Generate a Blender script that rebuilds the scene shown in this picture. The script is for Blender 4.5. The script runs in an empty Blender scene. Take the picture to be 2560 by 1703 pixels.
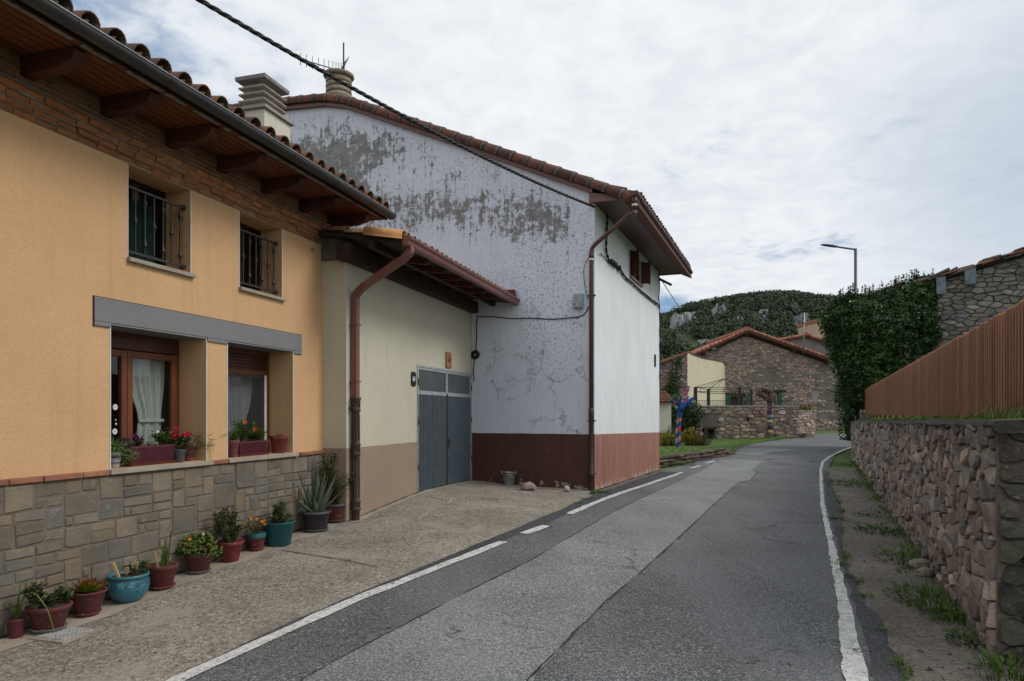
import bpy, math, random
import numpy as np
from mathutils import Vector, noise as mnoise
R_ = math.radians
rnd = random.Random(7)
SC = bpy.context.scene
COL = SC.collection

# ------------------------------------------------------------------ camera, light, exposure
EYE, FPX, CXP, HZ = 1.7, 1740.0, 1280.0, 1035.0      # eye height, focal length and horizon of the 2560 px photograph
cam_d = bpy.data.cameras.new('camera')
cam_d.sensor_width = 36.0
cam_d.lens = FPX / 2560 * 36
cam_d.shift_y = (HZ - 851.5) / 2560
cam_d.clip_start = 0.05
cam_d.clip_end = 3000
cam = bpy.data.objects.new('camera', cam_d)
cam.location = (0, 0, EYE)
cam.rotation_euler = (R_(90), 0, 0)
COL.objects.link(cam)
SC.camera = cam
SUN_EL, SUN_AZ = R_(44), R_(98)                      # azimuth measured clockwise from +Y (the view direction)
sl = bpy.data.lights.new('sun', 'SUN')
sl.energy = 1.8
sl.angle = R_(22)
sl.color = (1.0, 0.965, 0.91)
so = bpy.data.objects.new('sun', sl)
sd = Vector((math.sin(SUN_AZ) * math.cos(SUN_EL), math.cos(SUN_AZ) * math.cos(SUN_EL), math.sin(SUN_EL)))
so.rotation_euler = (-sd).to_track_quat('-Z', 'Y').to_euler()
so.location = (30, 5, 40)
COL.objects.link(so)
SC.view_settings.view_transform = 'Standard'
SC.view_settings.look = 'None'
SC.view_settings.exposure = 0.10
SC.view_settings.gamma = 1.0
SC.cycles.use_denoising = True
SC.cycles.max_bounces = 6
SC.cycles.transparent_max_bounces = 16
SC.render.film_transparent = False


# ------------------------------------------------------------------ node helper
class NT:
    def __init__(s, tree):
        s.t = tree
        s.t.nodes.clear()
    def n(s, kind, **kw):
        nd = s.t.nodes.new(kind)
        for k, v in kw.items():
            setattr(nd, k, v)
        return nd
    def inp(s, sock, v):
        if hasattr(v, 'is_output') or isinstance(v, bpy.types.NodeSocket):
            s.t.links.new(v, sock)
        elif isinstance(v, (tuple, list)):
            n = len(sock.default_value)
            sock.default_value = tuple(v)[:n] if len(v) >= n else tuple(v) + (1.0,)
        else:
            sock.default_value = v
    def m(s, op, a, b=None, c=None, clamp=False):
        nd = s.n('ShaderNodeMath', operation=op)
        nd.use_clamp = clamp
        for i, x in enumerate((a, b, c)):
            if x is not None:
                s.inp(nd.inputs[i], x)
        return nd.outputs[0]
    def vm(s, op, a, b=None, out=0):
        nd = s.n('ShaderNodeVectorMath', operation=op)
        s.inp(nd.inputs[0], a)
        if b is not None:
            s.inp(nd.inputs[1], b)
        return nd.outputs['Value'] if op in ('DOT_PRODUCT', 'LENGTH', 'DISTANCE') else nd.outputs[0]
    def mix(s, f, a, b, mode='MIX'):
        nd = s.n('ShaderNodeMix', data_type='RGBA', blend_type=mode)
        nd.clamp_factor = True
        s.inp(nd.inputs[0], f)
        s.inp(nd.inputs[6], a)
        s.inp(nd.inputs[7], b)
        return nd.outputs[2]
    def ss(s, x, lo, hi):                               # smoothstep
        nd = s.n('ShaderNodeMapRange', interpolation_type='SMOOTHSTEP')
        s.inp(nd.inputs[0], x)
        nd.inputs[1].default_value = lo
        nd.inputs[2].default_value = hi
        return nd.outputs[0]
    def co(s, scale=(1, 1, 1), rot=(0, 0, 0), loc=(0, 0, 0)):
        tc = s.n('ShaderNodeTexCoord')
        mp = s.n('ShaderNodeMapping')
        mp.inputs['Scale'].default_value = scale
        mp.inputs['Rotation'].default_value = rot
        mp.inputs['Location'].default_value = loc
        s.t.links.new(tc.outputs['Object'], mp.inputs['Vector'])
        return mp.outputs[0]
    def noise(s, vec, scale, detail=4, rough=0.55, out='Fac', dist=0.0):
        nd = s.n('ShaderNodeTexNoise')
        s.inp(nd.inputs['Vector'], vec)
        nd.inputs['Scale'].default_value = scale
        nd.inputs['Detail'].default_value = detail
        nd.inputs['Roughness'].default_value = rough
        nd.inputs['Distortion'].default_value = dist
        return nd.outputs[out]
    def vor(s, vec, scale, feature='F1', out='Distance', rand=1.0):
        nd = s.n('ShaderNodeTexVoronoi', feature=feature)
        s.inp(nd.inputs['Vector'], vec)
        nd.inputs['Scale'].default_value = scale
        nd.inputs['Randomness'].default_value = rand
        return nd.outputs[out]
    def wave(s, vec, scale, axis='X', dist=0.0):
        nd = s.n('ShaderNodeTexWave', wave_type='BANDS', bands_direction=axis)
        s.inp(nd.inputs['Vector'], vec)
        nd.inputs['Scale'].default_value = scale
        nd.inputs['Distortion'].default_value = dist
        return nd.outputs['Fac']
    def bump(s, h, strength=0.3, dist=0.02):
        nd = s.n('ShaderNodeBump')
        nd.inputs['Strength'].default_value = strength
        nd.inputs['Distance'].default_value = dist
        s.inp(nd.inputs['Height'], h)
        return nd.outputs[0]
    def tint(s):
        nd = s.n('ShaderNodeAttribute', attribute_name='tint')
        return nd.outputs['Color']
    def sep(s, v):
        nd = s.n('ShaderNodeSeparateXYZ')
        s.inp(nd.inputs[0], v)
        return nd.outputs
    def bsdf(s, col, rough=0.85, metal=0.0, nrm=None, spec=0.3, **kw):
        b = s.n('ShaderNodeBsdfPrincipled')
        s.inp(b.inputs['Base Color'], col)
        s.inp(b.inputs['Roughness'], rough)
        b.inputs['Metallic'].default_value = metal
        b.inputs['Specular IOR Level'].default_value = spec
        if nrm is not None:
            s.t.links.new(nrm, b.inputs['Normal'])
        for k, v in kw.items():
            s.inp(b.inputs[k], v)
        return b.outputs[0]
    def out(s, sh):
        o = s.n('ShaderNodeOutputMaterial')
        s.t.links.new(sh, o.inputs['Surface'])


MATS = {}
def newmat(name):
    m = bpy.data.materials.new(name)
    m.use_nodes = True
    MATS[name] = m
    return m, NT(m.node_tree)


def pm(name, c1, c2=None, scale=3.0, detail=6, rough=0.85, metal=0.0, bump=0.2, bscale=40.0, bdist=0.01, tint=False,
       c3=None, lo=0.35, hi=0.65, stretch=(1, 1, 1), spec=0.3, tr=0.0):
    """plain weathered material: two colours mixed by noise, optional third as sparse blotches, fine bump"""
    m, t = newmat(name)
    co = t.co(scale=stretch)
    col = c1 + (1,)
    if c2 is not None:
        f = t.ss(t.noise(co, scale, detail, 0.6), lo, hi)
        col = t.mix(f, c1 + (1,), c2 + (1,))
    if c3 is not None:
        f = t.ss(t.noise(co, scale * 2.7, 8, 0.7), 0.58, 0.68)
        col = t.mix(f, col, c3 + (1,))
    if tint:
        col = t.mix(1.0, col, t.tint(), 'MULTIPLY')
    nrm = None
    if bump:
        nrm = t.bump(t.noise(co, bscale, 5, 0.65), bump, bdist)
    sh = t.bsdf(col, rough, metal, nrm, spec)
    if tr:
        tl = t.n('ShaderNodeBsdfTranslucent')
        t.inp(tl.inputs[0], col)
        mx = t.n('ShaderNodeMixShader')
        mx.inputs[0].default_value = tr
        t.t.links.new(sh, mx.inputs[1])
        t.t.links.new(tl.outputs[0], mx.inputs[2])
        sh = mx.outputs[0]
    t.out(sh)
    return m


# ------------------------------------------------------------------ sky
w = bpy.data.worlds.new('World')
SC.world = w
w.use_nodes = True
t = NT(w.node_tree)
tc = t.n('ShaderNodeTexCoord')
dr = t.vm('NORMALIZE', tc.outputs['Generated'])
sky = t.n('ShaderNodeTexSky', sky_type='NISHITA')
sky.sun_disc = False
sky.sun_elevation = SUN_EL
sky.sun_rotation = SUN_AZ
sky.air_density = 1.0
sky.dust_density = 0.6
sx, sy, sz = t.sep(dr)
den = t.m('MAXIMUM', t.m('ADD', sz, 0.13), 0.05)
cmb = t.n('ShaderNodeCombineXYZ')
t.inp(cmb.inputs[0], t.m('DIVIDE', sx, den))
t.inp(cmb.inputs[1], t.m('DIVIDE', sy, den))
cp = cmb.outputs[0]
big = t.noise(cp, 0.9, 6, 0.55, dist=0.3)
med = t.noise(cp, 3.2, 7, 0.6, dist=0.2)
fine = t.noise(cp, 9.0, 6, 0.6, dist=0.4)
def lobe(kx, kz, rx, rz):                            # soft patch of sky around a direction
    v = Vector((kx, 1, kz)).normalized()
    d = t.vm('SUBTRACT', dr, tuple(v))
    d = t.vm('MULTIPLY', d, (1 / rx, 1 / rx, 1 / rz))
    return t.ss(t.vm('LENGTH', d), 1.0, 0.0)
blue = t.m('MULTIPLY', lobe(-0.66, 0.52, 0.36, 0.34), 0.36)
blue = t.m('ADD', blue, t.m('MULTIPLY', lobe(0.43, 0.245, 0.15, 0.035), 0.27))
blue = t.m('ADD', blue, t.m('MULTIPLY', lobe(0.215, 0.145, 0.09, 0.05), 0.5))
blue = t.m('ADD', blue, t.m('MULTIPLY', lobe(0.33, 0.40, 0.2, 0.10), 0.08))
cov = t.m('ADD', t.m('MULTIPLY', big, 0.25), t.m('MULTIPLY', med, 0.42))
cov = t.m('ADD', cov, t.m('MULTIPLY', fine, 0.33))
bl = t.ss(t.m('ADD', blue, t.m('MULTIPLY', t.m('SUBTRACT', 0.5, cov), 1.6)), 0.13, 0.52)
shade = t.ss(t.m('ADD', t.m('MULTIPLY', big, 0.5), t.m('MULTIPLY', fine, 0.5)), 0.30, 0.66)
grey = t.m('ADD', t.m('MULTIPLY', lobe(0.78, 0.34, 0.30, 0.30), 0.75), t.m('MULTIPLY', lobe(-0.75, 0.35, 0.42, 0.5), 0.5))
cl = t.mix(shade, (6.9, 7.35, 7.85, 1), (8.5, 8.75, 9.05, 1))
cl = t.mix(grey, cl, (4.3, 5.2, 6.3, 1))
skb = t.mix(0.55, sky.outputs[0], (1.6, 3.0, 5.6, 1))
colw = t.mix(bl, cl, skb)
bg = t.n('ShaderNodeBackground')
bg.inputs['Strength'].default_value = 0.1
t.t.links.new(colw, bg.inputs['Color'])
wo = t.n('ShaderNodeOutputWorld')
t.t.links.new(bg.outputs[0], wo.inputs['Surface'])


# ------------------------------------------------------------------ frames: a vertical plane with a along it, d out of it, z up
class Frame:
    def __init__(s, o, u, n):
        s.o, s.u, s.n = o, u, n
    def p(s, a, d, z):
        return (s.o[0] + a * s.u[0] + d * s.n[0], s.o[1] + a * s.u[1] + d * s.n[1], z)
    def hit(s, px, py, d=0.0):                          # where the sight line through a photo pixel meets the plane
        kx, ky = (px - CXP) / FPX, (py - HZ) / FPX
        Y = (s.n[0] * s.o[0] + s.n[1] * s.o[1] + d) / (s.n[0] * kx + s.n[1])
        X = kx * Y
        return ((X - s.o[0]) * s.u[0] + (Y - s.o[1]) * s.u[1], EYE - ky * Y)
    def v(s, a, d, z):                                  # direction
        return Vector((a * s.u[0] + d * s.n[0], a * s.u[1] + d * s.n[1], z))

FL = Frame((-2.995, 11.065), (-0.2838, -0.9588), (0.9588, -0.2838))     # orange house front
FG = Frame((-2.60, 10.92), (0.2838, 0.9588), (0.9588, -0.2838))         # garage front
FC = (1.823, 15.4)
FW = Frame(FC, (-0.9287, 0.3709), (-0.3709, -0.9287))                   # white house gable
FR = Frame(FC, (0.3709, 0.9287), (0.9287, -0.3709))                     # white house road front
FK = Frame((3.94, 5.65), (0.4073, 0.9133), (-0.9133, 0.4073))           # retaining wall, road face
FB = Frame((17.3, 35.0), (0.9203, -0.3912), (-0.3912, -0.9203))         # barn gable
FT = Frame((20.6, 50.0), (-1.0, 0.0), (0.0, -1.0))                      # terrace wall front
FH = Frame((30.0, 68.0), (-1.0, 0.0), (0.0, -1.0))                      # stone farmhouse front

# ------------------------------------------------------------------ ground height: a thin-plate surface through the measured feet of walls
GP = [(-4.47, 6.08, -.253), (-3.955, 7.82, -.16), (-2.995, 11.065, 0), (-2.6, 10.92, 0), (-1.83, 13.51, .17), (-.987, 16.37, .13),
      (1.823, 15.4, 0), (.0, 16.1, .05), (4.95, 23.05, -.155), (3.4, 19.2, -.08), (0, 5, -.32), (2.6, 5.2, -.32), (0, 0, -.38), (-6, 0, -.4),
      (6, 0, -.32), (-9, -14, -.5), (6, -14, -.4), (3.94, 5.65, -.3), (5.4, 9, -.3), (8.1, 15.0, -.3), (10.3, 20, -.3), (13.2, 26.5, -.3),
      (15.9, 32.5, -.3), (8.5, 27, -.19), (9.5, 32, -.2), (12, 40, -.17), (20, 42, -.15), (17, 50, -.05), (30, 50, 0), (20, 60, .05),
      (32, 66, .12), (60, 62, .3), (70, 30, .2), (4, 40, -.6), (0, 60, -.6), (-25, 60, -.5), (-30, 20, 0), (-20, 0, -.3), (40, 10, 0), (25, 100, .3),
      (-30, 110, 0), (110, 110, .5), (120, 0, 0), (-70, 0, 0), (-70, 110, 0), (0, -40, -.5)]
_P = np.array(GP)
def _phi(r2):
    return np.where(r2 > 1e-12, 0.5 * r2 * np.log(np.maximum(r2, 1e-12)), 0.0)
_n = len(_P)
_d2 = ((_P[:, None, :2] - _P[None, :, :2]) ** 2).sum(-1)
_A = np.zeros((_n + 3, _n + 3))
_A[:_n, :_n] = _phi(_d2) + np.eye(_n) * 0.25
_A[:_n, _n] = 1
_A[:_n, _n + 1:] = _P[:, :2]
_A[_n:, :_n] = _A[:_n, _n:].T
_w = np.linalg.solve(_A, np.concatenate([_P[:, 2], np.zeros(3)]))
def gz_np(xy):
    xy = np.asarray(xy, float)
    r2 = ((xy[:, None, :] - _P[None, :, :2]) ** 2).sum(-1)
    return _phi(r2) @ _w[:_n] + _w[_n] + xy @ _w[_n + 1:]
def gz(x, y):
    return float(gz_np([(x, y)])[0])
def G(px, py):                                      # photo pixel -> point on the ground
    kx, ky = (px - CXP) / FPX, (py - HZ) / FPX
    z = -0.2
    for _ in range(25):
        Y = (EYE - z) / ky
        z = 0.5 * z + 0.5 * gz(kx * Y, Y)
    Y = (EYE - z) / ky
    return (kx * Y, Y)


# ------------------------------------------------------------------ mesh builder
class MB:
    def __init__(s):
        s.v, s.f, s.t, s.sm = [], [], [], []
    def add(s, vs, fs, tint=(1, 1, 1), smooth=False):
        b = len(s.v)
        s.v.extend([tuple(x) for x in vs])
        for f in fs:
            s.f.append(tuple(i + b for i in f))
            s.t.append(tint)
            s.sm.append(smooth)
    def quad(s, a, b, c, d, tint=(1, 1, 1)):
        s.add((a, b, c, d), ((0, 1, 2, 3),), tint)
    def hexa(s, c8, tint=(1, 1, 1)):                    # 0-3 bottom ring, 4-7 top ring
        s.add(c8, ((0, 3, 2, 1), (4, 5, 6, 7), (0, 1, 5, 4), (1, 2, 6, 5), (2, 3, 7, 6), (3, 0, 4, 7)), tint)
    def fbox(s, F, a0, a1, d0, d1, z0, z1, tint=(1, 1, 1)):
        s.hexa([F.p(a, d, z) for z in (z0, z1) for a, d in ((a0, d0), (a1, d0), (a1, d1), (a0, d1))], tint)
    def box(s, x0, x1, y0, y1, z0, z1, tint=(1, 1, 1)):
        s.hexa([(x, y, z) for z in (z0, z1) for x, y in ((x0, y0), (x1, y0), (x1, y1), (x0, y1))], tint)
    def prism(s, ring, vec, tint=(1, 1, 1), smooth=False):      # ring of points extruded by vec, capped
        n = len(ring)
        vs = [Vector(p) for p in ring] + [Vector(p) + Vector(vec) for p in ring]
        s.add(vs, [tuple(range(n))[::-1], tuple(range(n, 2 * n))], tint)
        s.add(vs, [(i, (i + 1) % n, n + (i + 1) % n, n + i) for i in range(n)], tint, smooth)
    def tube(s, pts, r, seg=8, tint=(1, 1, 1), cap=True, smooth=True, tf=None):
        pts = [Vector(p) for p in pts]
        n = len(pts)
        rr = r if isinstance(r, (list, tuple)) else [r] * n
        rings, up = [], None
        for i in range(n):
            d = (pts[min(i + 1, n - 1)] - pts[max(i - 1, 0)])
            d = d.normalized() if d.length > 1e-9 else Vector((0, 0, 1))
            if up is None:
                up = Vector((0, 0, 1)) if abs(d.z) < 0.9 else Vector((1, 0, 0))
            x = d.cross(up)
            x = x.normalized() if x.length > 1e-6 else d.orthogonal().normalized()
            y = x.cross(d).normalized()
            up = y
            rings.append([pts[i] + (x * math.cos(k * 2 * math.pi / seg) + y * math.sin(k * 2 * math.pi / seg)) * rr[i] for k in range(seg)])
        vs = [p for rg in rings for p in rg]
        b = len(s.v)
        s.v.extend([tuple(x) for x in vs])
        for i in range(n - 1):
            for k in range(seg):
                s.f.append((b + i * seg + k, b + i * seg + (k + 1) % seg, b + (i + 1) * seg + (k + 1) % seg, b + (i + 1) * seg + k))
                s.t.append(tf(i / max(1, n - 1), k / seg) if tf else tint)
                s.sm.append(smooth)
        if cap:
            s.f.append(tuple(b + k for k in range(seg))[::-1]); s.t.append(tf(0, 0) if tf else tint); s.sm.append(False)
            s.f.append(tuple(b + (n - 1) * seg + k for k in range(seg))); s.t.append(tf(1, 0) if tf else tint); s.sm.append(False)
    def lathe(s, c, prof, seg=24, tint=(1, 1, 1), smooth=True, sx=1.0, sy=1.0, rot=0.0, tf=None):
        c = Vector(c)
        vs = []
        for r, z in prof:
            for k in range(seg):
                a = k * 2 * math.pi / seg
                x, y = r * math.cos(a) * sx, r * math.sin(a) * sy
                vs.append((c.x + x * math.cos(rot) - y * math.sin(rot), c.y + x * math.sin(rot) + y * math.cos(rot), c.z + z))
        fs = [(i * seg + k, i * seg + (k + 1) % seg, (i + 1) * seg + (k + 1) % seg, (i + 1) * seg + k) for i in range(len(prof) - 1) for k in range(seg)]
        b0 = len(s.t)
        s.add(vs, fs, tint, smooth)
        if tf:
            j = b0
            for i in range(len(prof) - 1):
                for k in range(seg):
                    s.t[j] = tf(i, k); j += 1
        n = len(prof)
        s.add([vs[k] for k in range(seg)], [tuple(range(seg))[::-1]], tint)
        s.add([vs[(n - 1) * seg + k] for k in range(seg)], [tuple(range(seg))], tint)
    def build(s, name, mat, parent=None, bevel=0.0, origin=None, seg=2):
        me = bpy.data.meshes.new(name)
        o = bpy.data.objects.new(name, me)
        org = Vector((0, 0, 0))
        if parent is not None:
            o.parent = parent
            q = parent
            while q is not None:
                org += q.location
                q = q.parent
        if origin is not None:
            o.location = Vector(origin) - org
            org = Vector(origin)
        V = np.array(s.v, dtype=np.float64) - np.array(org)
        me.from_pydata(V.tolist(), [], s.f)
        if mat is not None:
            me.materials.append(MATS[mat] if isinstance(mat, str) else mat)
        at = me.attributes.new('tint', 'FLOAT_COLOR', 'FACE')
        T = np.ones((len(s.f), 4), dtype=np.float32)
        T[:, :3] = np.array(s.t, dtype=np.float32).reshape(-1, 3)
        at.data.foreach_set('color', T.ravel())
        me.polygons.foreach_set('use_smooth', np.array(s.sm, dtype=bool))
        me.update()
        COL.objects.link(o)
        if bevel:
            md = o.modifiers.new('bevel', 'BEVEL')
            md.width = bevel
            md.segments = seg
            md.limit_method = 'ANGLE'
            md.angle_limit = R_(40)
        return o


def tag(o, label=None, cat=None, group=None, kind=None):
    if label: o['label'] = label
    if cat: o['category'] = cat
    if group: o['group'] = group
    if kind: o['kind'] = kind
    return o

def thing(name, loc, label, cat, group=None):
    o = bpy.data.objects.new(name, None)
    o.location = loc
    o.empty_display_size = 0.2
    COL.objects.link(o)
    return tag(o, label, cat, group)

def jit(c, a):
    k = 1 + rnd.uniform(-a, a)
    return tuple(max(0, x * k * (1 + rnd.uniform(-a, a) * 0.3)) for x in c)

def lerp(a, b, f):
    return tuple(x + (y - x) * f for x, y in zip(a, b))

def resample(pts, step):
    out = [pts[0]]
    for a, b in zip(pts[:-1], pts[1:]):
        L = math.dist(a, b)
        n = max(1, int(L / step))
        for i in range(1, n + 1):
            out.append(lerp(a, b, i / n))
    return out

def smooth_path(pts, n=6):                           # Catmull-Rom
    P = [Vector(p) for p in pts]
    P = [P[0] * 2 - P[1]] + P + [P[-1] * 2 - P[-2]]
    out = []
    for i in range(1, len(P) - 2):
        a, b, c, d = P[i - 1], P[i], P[i + 1], P[i + 2]
        for k in range(n):
            t_ = k / n
            out.append(0.5 * ((2 * b) + (c - a) * t_ + (2 * a - 5 * b + 4 * c - d) * t_ ** 2 + (3 * b - a - 3 * c + d) * t_ ** 3))
    out.append(P[-2])
    return out


# ------------------------------------------------------------------ leaves, blades
def leafquad(mb, p, d, nrm, L, Wd, tint, fold=0.25):
    """a folded leaf from p along d"""
    d = Vector(d); d.normalize()
    sde = d.cross(Vector(nrm))
    if sde.length < 1e-5:
        sde = d.orthogonal()
    sde.normalize()
    up = sde.cross(d)
    p = Vector(p)
    m_ = p + d * L * 0.45
    mb.add((p, m_ + sde * Wd * 0.5 + up * Wd * fold, p + d * L, m_ - sde * Wd * 0.5 + up * Wd * fold), ((0, 1, 2), (0, 2, 3)), tint)

def rv():
    while True:
        v = Vector((rnd.uniform(-1, 1), rnd.uniform(-1, 1), rnd.uniform(-1, 1)))
        if 0.05 < v.length < 1:
            return v.normalized()

def blade(mb, p, h, lean, wd, tint, n=4, droop=0.3):
    """grass blade: tapered bent strip"""
    p = Vector(p)
    ang = rnd.uniform(0, 6.283)
    out = Vector((math.cos(ang), math.sin(ang), 0))
    if isinstance(lean, Vector):
        out = lean.normalized(); ln = lean.length
    else:
        ln = lean
    sd_ = out.cross(Vector((0, 0, 1)))
    vs = []
    for i in range(n + 1):
        f = i / n
        q = p + out * (ln * f * f) * h + Vector((0, 0, h * (f - droop * f * f)))
        w_ = wd * (1 - f ** 1.5) * 0.5 + 0.0006
        vs += [q + sd_ * w_, q - sd_ * w_]
    mb.add(vs, [(2 * i, 2 * i + 1, 2 * i + 3, 2 * i + 2) for i in range(n)], tint)


# ------------------------------------------------------------------ rubble stone: jittered cells cut out of a plane, each a bevelled lump
def clip(poly, nx, ny, c):                            # keep nx*x+ny*y<=c
    out = []
    n = len(poly)
    for i in range(n):
        p, q = poly[i], poly[(i + 1) % n]
        dp, dq = nx * p[0] + ny * p[1] - c, nx * q[0] + ny * q[1] - c
        if dp <= 0:
            out.append(p)
        if (dp < 0 < dq) or (dq < 0 < dp):
            f = dp / (dp - dq)
            out.append((p[0] + (q[0] - p[0]) * f, p[1] + (q[1] - p[1]) * f))
    return out

def lump(mb, F, poly, gap, h, tint, off=0.0, rough=1.0, dirt=None):
    n = len(poly)
    cx = sum(p[0] for p in poly) / n
    cy = sum(p[1] for p in poly) / n
    # shrink by gap, round the corners
    q = []
    for x, y in poly:
        L = math.hypot(x - cx, y - cy)
        k = max(0.25, 1 - gap / max(L, 1e-4))
        q.append((cx + (x - cx) * k, cy + (y - cy) * k))
    r = []
    for i in range(n):
        a, b = q[i], q[(i + 1) % n]
        r.append((a[0] * 0.86 + b[0] * 0.14 + rnd.uniform(-1, 1) * gap * .35 * rough, a[1] * 0.86 + b[1] * 0.14 + rnd.uniform(-1, 1) * gap * .35 * rough))
        r.append((a[0] * 0.14 + b[0] * 0.86, a[1] * 0.14 + b[1] * 0.86))
    n = len(r)
    tx, ty = rnd.uniform(-.25, .25) * rough, rnd.uniform(-.25, .25) * rough
    vs = [F.p(x, off - 0.02, y) for x, y in r]
    for s_, hh in ((0.985, 0.6), (0.87, 0.96)):
        for x, y in r:
            X, Y_ = cx + (x - cx) * s_, cy + (y - cy) * s_
            vs.append(F.p(X, off + h * hh + (tx * (X - cx) + ty * (Y_ - cy)) + rnd.uniform(-1, 1) * h * 0.12 * rough, Y_))
    vs.append(F.p(cx, off + h * (1.0 + rnd.uniform(-.15, .2) * rough), cy))
    fs = []
    for k in range(2):
        for i in range(n):
            j = (i + 1) % n
            fs.append((k * n + i, k * n + j, (k + 1) * n + j, (k + 1) * n + i))
    c = 3 * n
    for i in range(n):
        fs.append((2 * n + i, 2 * n + (i + 1) % n, c))
    mb.add(vs, fs, tint, False)

def rubble(mb, F, a0, a1, z0, z1, cw, ch, gap, h, colf, cuts=(), off=0.0, skip=None, rough=1.0, jx=0.42, merge=0.12):
    """fill a0..a1 x z0..z1 with stones; cuts = list of (na, nz, c) half planes kept when na*a+nz*z<=c"""
    nx, nz = max(1, int((a1 - a0) / cw)), max(1, int((z1 - z0) / ch))
    sx_, sz_ = (a1 - a0) / nx, (z1 - z0) / nz
    S = {}
    for j in range(-2, nz + 2):
        for i in range(-2, nx + 2):
            S[i, j] = (i + 0.5 + (0.5 if j % 2 else 0) + rnd.uniform(-jx, jx), j + 0.5 + rnd.uniform(-jx, jx) * 0.8)
    for k in list(S):
        if rnd.random() < merge:
            del S[k]
    for j in range(-1, nz + 1):
        for i in range(-1, nx + 1):
            if (i, j) not in S:
                continue
            p = S[i, j]
            poly = [(p[0] - 1.8, p[1] - 1.8), (p[0] + 1.8, p[1] - 1.8), (p[0] + 1.8, p[1] + 1.8), (p[0] - 1.8, p[1] + 1.8)]
            for dj in (-2, -1, 0, 1, 2):
                for di in (-2, -1, 0, 1, 2):
                    if (di, dj) == (0, 0):
                        continue
                    q = S.get((i + di, j + dj))
                    if q is None:
                        continue
                    ex, ey = q[0] - p[0], q[1] - p[1]
                    poly = clip(poly, ex, ey, ex * (p[0] + q[0]) / 2 + ey * (p[1] + q[1]) / 2)
                    if len(poly) < 3:
                        break
                if len(poly) < 3:
                    break
            if len(poly) < 3:
                continue
            poly = [(a0 + x * sx_, z0 + y * sz_) for x, y in poly]
            poly = clip(poly, -1, 0, -a0); poly = clip(poly, 1, 0, a1) if len(poly) > 2 else poly
            if len(poly) > 2: poly = clip(poly, 0, -1, -z0)
            if len(poly) > 2: poly = clip(poly, 0, 1, z1)
            for (na, nz_, c) in cuts:
                if len(poly) > 2:
                    poly = clip(poly, na, nz_, c)
            if len(poly) < 3:
                continue
            ar = 0.5 * abs(sum(poly[k][0] * poly[(k + 1) % len(poly)][1] - poly[(k + 1) % len(poly)][0] * poly[k][1] for k in range(len(poly))))
            if ar < 0.10 * cw * ch:
                continue
            ca = sum(x for x, _ in poly) / len(poly); cz = sum(y for _, y in poly) / len(poly)
            if skip and skip(ca, cz):
                continue
            lump(mb, F, poly, gap, h * rnd.uniform(0.65, 1.3), colf(ca, cz), off, rough)


# ------------------------------------------------------------------ barrel tiles on a sloping plane
def barrel_tiles(mb, O, e, up, L, S, pitch, course, r, tintf, flip=False, extra=0.0):
    """O eave corner, e along the eave, up along the slope (unit vectors)"""
    O, e, up = Vector(O), Vector(e).normalized(), Vector(up).normalized()
    nr = e.cross(up).normalized()
    if nr.z < 0:
        nr = -nr
    nc, nk = int(L / pitch), int(math.ceil(S / course))
    for i in range(nc):
        for k in range(nk):
            tn = tintf(i, k)
            for kind in (0, 1):
                x0 = (i + 0.5 + (0.5 if kind else 0)) * pitch + rnd.uniform(-.006, .006)
                y0 = k * course + rnd.uniform(-.012, .012) - (0.0 if kind == 0 else 0.03)
                y1 = y0 + course * 1.12
                seg = 7
                vs = []
                yaw = rnd.uniform(-.012, .012)
                for (y, rr, lift) in ((y0, r, 0.03), (y1, r * 0.82, 0.0)):
                    for th in (0.0, 0.014):
                        for s_ in range(seg + 1):
                            a = math.pi * s_ / seg
                            if kind == 0:
                                hx, hz = math.cos(a) * (rr - th), math.sin(a) * (rr - th) + lift
                            else:
                                hx, hz = math.cos(a) * (rr * .98 - th), -math.sin(a) * (rr * .8 - th) + lift + r * 0.15
                            vs.append(O + e * (x0 + hx + yaw * (y - y0)) + up * y + nr * hz)
                m_ = seg + 1
                fs = []
                for s_ in range(seg):
                    fs.append((s_, s_ + 1, 2 * m_ + s_ + 1, 2 * m_ + s_))
                    fs.append((m_ + s_ + 1, m_ + s_, 3 * m_ + s_, 3 * m_ + s_ + 1))
                    fs.append((s_ + 1, s_, m_ + s_, m_ + s_ + 1))
                mb.add(vs, fs, tn, True)


def wavy_band(mb, F, a0, a1, d, z0, za, zb, amp=.007):
    n = max(2, int((a1 - a0) / .06))
    vs = []
    for i in range(n + 1):
        a = a0 + (a1 - a0) * i / n
        z = za + (zb - za) * i / n + amp * (mnoise.noise((a * 3.1, z0, 2)) + .6 * mnoise.noise((a * 11, za, 5)))
        vs += [F.p(a, d, z0), F.p(a, d, z), F.p(a, .0, z)]
    mb.add(vs, [(3 * i + k, 3 * i + 3 + k, 3 * i + 4 + k, 3 * i + 1 + k) for i in range(n) for k in (0, 1)])


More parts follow.
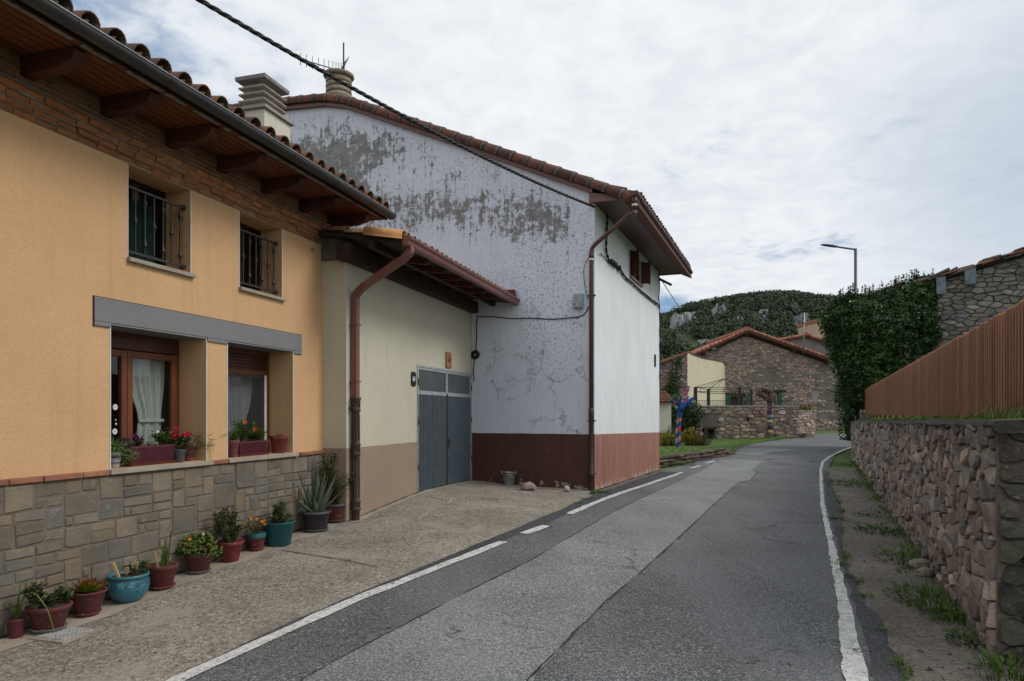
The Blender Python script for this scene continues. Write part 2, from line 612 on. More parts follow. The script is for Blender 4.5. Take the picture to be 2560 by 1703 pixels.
# ------------------------------------------------------------------ ground strips
def strip(name, rows, mat, off, nc=8, step=0.4, label=None, kind='structure', jl=0.0, jr=0.0):
    """rows: list of (left xy, right xy); a sheet laid on the ground surface"""
    rr = []
    for (a, b), (c, d) in zip(rows[:-1], rows[1:]):
        n = max(1, int(max(math.dist(a, c), math.dist(b, d)) / step))
        for i in range(n):
            rr.append((lerp(a, c, i / n), lerp(b, d, i / n)))
    rr.append(rows[-1])
    xy = []
    for a, b in rr:
        ja, jb = rnd.uniform(-jl, jl), rnd.uniform(-jr, jr)
        L = max(1e-6, math.dist(a, b))
        for j in range(nc + 1):
            xy.append(lerp(a, b, j / nc + (ja / L if j == 0 else 0) + (jb / L if j == nc else 0)))
    z = gz_np(xy) + off
    mb = MB()
    vs = [(p[0], p[1], h) for p, h in zip(xy, z)]
    m_ = nc + 1
    mb.add(vs, [(i * m_ + j, i * m_ + j + 1, (i + 1) * m_ + j + 1, (i + 1) * m_ + j) for i in range(len(rr) - 1) for j in range(nc)])
    o = mb.build(name, mat)
    o['kind'] = kind
    if label: o['label'] = label
    return o

def xof(pts):                                        # polyline as X(Y)
    ps = sorted(pts, key=lambda p: p[1])
    Ys, Xs = [p[1] for p in ps], [p[0] for p in ps]
    return lambda y: float(np.interp(y, Ys, Xs))

# ================================================================== materials
def mat_wall(name, c1, c2, grain=55.0, bump=0.25, streak=None, rot=0.0, dirt=None):
    """rendered wall: coarse plaster grain, broad tone changes, faint vertical streaks"""
    m, t = newmat(name)
    co = t.co()
    f = t.ss(t.noise(co, 0.9, 7, 0.6), 0.3, 0.7)
    col = t.mix(f, c1 + (1,), c2 + (1,))
    g = t.noise(co, grain, 3, 0.7)
    col = t.mix(t.ss(g, 0.52, 0.72), col, tuple(x * 0.72 for x in c1) + (1,))
    if streak:
        st = t.noise(t.co(scale=(1, 1, 0.06)), 7.0, 6, 0.65)
        col = t.mix(t.m('MULTIPLY', t.ss(st, 0.5, 0.75), 0.55), col, streak + (1,))
    if dirt:
        sp = t.noise(co, 9.0, 8, 0.75)
        col = t.mix(t.ss(sp, 0.66, 0.72), col, dirt + (1,))
    h = t.m('ADD', t.m('MULTIPLY', g, 0.6), t.noise(co, grain * 0.25, 4, 0.6))
    t.out(t.bsdf(col, 0.92, 0, t.bump(h, bump, 0.012), 0.15))
    return m

mat_wall('orange_render', (.58, .36, .195), (.53, .322, .168), 60, 0.45, streak=(.435, .275, .148), dirt=(.47, .30, .165))
mat_wall('cream_render', (.52, .49, .385), (.47, .44, .345), 45, 0.22, streak=(.38, .36, .29), dirt=(.36, .34, .28))
mat_wall('garage_plinth_paint', (.31, .235, .175), (.27, .205, .155), 50, 0.2, streak=(.24, .19, .145))
mat_wall('white_render', (.70, .73, .75), (.64, .67, .685), 40, 0.2, streak=(.50, .51, .47), dirt=(.5, .5, .45))
mat_wall('far_cream_render', (.55, .52, .37), (.50, .47, .34), 30, 0.2, streak=(.44, .42, .31))
mat_wall('chimney_render', (.60, .575, .49), (.53, .51, .44), 30, 0.15, streak=(.43, .42, .36))
mat_wall('grey_render', (.20, .20, .205), (.17, .17, .175), 70, 0.35)
mat_wall('far_grey_render', (.16, .145, .15), (.22, .20, .20), 12, 0.2, streak=(.13, .12, .12))
mat_wall('beige_render', (.50, .37, .27), (.42, .31, .23), 20, 0.2)

# the gable: old whitewash, grey plaster showing where it has flaked off, speckle and cracks
m, t = newmat('flaking_whitewash')
ang = math.atan2(FW.u[1], FW.u[0])
co = t.co(rot=(0, 0, -ang))
x, y, z = t.sep(co)
def ell(cx, cz, rx, rz):
    dx = t.m('DIVIDE', t.m('SUBTRACT', x, cx), rx)
    dz = t.m('DIVIDE', t.m('SUBTRACT', z, cz), rz)
    return t.ss(t.m('SQRT', t.m('ADD', t.m('MULTIPLY', dx, dx), t.m('MULTIPLY', dz, dz))), 1.25, 0.2)
n1 = t.noise(co, 2.5, 12, 0.72)
n1b = t.noise(co, 7.0, 9, 0.78)
st = t.noise(t.co(rot=(0, 0, -ang), scale=(1, 1, 0.10)), 9.0, 8, 0.7)
reg = t.m('ADD', t.m('MULTIPLY', ell(7.7, 8.2, 2.8, 1.7), 0.14), t.m('MULTIPLY', ell(4.3, 6.9, 5.2, 2.3), 0.042))
for (cx, cz, rx, rz, k) in ((4.5, 6.75, 2.6, .55, .17), (2.3, 6.3, 2.0, .75, .13), (5.3, 8.4, 1.9, .7, .12), (1.3, 6.0, 1.1, 1.1, .13), (6.6, 7.0, 1.2, .9, .16), (3.6, 7.6, 1.6, .6, .10), (5.2, 5.9, 1.5, .7, .10), (.7, 5.2, .8, 1.4, .08),
                            (.25, 2.1, .35, 1.2, .11), (1.5, 1.65, .5, .4, .10), (2.45, 1.75, .18, .3, .16), (.5, 1.3, .7, .18, .14), (.6, 3.9, .6, .9, .08)):
    reg = t.m('ADD', reg, t.m('MULTIPLY', ell(cx, cz, rx, rz), k * .50))
mx = t.m('ADD', t.m('MULTIPLY', n1, 0.34), t.m('ADD', t.m('MULTIPLY', n1b, 0.38), t.m('MULTIPLY', st, 0.28)))
flake = t.m('MULTIPLY', t.ss(t.m('ADD', mx, reg), 0.605, 0.645), 0.92)
wash = t.mix(t.ss(t.noise(co, 0.7, 6, 0.6), 0.3, 0.7), (.60, .625, .725, 1), (.675, .70, .785, 1))
wash = t.mix(t.m('MULTIPLY', t.ss(st, 0.50, 0.74), 0.5), wash, (.38, .39, .43, 1))
bare = t.mix(t.ss(t.noise(co, 3.5, 8, 0.65), 0.35, 0.65), (.262, .257, .242, 1), (.165, .162, .158, 1))
bare = t.mix(t.m('MULTIPLY', t.ss(st, 0.5, 0.7), 0.6), bare, (.14, .14, .137, 1))
col = t.mix(flake, wash, bare)
grime = t.m('MULTIPLY', t.ss(t.noise(co, 16, 8, 0.8), 0.51, 0.63), t.ss(t.m('ADD', t.noise(co, 0.85, 5, 0.6), t.m('ADD', t.m('MULTIPLY', ell(1.0, 4.9, 1.7, 2.4), 0.30), t.m('MULTIPLY', ell(5.0, 7.2, 4.5, 1.8), 0.17))), 0.5, 0.74))
col = t.mix(grime, col, (.14, .135, .135, 1))
dots = t.m('MULTIPLY', t.ss(t.vor(co, 17), 0.20, 0.12), t.ss(t.m('ADD', t.noise(co, 1.4, 5, 0.6), t.m('MULTIPLY', ell(2.2, 4.9, 2.4, 1.2), 0.2)), 0.5, 0.66))
col = t.mix(dots, col, (.12, .085, .075, 1))
wco = t.vm('ADD', co, t.vm('SCALE', t.noise(co, 3.0, 6, 0.7, out='Color'), None))
wco.node.inputs[3].default_value = 0.45
ck = t.m('MULTIPLY', t.ss(t.vor(wco, 1.05, 'DISTANCE_TO_EDGE'), 0.016, 0.004), t.ss(t.m('ADD', t.noise(co, 0.9, 4, 0.6), t.m('MULTIPLY', ell(1.2, 2.2, 2.0, 2.0), 0.14)), 0.54, 0.64))
col = t.mix(t.m('MULTIPLY', ck, 0.8), col, (.09, .085, .085, 1))
h = t.m('ADD', t.m('MULTIPLY', flake, -0.6), t.m('ADD', t.m('MULTIPLY', ck, -0.8), t.m('MULTIPLY', t.noise(co, 30, 5, 0.7), 0.5)))
t.out(t.bsdf(col, 0.93, 0, t.bump(h, 0.45, 0.012), 0.12))

def mat_plinth(name, c1, c2, stain, chip, zb):
    m, t = newmat(name)
    co = t.co()
    _, _, zz = t.sep(co)
    col = t.mix(t.ss(t.noise(co, 1.2, 7, 0.6), 0.35, 0.65), c1 + (1,), c2 + (1,))
    st = t.noise(t.co(scale=(1, 1, 0.12)), 4.5, 8, 0.65)
    col = t.mix(t.m('MULTIPLY', t.ss(st, 0.52, 0.70), 0.8), col, stain + (1,))
    c = t.m('ADD', t.noise(co, 5.5, 9, 0.7), t.m('MULTIPLY', t.ss(zz, zb + 0.32, zb), 0.18))
    f = t.ss(c, 0.665, 0.69)
    col = t.mix(f, col, chip + (1,))
    t.out(t.bsdf(col, 0.9, 0, t.bump(t.m('SUBTRACT', t.noise(co, 40, 5, 0.6), f), 0.3, 0.01), 0.15))
mat_plinth('brown_red_paint', (.100, .049, .039), (.084, .042, .034), (.08, .038, .032), (.30, .27, .23), 0.0)
mat_plinth('faded_red_paint', (.33, .165, .128), (.28, .138, .108), (.15, .078, .066), (.40, .34, .27), -.1)

pm('stone_clad', (.183, .152, .114), (.130, .118, .098), 3.5, 9, 0.9, bump=0.6, bscale=30, bdist=0.015, tint=True, c3=(.225, .20, .165))
pm('clad_mortar', (.125, .102, .08), (.16, .133, .104), 8, 6, 0.95, bump=0.4, bscale=60)
pm('brick', (.29, .13, .056), (.21, .094, .042), 6, 6, 0.9, bump=0.5, bscale=45, tint=True, c3=(.22, .11, .06))
pm('brick_mortar', (.22, .20, .17), (.16, .145, .125), 9, 6, 0.95, bump=0.5, bscale=50)
pm('terracotta_ledge', (.30, .135, .085), (.22, .10, .065), 8, 6, 0.88, bump=0.4, bscale=50, tint=True)
pm('sill_stone', (.33, .29, .235), (.27, .235, .19), 6, 6, 0.8, bump=0.2, bscale=60)
pm('roof_tile', (.17, .085, .055), (.105, .07, .052), 7, 8, 0.92, bump=0.5, bscale=60, tint=True, c3=(.17, .16, .135))
pm('yellow_tile', (.52, .27, .11), (.42, .21, .085), 6, 6, 0.85, bump=0.3, bscale=50, tint=True, c3=(.22, .13, .08))
pm('verge_tile', (.145, .066, .05), (.10, .05, .042), 8, 8, 0.92, bump=0.5, bscale=50, tint=True, c3=(.055, .05, .045))
pm('tile_mortar', (.13, .12, .115), (.08, .075, .07), 12, 6, 0.95, bump=0.5)
pm('far_roof_tile', (.34, .14, .088), (.25, .105, .07), 3, 8, 0.9, bump=0.4, bscale=30, tint=True)
pm('soffit_wood', (.15, .045, .02), (.105, .032, .015), 3, 8, 0.7, bump=0.2, bscale=30, stretch=(6, .6, 6), tint=True)
pm('beam_wood', (.078, .023, .013), (.05, .016, .010), 4, 8, 0.65, bump=0.2, bscale=40, tint=True)
pm('dark_wood', (.030, .018, .013), (.045, .026, .018), 4, 8, 0.8, bump=0.3, bscale=40, tint=True)
pm('window_wood', (.145, .048, .02), (.10, .034, .015), 5, 8, 0.45, bump=0.1, bscale=40, stretch=(6, 6, .5), tint=True)
pm('black_gutter', (.020, .021, .023), (.032, .033, .035), 4, 6, 0.42, bump=0.05, spec=0.5)
pm('brown_metal', (.185, .078, .063), (.15, .064, .053), 3, 6, 0.45, bump=0.05, spec=0.5, tint=True)
pm('brown_pvc', (.10, .048, .042), (.085, .042, .037), 3, 6, 0.5, bump=0.05, spec=0.4, tint=True)
pm('cast_iron', (.060, .030, .024), (.035, .022, .020), 7, 8, 0.6, bump=0.35, bscale=60, c3=(.10, .05, .035), spec=0.4, tint=True)
pm('wrought_iron', (.012, .012, .014), (.025, .022, .021), 20, 6, 0.5, bump=0.2, spec=0.5)
pm('white_trim', (.62, .62, .60), (.52, .52, .50), 5, 5, 0.6, bump=0.05)
pm('concrete_cap', (.33, .305, .27), (.24, .225, .205), 6, 8, 0.92, bump=0.4, bscale=40, c3=(.14, .135, .125), tint=True)
pm('galvanised', (.34, .36, .37), (.22, .235, .245), 9, 6, 0.42, metal=0.7, bump=0.05, tint=True)
pm('zinc_sheet', (.17, .205, .235), (.11, .135, .155), 5, 8, 0.55, metal=0.35, bump=0.2, bscale=20)
pm('lamp_grey', (.10, .105, .115), (.075, .08, .09), 3, 4, 0.5, metal=0.3, bump=0.03)
pm('cable_black', (.012, .012, .013), (.02, .02, .021), 9, 3, 0.6, bump=0.05)
pm('curtain_white', (.62, .63, .60), (.54, .55, .53), 14, 6, 0.95, bump=0.15, bscale=120, tr=0.35)
pm('green_net', (.008, .030, .025), (.005, .017, .015), 12, 6, 0.9, bump=0.1, tr=0.2)
pm('interior_dark', (.015, .014, .013), None, rough=0.9, bump=0)
pm('plaque_black', (.012, .012, .013), None, rough=0.4, bump=0)
pm('plaque_white', (.72, .72, .70), None, rough=0.5, bump=0)
pm('plaque_clay', (.36, .155, .07), (.30, .13, .06), 20, 5, 0.8, bump=0.2)
pm('digit_brown', (.06, .028, .018), None, rough=0.7, bump=0)
pm('meter_box', (.30, .35, .355), (.26, .305, .31), 6, 5, 0.6, bump=0.05)
pm('terracotta_pot', (.125, .036, .034), (.095, .028, .028), 9, 8, 0.72, bump=0.2, bscale=60, tint=True, c3=(.25, .15, .13))
pm('plastic_pot', (.105, .026, .034), (.085, .022, .030), 5, 5, 0.45, bump=0.05, tint=True)
pm('weathered_pot', (.165, .035, .032), (.115, .03, .029), 7, 9, 0.78, bump=0.25, tint=True, c3=(.36, .28, .24))
pm('teal_pot', (.018, .115, .125), (.014, .085, .095), 5, 8, 0.42, bump=0.08, tint=True, c3=(.05, .055, .06))
pm('black_red_pot', (.028, .028, .032), (.045, .04, .042), 5, 9, 0.6, bump=0.15, tint=True, c3=(.13, .045, .03))
pm('glazed_blue', (.028, .155, .22), (.05, .20, .27), 9, 7, 0.3, bump=0.1, tint=True, c3=(.075, .09, .105), spec=0.5)
pm('soil', (.030, .021, .015), (.05, .036, .026), 20, 6, 0.98, bump=0.8, bscale=60)
pm('leaf', (.075, .11, .03), (.05, .085, .024), 14, 4, 0.5, bump=0.0, tint=True, tr=0.22, spec=0.4)
pm('ivy_leaf', (.050, .098, .026), (.030, .066, .020), 2.0, 5, 0.38, bump=0.0, tint=True, tr=0.12, spec=0.45)
pm('petal', (.8, .8, .8), None, rough=0.6, bump=0, tint=True, tr=0.25)
pm('grass', (.105, .19, .030), (.07, .14, .024), 1.5, 5, 0.6, bump=0.0, tint=True, tr=0.25)
pm('hill_leaf', (.040, .058, .028), (.026, .042, .022), 0.05, 6, 0.8, bump=0.0, tint=True)
pm('hill_soil', (.045, .06, .025), (.065, .075, .035), 0.05, 6, 0.95, bump=0.0)
pm('cliff_rock', (.34, .34, .345), (.215, .22, .23), 0.22, 10, 0.95, bump=1.0, bscale=0.6, bdist=1.0, stretch=(1, 1, .45), c3=(.10, .115, .085))
pm('rubble_pink', (.29, .258, .23), (.19, .176, .163), 5, 8, 0.93, bump=0.75, bscale=22, bdist=0.03, tint=True, c3=(.34, .29, .25))
pm('rubble_mortar', (.115, .098, .085), (.155, .135, .115), 7, 7, 0.95, bump=0.6, bscale=30, c3=(.05, .046, .038))
pm('barn_stone', (.215, .20, .185), (.15, .145, .14), 2.2, 8, 0.93, bump=0.6, bscale=14, bdist=0.03, tint=True)
pm('barn_mortar', (.060, .055, .05), (.085, .078, .07), 4, 6, 0.95, bump=0.5, bscale=15)
pm('far_stone', (.33, .275, .24), (.25, .21, .19), 1.2, 8, 0.93, bump=0.5, bscale=8, bdist=0.03, tint=True)
pm('far_mortar', (.13, .11, .098), (.19, .165, .145), 1.0, 8, 0.95, bump=0.4, bscale=10)
pm('field_stone', (.14, .118, .10), (.085, .08, .072), 5, 8, 0.93, bump=0.7, bscale=14, bdist=0.03, tint=True, c3=(.20, .18, .155))
pm('moss_stone', (.085, .078, .068), (.045, .046, .036), 6, 8, 0.95, bump=0.8, bscale=25, bdist=0.03, tint=True, c3=(.20, .185, .16))
pm('corten_wood', (.25, .105, .050), (.175, .072, .037), 3, 8, 0.7, bump=0.2, bscale=40, stretch=(5, 5, .5), tint=True)
pm('bark', (.155, .14, .125), (.10, .09, .08), 6, 8, 0.93, bump=0.7, bscale=20, bdist=0.02, tint=True)
pm('yarn', (1, 1, 1), (.75, .75, .75), 40, 3, 0.95, bump=0.5, bscale=90, tint=True)
pm('green_paint', (.012, .115, .066), (.010, .09, .052), 6, 5, 0.6, bump=0.05)
pm('shutter_brown', (.055, .030, .022), (.04, .022, .017), 6, 5, 0.6, bump=0.1)
pm('garage_metal', (.085, .110, .127), (.107, .134, .150), 5, 9, 0.5, metal=0.25, bump=0.12, bscale=70, tint=True, c3=(.13, .165, .18))
pm('garage_frame', (.36, .385, .40), (.26, .28, .295), 8, 8, 0.55, bump=0.1, c3=(.19, .08, .035), tint=True)
pm('frosted_pane', (.075, .087, .092), (.055, .065, .07), 2, 5, 0.28, bump=0.03, bscale=4, spec=0.6)
pm('red_trim', (.14, .012, .022), None, rough=0.5, bump=0)
pm('dry_wood', (.46, .33, .18), (.38, .26, .14), 8, 6, 0.8, bump=0.1)
pm('pale_stone', (.42, .37, .32), (.34, .29, .25), 6, 7, 0.9, bump=0.4, bscale=25)
pm('pink_stone', (.30, .235, .215), (.22, .175, .165), 6, 8, 0.9, bump=0.7, bscale=18, bdist=0.03, tint=True)
pm('cover_plate', (.36, .36, .345), (.27, .27, .26), 8, 6, 0.7, bump=0.3, bscale=90, c3=(.20, .19, .175))
pm('rust_iron', (.055, .05, .047), (.035, .033, .032), 8, 6, 0.6, metal=0.4, bump=0.3, bscale=60)
pm('aloe_skin', (.085, .11, .075), (.065, .09, .062), 7, 6, 0.55, bump=0.1, tint=True)
pm('orange_plastic', (.55, .16, .03), None, rough=0.5, bump=0)

# asphalt, patch, concrete, dirt: aggregate speckle in the top layer
def mat_agg(name, dark, mid, light, sc=(150, 60), track=0.0, bump=0.7, broad=0.55, crack=0.0, bdist=0.008, sand=None, tr=(0.40, 0.62), stain=None):
    m, t = newmat(name)
    co = t.co()
    a = t.noise(co, sc[0], 2, 0.6)
    b = t.noise(co, sc[1], 3, 0.7)
    br = t.noise(co, broad, 7, 0.6)
    g = t.m('ADD', t.m('MULTIPLY', a, 0.55), t.m('MULTIPLY', b, 0.45))
    col = t.mix(t.ss(g, tr[0], 0.5), dark + (1,), mid + (1,))
    col = t.mix(t.ss(g, 0.52, tr[1]), col, light + (1,))
    col = t.mix(t.ss(br, 0.25, 0.75), t.mix(1.0, col, (.78, .78, .78, 1), 'MULTIPLY'), t.mix(1.0, col, (1.18, 1.18, 1.18, 1), 'MULTIPLY'))
    if track:                                        # wheel-polished bands along the lane, a few dark drips
        lane = t.noise(t.co(rot=(0, 0, R_(22)), scale=(1.0, .07, 1)), 1.1, 4, 0.5)
        col = t.mix(t.m('MULTIPLY', t.ss(lane, 0.40, 0.62), track), col, tuple(x * 1.45 for x in mid) + (1,))
        drip = t.ss(t.noise(co, 2.6, 5, 0.6), 0.68, 0.74)
        col = t.mix(t.m('MULTIPLY', drip, 0.55), col, dark + (1,))
    if sand:
        col = t.mix(t.m('MULTIPLY', t.ss(t.noise(co, broad * 1.7, 9, 0.7), 0.5, 0.66), 0.75), col, sand + (1,))
    if stain:
        col = t.mix(t.m('MULTIPLY', t.ss(t.noise(co, broad * 2.3, 8, 0.65), 0.54, 0.70), 0.7), col, stain + (1,))
    h = t.m('ADD', g, t.m('MULTIPLY', t.vor(co, sc[1] * 1.3), 0.4))
    if crack:
        wv = t.vm('ADD', co, t.vm('SCALE', t.noise(co, 2.0, 6, 0.7, out='Color'), None))
        wv.node.inputs[3].default_value = 0.5
        ck = t.m('MULTIPLY', t.ss(t.vor(wv, 0.42, 'DISTANCE_TO_EDGE'), 0.008, 0.002), t.ss(t.noise(co, 0.6, 4, 0.6), 0.5, 0.6))
        col = t.mix(t.m('MULTIPLY', ck, crack), col, tuple(x * 0.35 for x in dark) + (1,))
        h = t.m('SUBTRACT', h, ck)
    t.out(t.bsdf(col, 0.9, 0, t.bump(h, bump, bdist), 0.25))
mat_agg('asphalt', (.034, .036, .039), (.098, .101, .105), (.27, .275, .28), (75, 36), bump=1.0, broad=0.5, crack=0.9, track=.35)
mat_agg('asphalt_patch', (.062, .065, .067), (.168, .173, .174), (.37, .375, .372), (75, 34), bump=1.0, broad=0.6, crack=0.7, track=.22)
mat_agg('asphalt_edge', (.022, .024, .027), (.050, .052, .056), (.125, .128, .132), (75, 36), bump=0.7, broad=0.6)
mat_agg('forecourt_concrete', (.10, .089, .074), (.230, .204, .168), (.41, .373, .315), (52, 20), bump=0.9, broad=0.75, sand=(.30, .268, .222), bdist=0.015, stain=(.12, .112, .10))
mat_agg('smooth_concrete', (.25, .212, .168), (.295, .252, .20), (.36, .312, .25), (120, 30), bump=0.25, broad=1.0, stain=(.21, .18, .145))
mat_agg('verge_dirt', (.075, .066, .056), (.14, .124, .105), (.225, .203, .172), (70, 22), bump=1.0, broad=0.8, sand=(.21, .185, .15), bdist=0.015, stain=(.05, .045, .036))
mat_agg('meadow', (.045, .07, .018), (.07, .11, .026), (.10, .15, .04), (40, 9), bump=0.8, broad=0.25)
mat_agg('seam', (.018, .017, .013), (.035, .034, .026), (.075, .07, .05), (60, 25), bump=0.6, broad=1.0)

m, t = newmat('road_paint')
co = t.co()
wr = t.m('ADD', t.m('MULTIPLY', t.noise(co, 26, 5, 0.75), 0.55), t.m('MULTIPLY', t.noise(co, 3.5, 6, 0.7), 0.45))
wv = t.vm('ADD', co, t.vm('SCALE', t.noise(co, 5.0, 5, 0.7, out='Color'), None))
wv.node.inputs[3].default_value = 0.25
ck = t.ss(t.vor(wv, 5.0, 'DISTANCE_TO_EDGE'), 0.04, 0.012)
keep = t.m('MULTIPLY', t.ss(wr, 0.595, 0.545), t.m('SUBTRACT', 1.0, t.m('MULTIPLY', ck, 0.75)))
bs = t.bsdf(t.mix(t.ss(t.noise(co, 8, 6, 0.7), 0.35, 0.65), (.60, .60, .58, 1), (.48, .48, .465, 1)), 0.8, 0, t.bump(t.noise(co, 120, 3, 0.6), 0.5, 0.006), 0.25)
tr_ = t.n('ShaderNodeBsdfTransparent')
mx_ = t.n('ShaderNodeMixShader')
t.inp(mx_.inputs[0], keep)
t.t.links.new(tr_.outputs[0], mx_.inputs[1])
t.t.links.new(bs, mx_.inputs[2])
t.out(mx_.outputs[0])

m, t = newmat('insect_screen_mesh')
tr_ = t.n('ShaderNodeBsdfTransparent')
mx_ = t.n('ShaderNodeMixShader')
mx_.inputs[0].default_value = .62
t.t.links.new(t.bsdf((.05, .052, .055, 1), .9), mx_.inputs[1])
t.t.links.new(tr_.outputs[0], mx_.inputs[2])
t.out(mx_.outputs[0])

m, t = newmat('window_glass')
gl = t.n('ShaderNodeBsdfGlossy')
gl.inputs['Roughness'].default_value = 0.02
gl.inputs['Color'].default_value = (.9, .95, .95, 1)
tr_ = t.n('ShaderNodeBsdfTransparent')
tr_.inputs[0].default_value = (.80, .84, .83, 1)
fr = t.n('ShaderNodeLayerWeight')
fr.inputs['Blend'].default_value = 0.5
ff = t.m('ADD', t.m('MULTIPLY', t.m('POWER', fr.outputs['Facing'], 4.0), 0.55), 0.05)
mx_ = t.n('ShaderNodeMixShader')
t.t.links.new(ff, mx_.inputs[0])
t.t.links.new(tr_.outputs[0], mx_.inputs[1])
t.t.links.new(gl.outputs[0], mx_.inputs[2])
t.out(mx_.outputs[0])

# ================================================================== ground, road, pavement
gx = np.unique(np.concatenate([np.arange(-14, 26, 0.8), np.arange(-60, -14, 4), np.arange(26, 130, 4)]))
gy = np.unique(np.concatenate([np.arange(-10, 72, 0.8), np.arange(-40, -10, 3), np.arange(72, 150, 5)]))
gxy = np.array([(x, y) for y in gy for x in gx])
g_z = np.clip(gz_np(gxy), -1.5, 1.5) - 0.05
mb = MB()
nx_ = len(gx)
mb.add([(p[0], p[1], h) for p, h in zip(gxy, g_z)], [(j * nx_ + i, j * nx_ + i + 1, (j + 1) * nx_ + i + 1, (j + 1) * nx_ + i) for j in range(len(gy) - 1) for i in range(nx_ - 1)], smooth=True)
tag(mb.build('ground', 'meadow'), kind='structure', label='grassy ground behind the houses')
far = MB()
far.add([(-3000, -40, -.9), (3000, -40, -.9), (3000, 3000, -.9), (-3000, 3000, -.9), (-3000, -3000, -.9), (3000, -3000, -.9)], [(0, 1, 2, 3), (4, 5, 1, 0)])
tag(far.build('terrain', 'meadow'), kind='structure')

ASL = [(-5.2, -3.0), (-3.4, 2.5)] + [G(*p) for p in ((450, 1687), (782, 1532), (1011, 1437), (1300, 1318), (1405, 1274), (1492, 1235))]
_c = G(1492, 1235)
ASL += [(2.9, 17.6), (4.0, 20.3), (5.1, 23.2), (6.6, 26.0), (8.4, 29.0), (10.4, 33.0)]
ASR = [(-.3, -3.0), (1.9, 2.5)] + [G(*p) for p in ((2269, 1703), (2225, 1608), (2160, 1495), (2125, 1438), (2104, 1368), (2104, 1281), (2078, 1212), (2071, 1168))]
asl, asr = xof(ASL), xof(ASR)
ymax = min(33.0, ASR[-1][1])
rows = [((asl(y), y), (asr(y), y)) for y in np.arange(-3, ymax, 0.45)]
rows += [(G(1863, 1113), G(2086, 1138)), (G(1913, 1104), G(2104, 1126)), (G(1986, 1094), G(2135, 1114)), (G(2050, 1086), (24.5, 46.5)), (G(2104, 1082), (33, 52)), ((60, 70), (60, 58))]
strip('road', rows, 'asphalt', 0.0, nc=16, step=0.4, jl=.025, jr=.04)
PL = [(-2.2, -3.0), (-.95, 2.5)] + [G(*p) for p in ((747, 1703), (915, 1612), (1200, 1464), (1327, 1402), (1493, 1304), (1624, 1237), (1790, 1156), (1835, 1140))]
PR = [(-1.2, -3.0), (-.15, 2.5)] + [G(*p) for p in ((1319, 1701), (1497, 1521), (1607, 1427), (1718, 1326), (1785, 1262), (1845, 1207), (1876, 1201), (1892, 1181), (1880, 1177), (1900, 1158), (1932, 1150), (1950, 1140))]
pl, pr = xof(PL), xof(PR)
ye = PR[-2][1]
strip('road_patch', [((pl(y), y), (pr(y), y)) for y in np.arange(-3, ye, 0.3)], 'asphalt_patch', 0.005, nc=10, step=0.4, jl=.02, jr=.03)
strip('road_seam', [((pr(y) - .006 - .012 * mnoise.noise((y, 0, 0)), y), (pr(y) + .010 + .022 * mnoise.noise((y * 1.3, 3, 0)), y)) for y in np.arange(-3, ye - 4.5, 0.15)], 'seam', 0.009, nc=1, step=0.2, jl=.008, jr=.012)
strip('road_seam', [((pl(y) - .006, y), (pl(y) + .008 + .012 * mnoise.noise((y * 1.3, 7, 0)), y)) for y in np.arange(-3, ye - 9, 0.15)], 'seam', 0.009, nc=1, step=0.2, jl=.006, jr=.01)
# darker strip of asphalt between the left line and the concrete, and along the right edge
WL = [(-4.15, -1.5), (-3.15, 2.0)] + [G(*p) for p in ((450, 1700), (877, 1505), (1259, 1356))]
WL2 = [G(1309, 1336), G(1366, 1316)]
WL3 = [G(1423, 1287), G(1705, 1182)]
wl = xof(WL + WL2 + WL3 + [G(1787, 1153)])
strip('road_edge', [((asl(y) - .01, y), (max(asl(y) + .05, wl(y) - .07), y)) for y in np.arange(-1.5, 22.5, 0.3)], 'asphalt_edge', 0.005, nc=3, step=0.4, jl=.02, jr=.02)
wr_in = xof([(1.15, 1.5)] + [G(*p) for p in ((2108, 1701), (2093, 1495), (2070, 1368), (2050.6, 1262), (2048.5, 1177), (2053, 1156), (2072, 1141))])
wr_out = xof([(1.35, 1.5)] + [G(*p) for p in ((2171.6, 1701), (2120.6, 1495), (2087, 1368), (2061, 1262), (2055, 1177), (2060, 1156), (2079, 1141))])
strip('road_edge', [((wr_out(y) + .05, y), (asr(y) + .005, y)) for y in np.arange(-1.5, 24, 0.3)], 'asphalt_edge', 0.005, nc=3, step=0.4, jl=.03, jr=.04)
def line_rows(pts, wd):
    ps = resample(pts, 0.25)
    out = []
    for i, p in enumerate(ps):
        a, b = ps[max(0, i - 1)], ps[min(len(ps) - 1, i + 1)]
        L = math.dist(a, b)
        nx, ny = -(b[1] - a[1]) / L, (b[0] - a[0]) / L
        out.append(((p[0] + nx * wd / 2, p[1] + ny * wd / 2), (p[0] - nx * wd / 2, p[1] - ny * wd / 2)))
    return out
for pts, wd in ((WL, .135), (WL2, .13), (WL3, .13), ([G(1727, 1171), G(1751, 1165)], .12), ([G(1765, 1159), G(1787, 1153)], .12)):
    strip('road_marking', line_rows(pts, wd), 'road_paint', 0.013, nc=2, step=0.15, jl=.012, jr=.012)
yr = np.arange(1.5, G(2072, 1141)[1], 0.3)
rows = [((wr_in(y), y), (wr_out(y), y)) for y in yr]
rows += [(G(2076, 1140), G(2084, 1139)), (G(2104, 1125), G(2108, 1128)), (G(2129, 1117), G(2131, 1119.5))]
strip('road_marking', rows, 'road_paint', 0.013, nc=3, step=0.15, jl=.015, jr=.02)

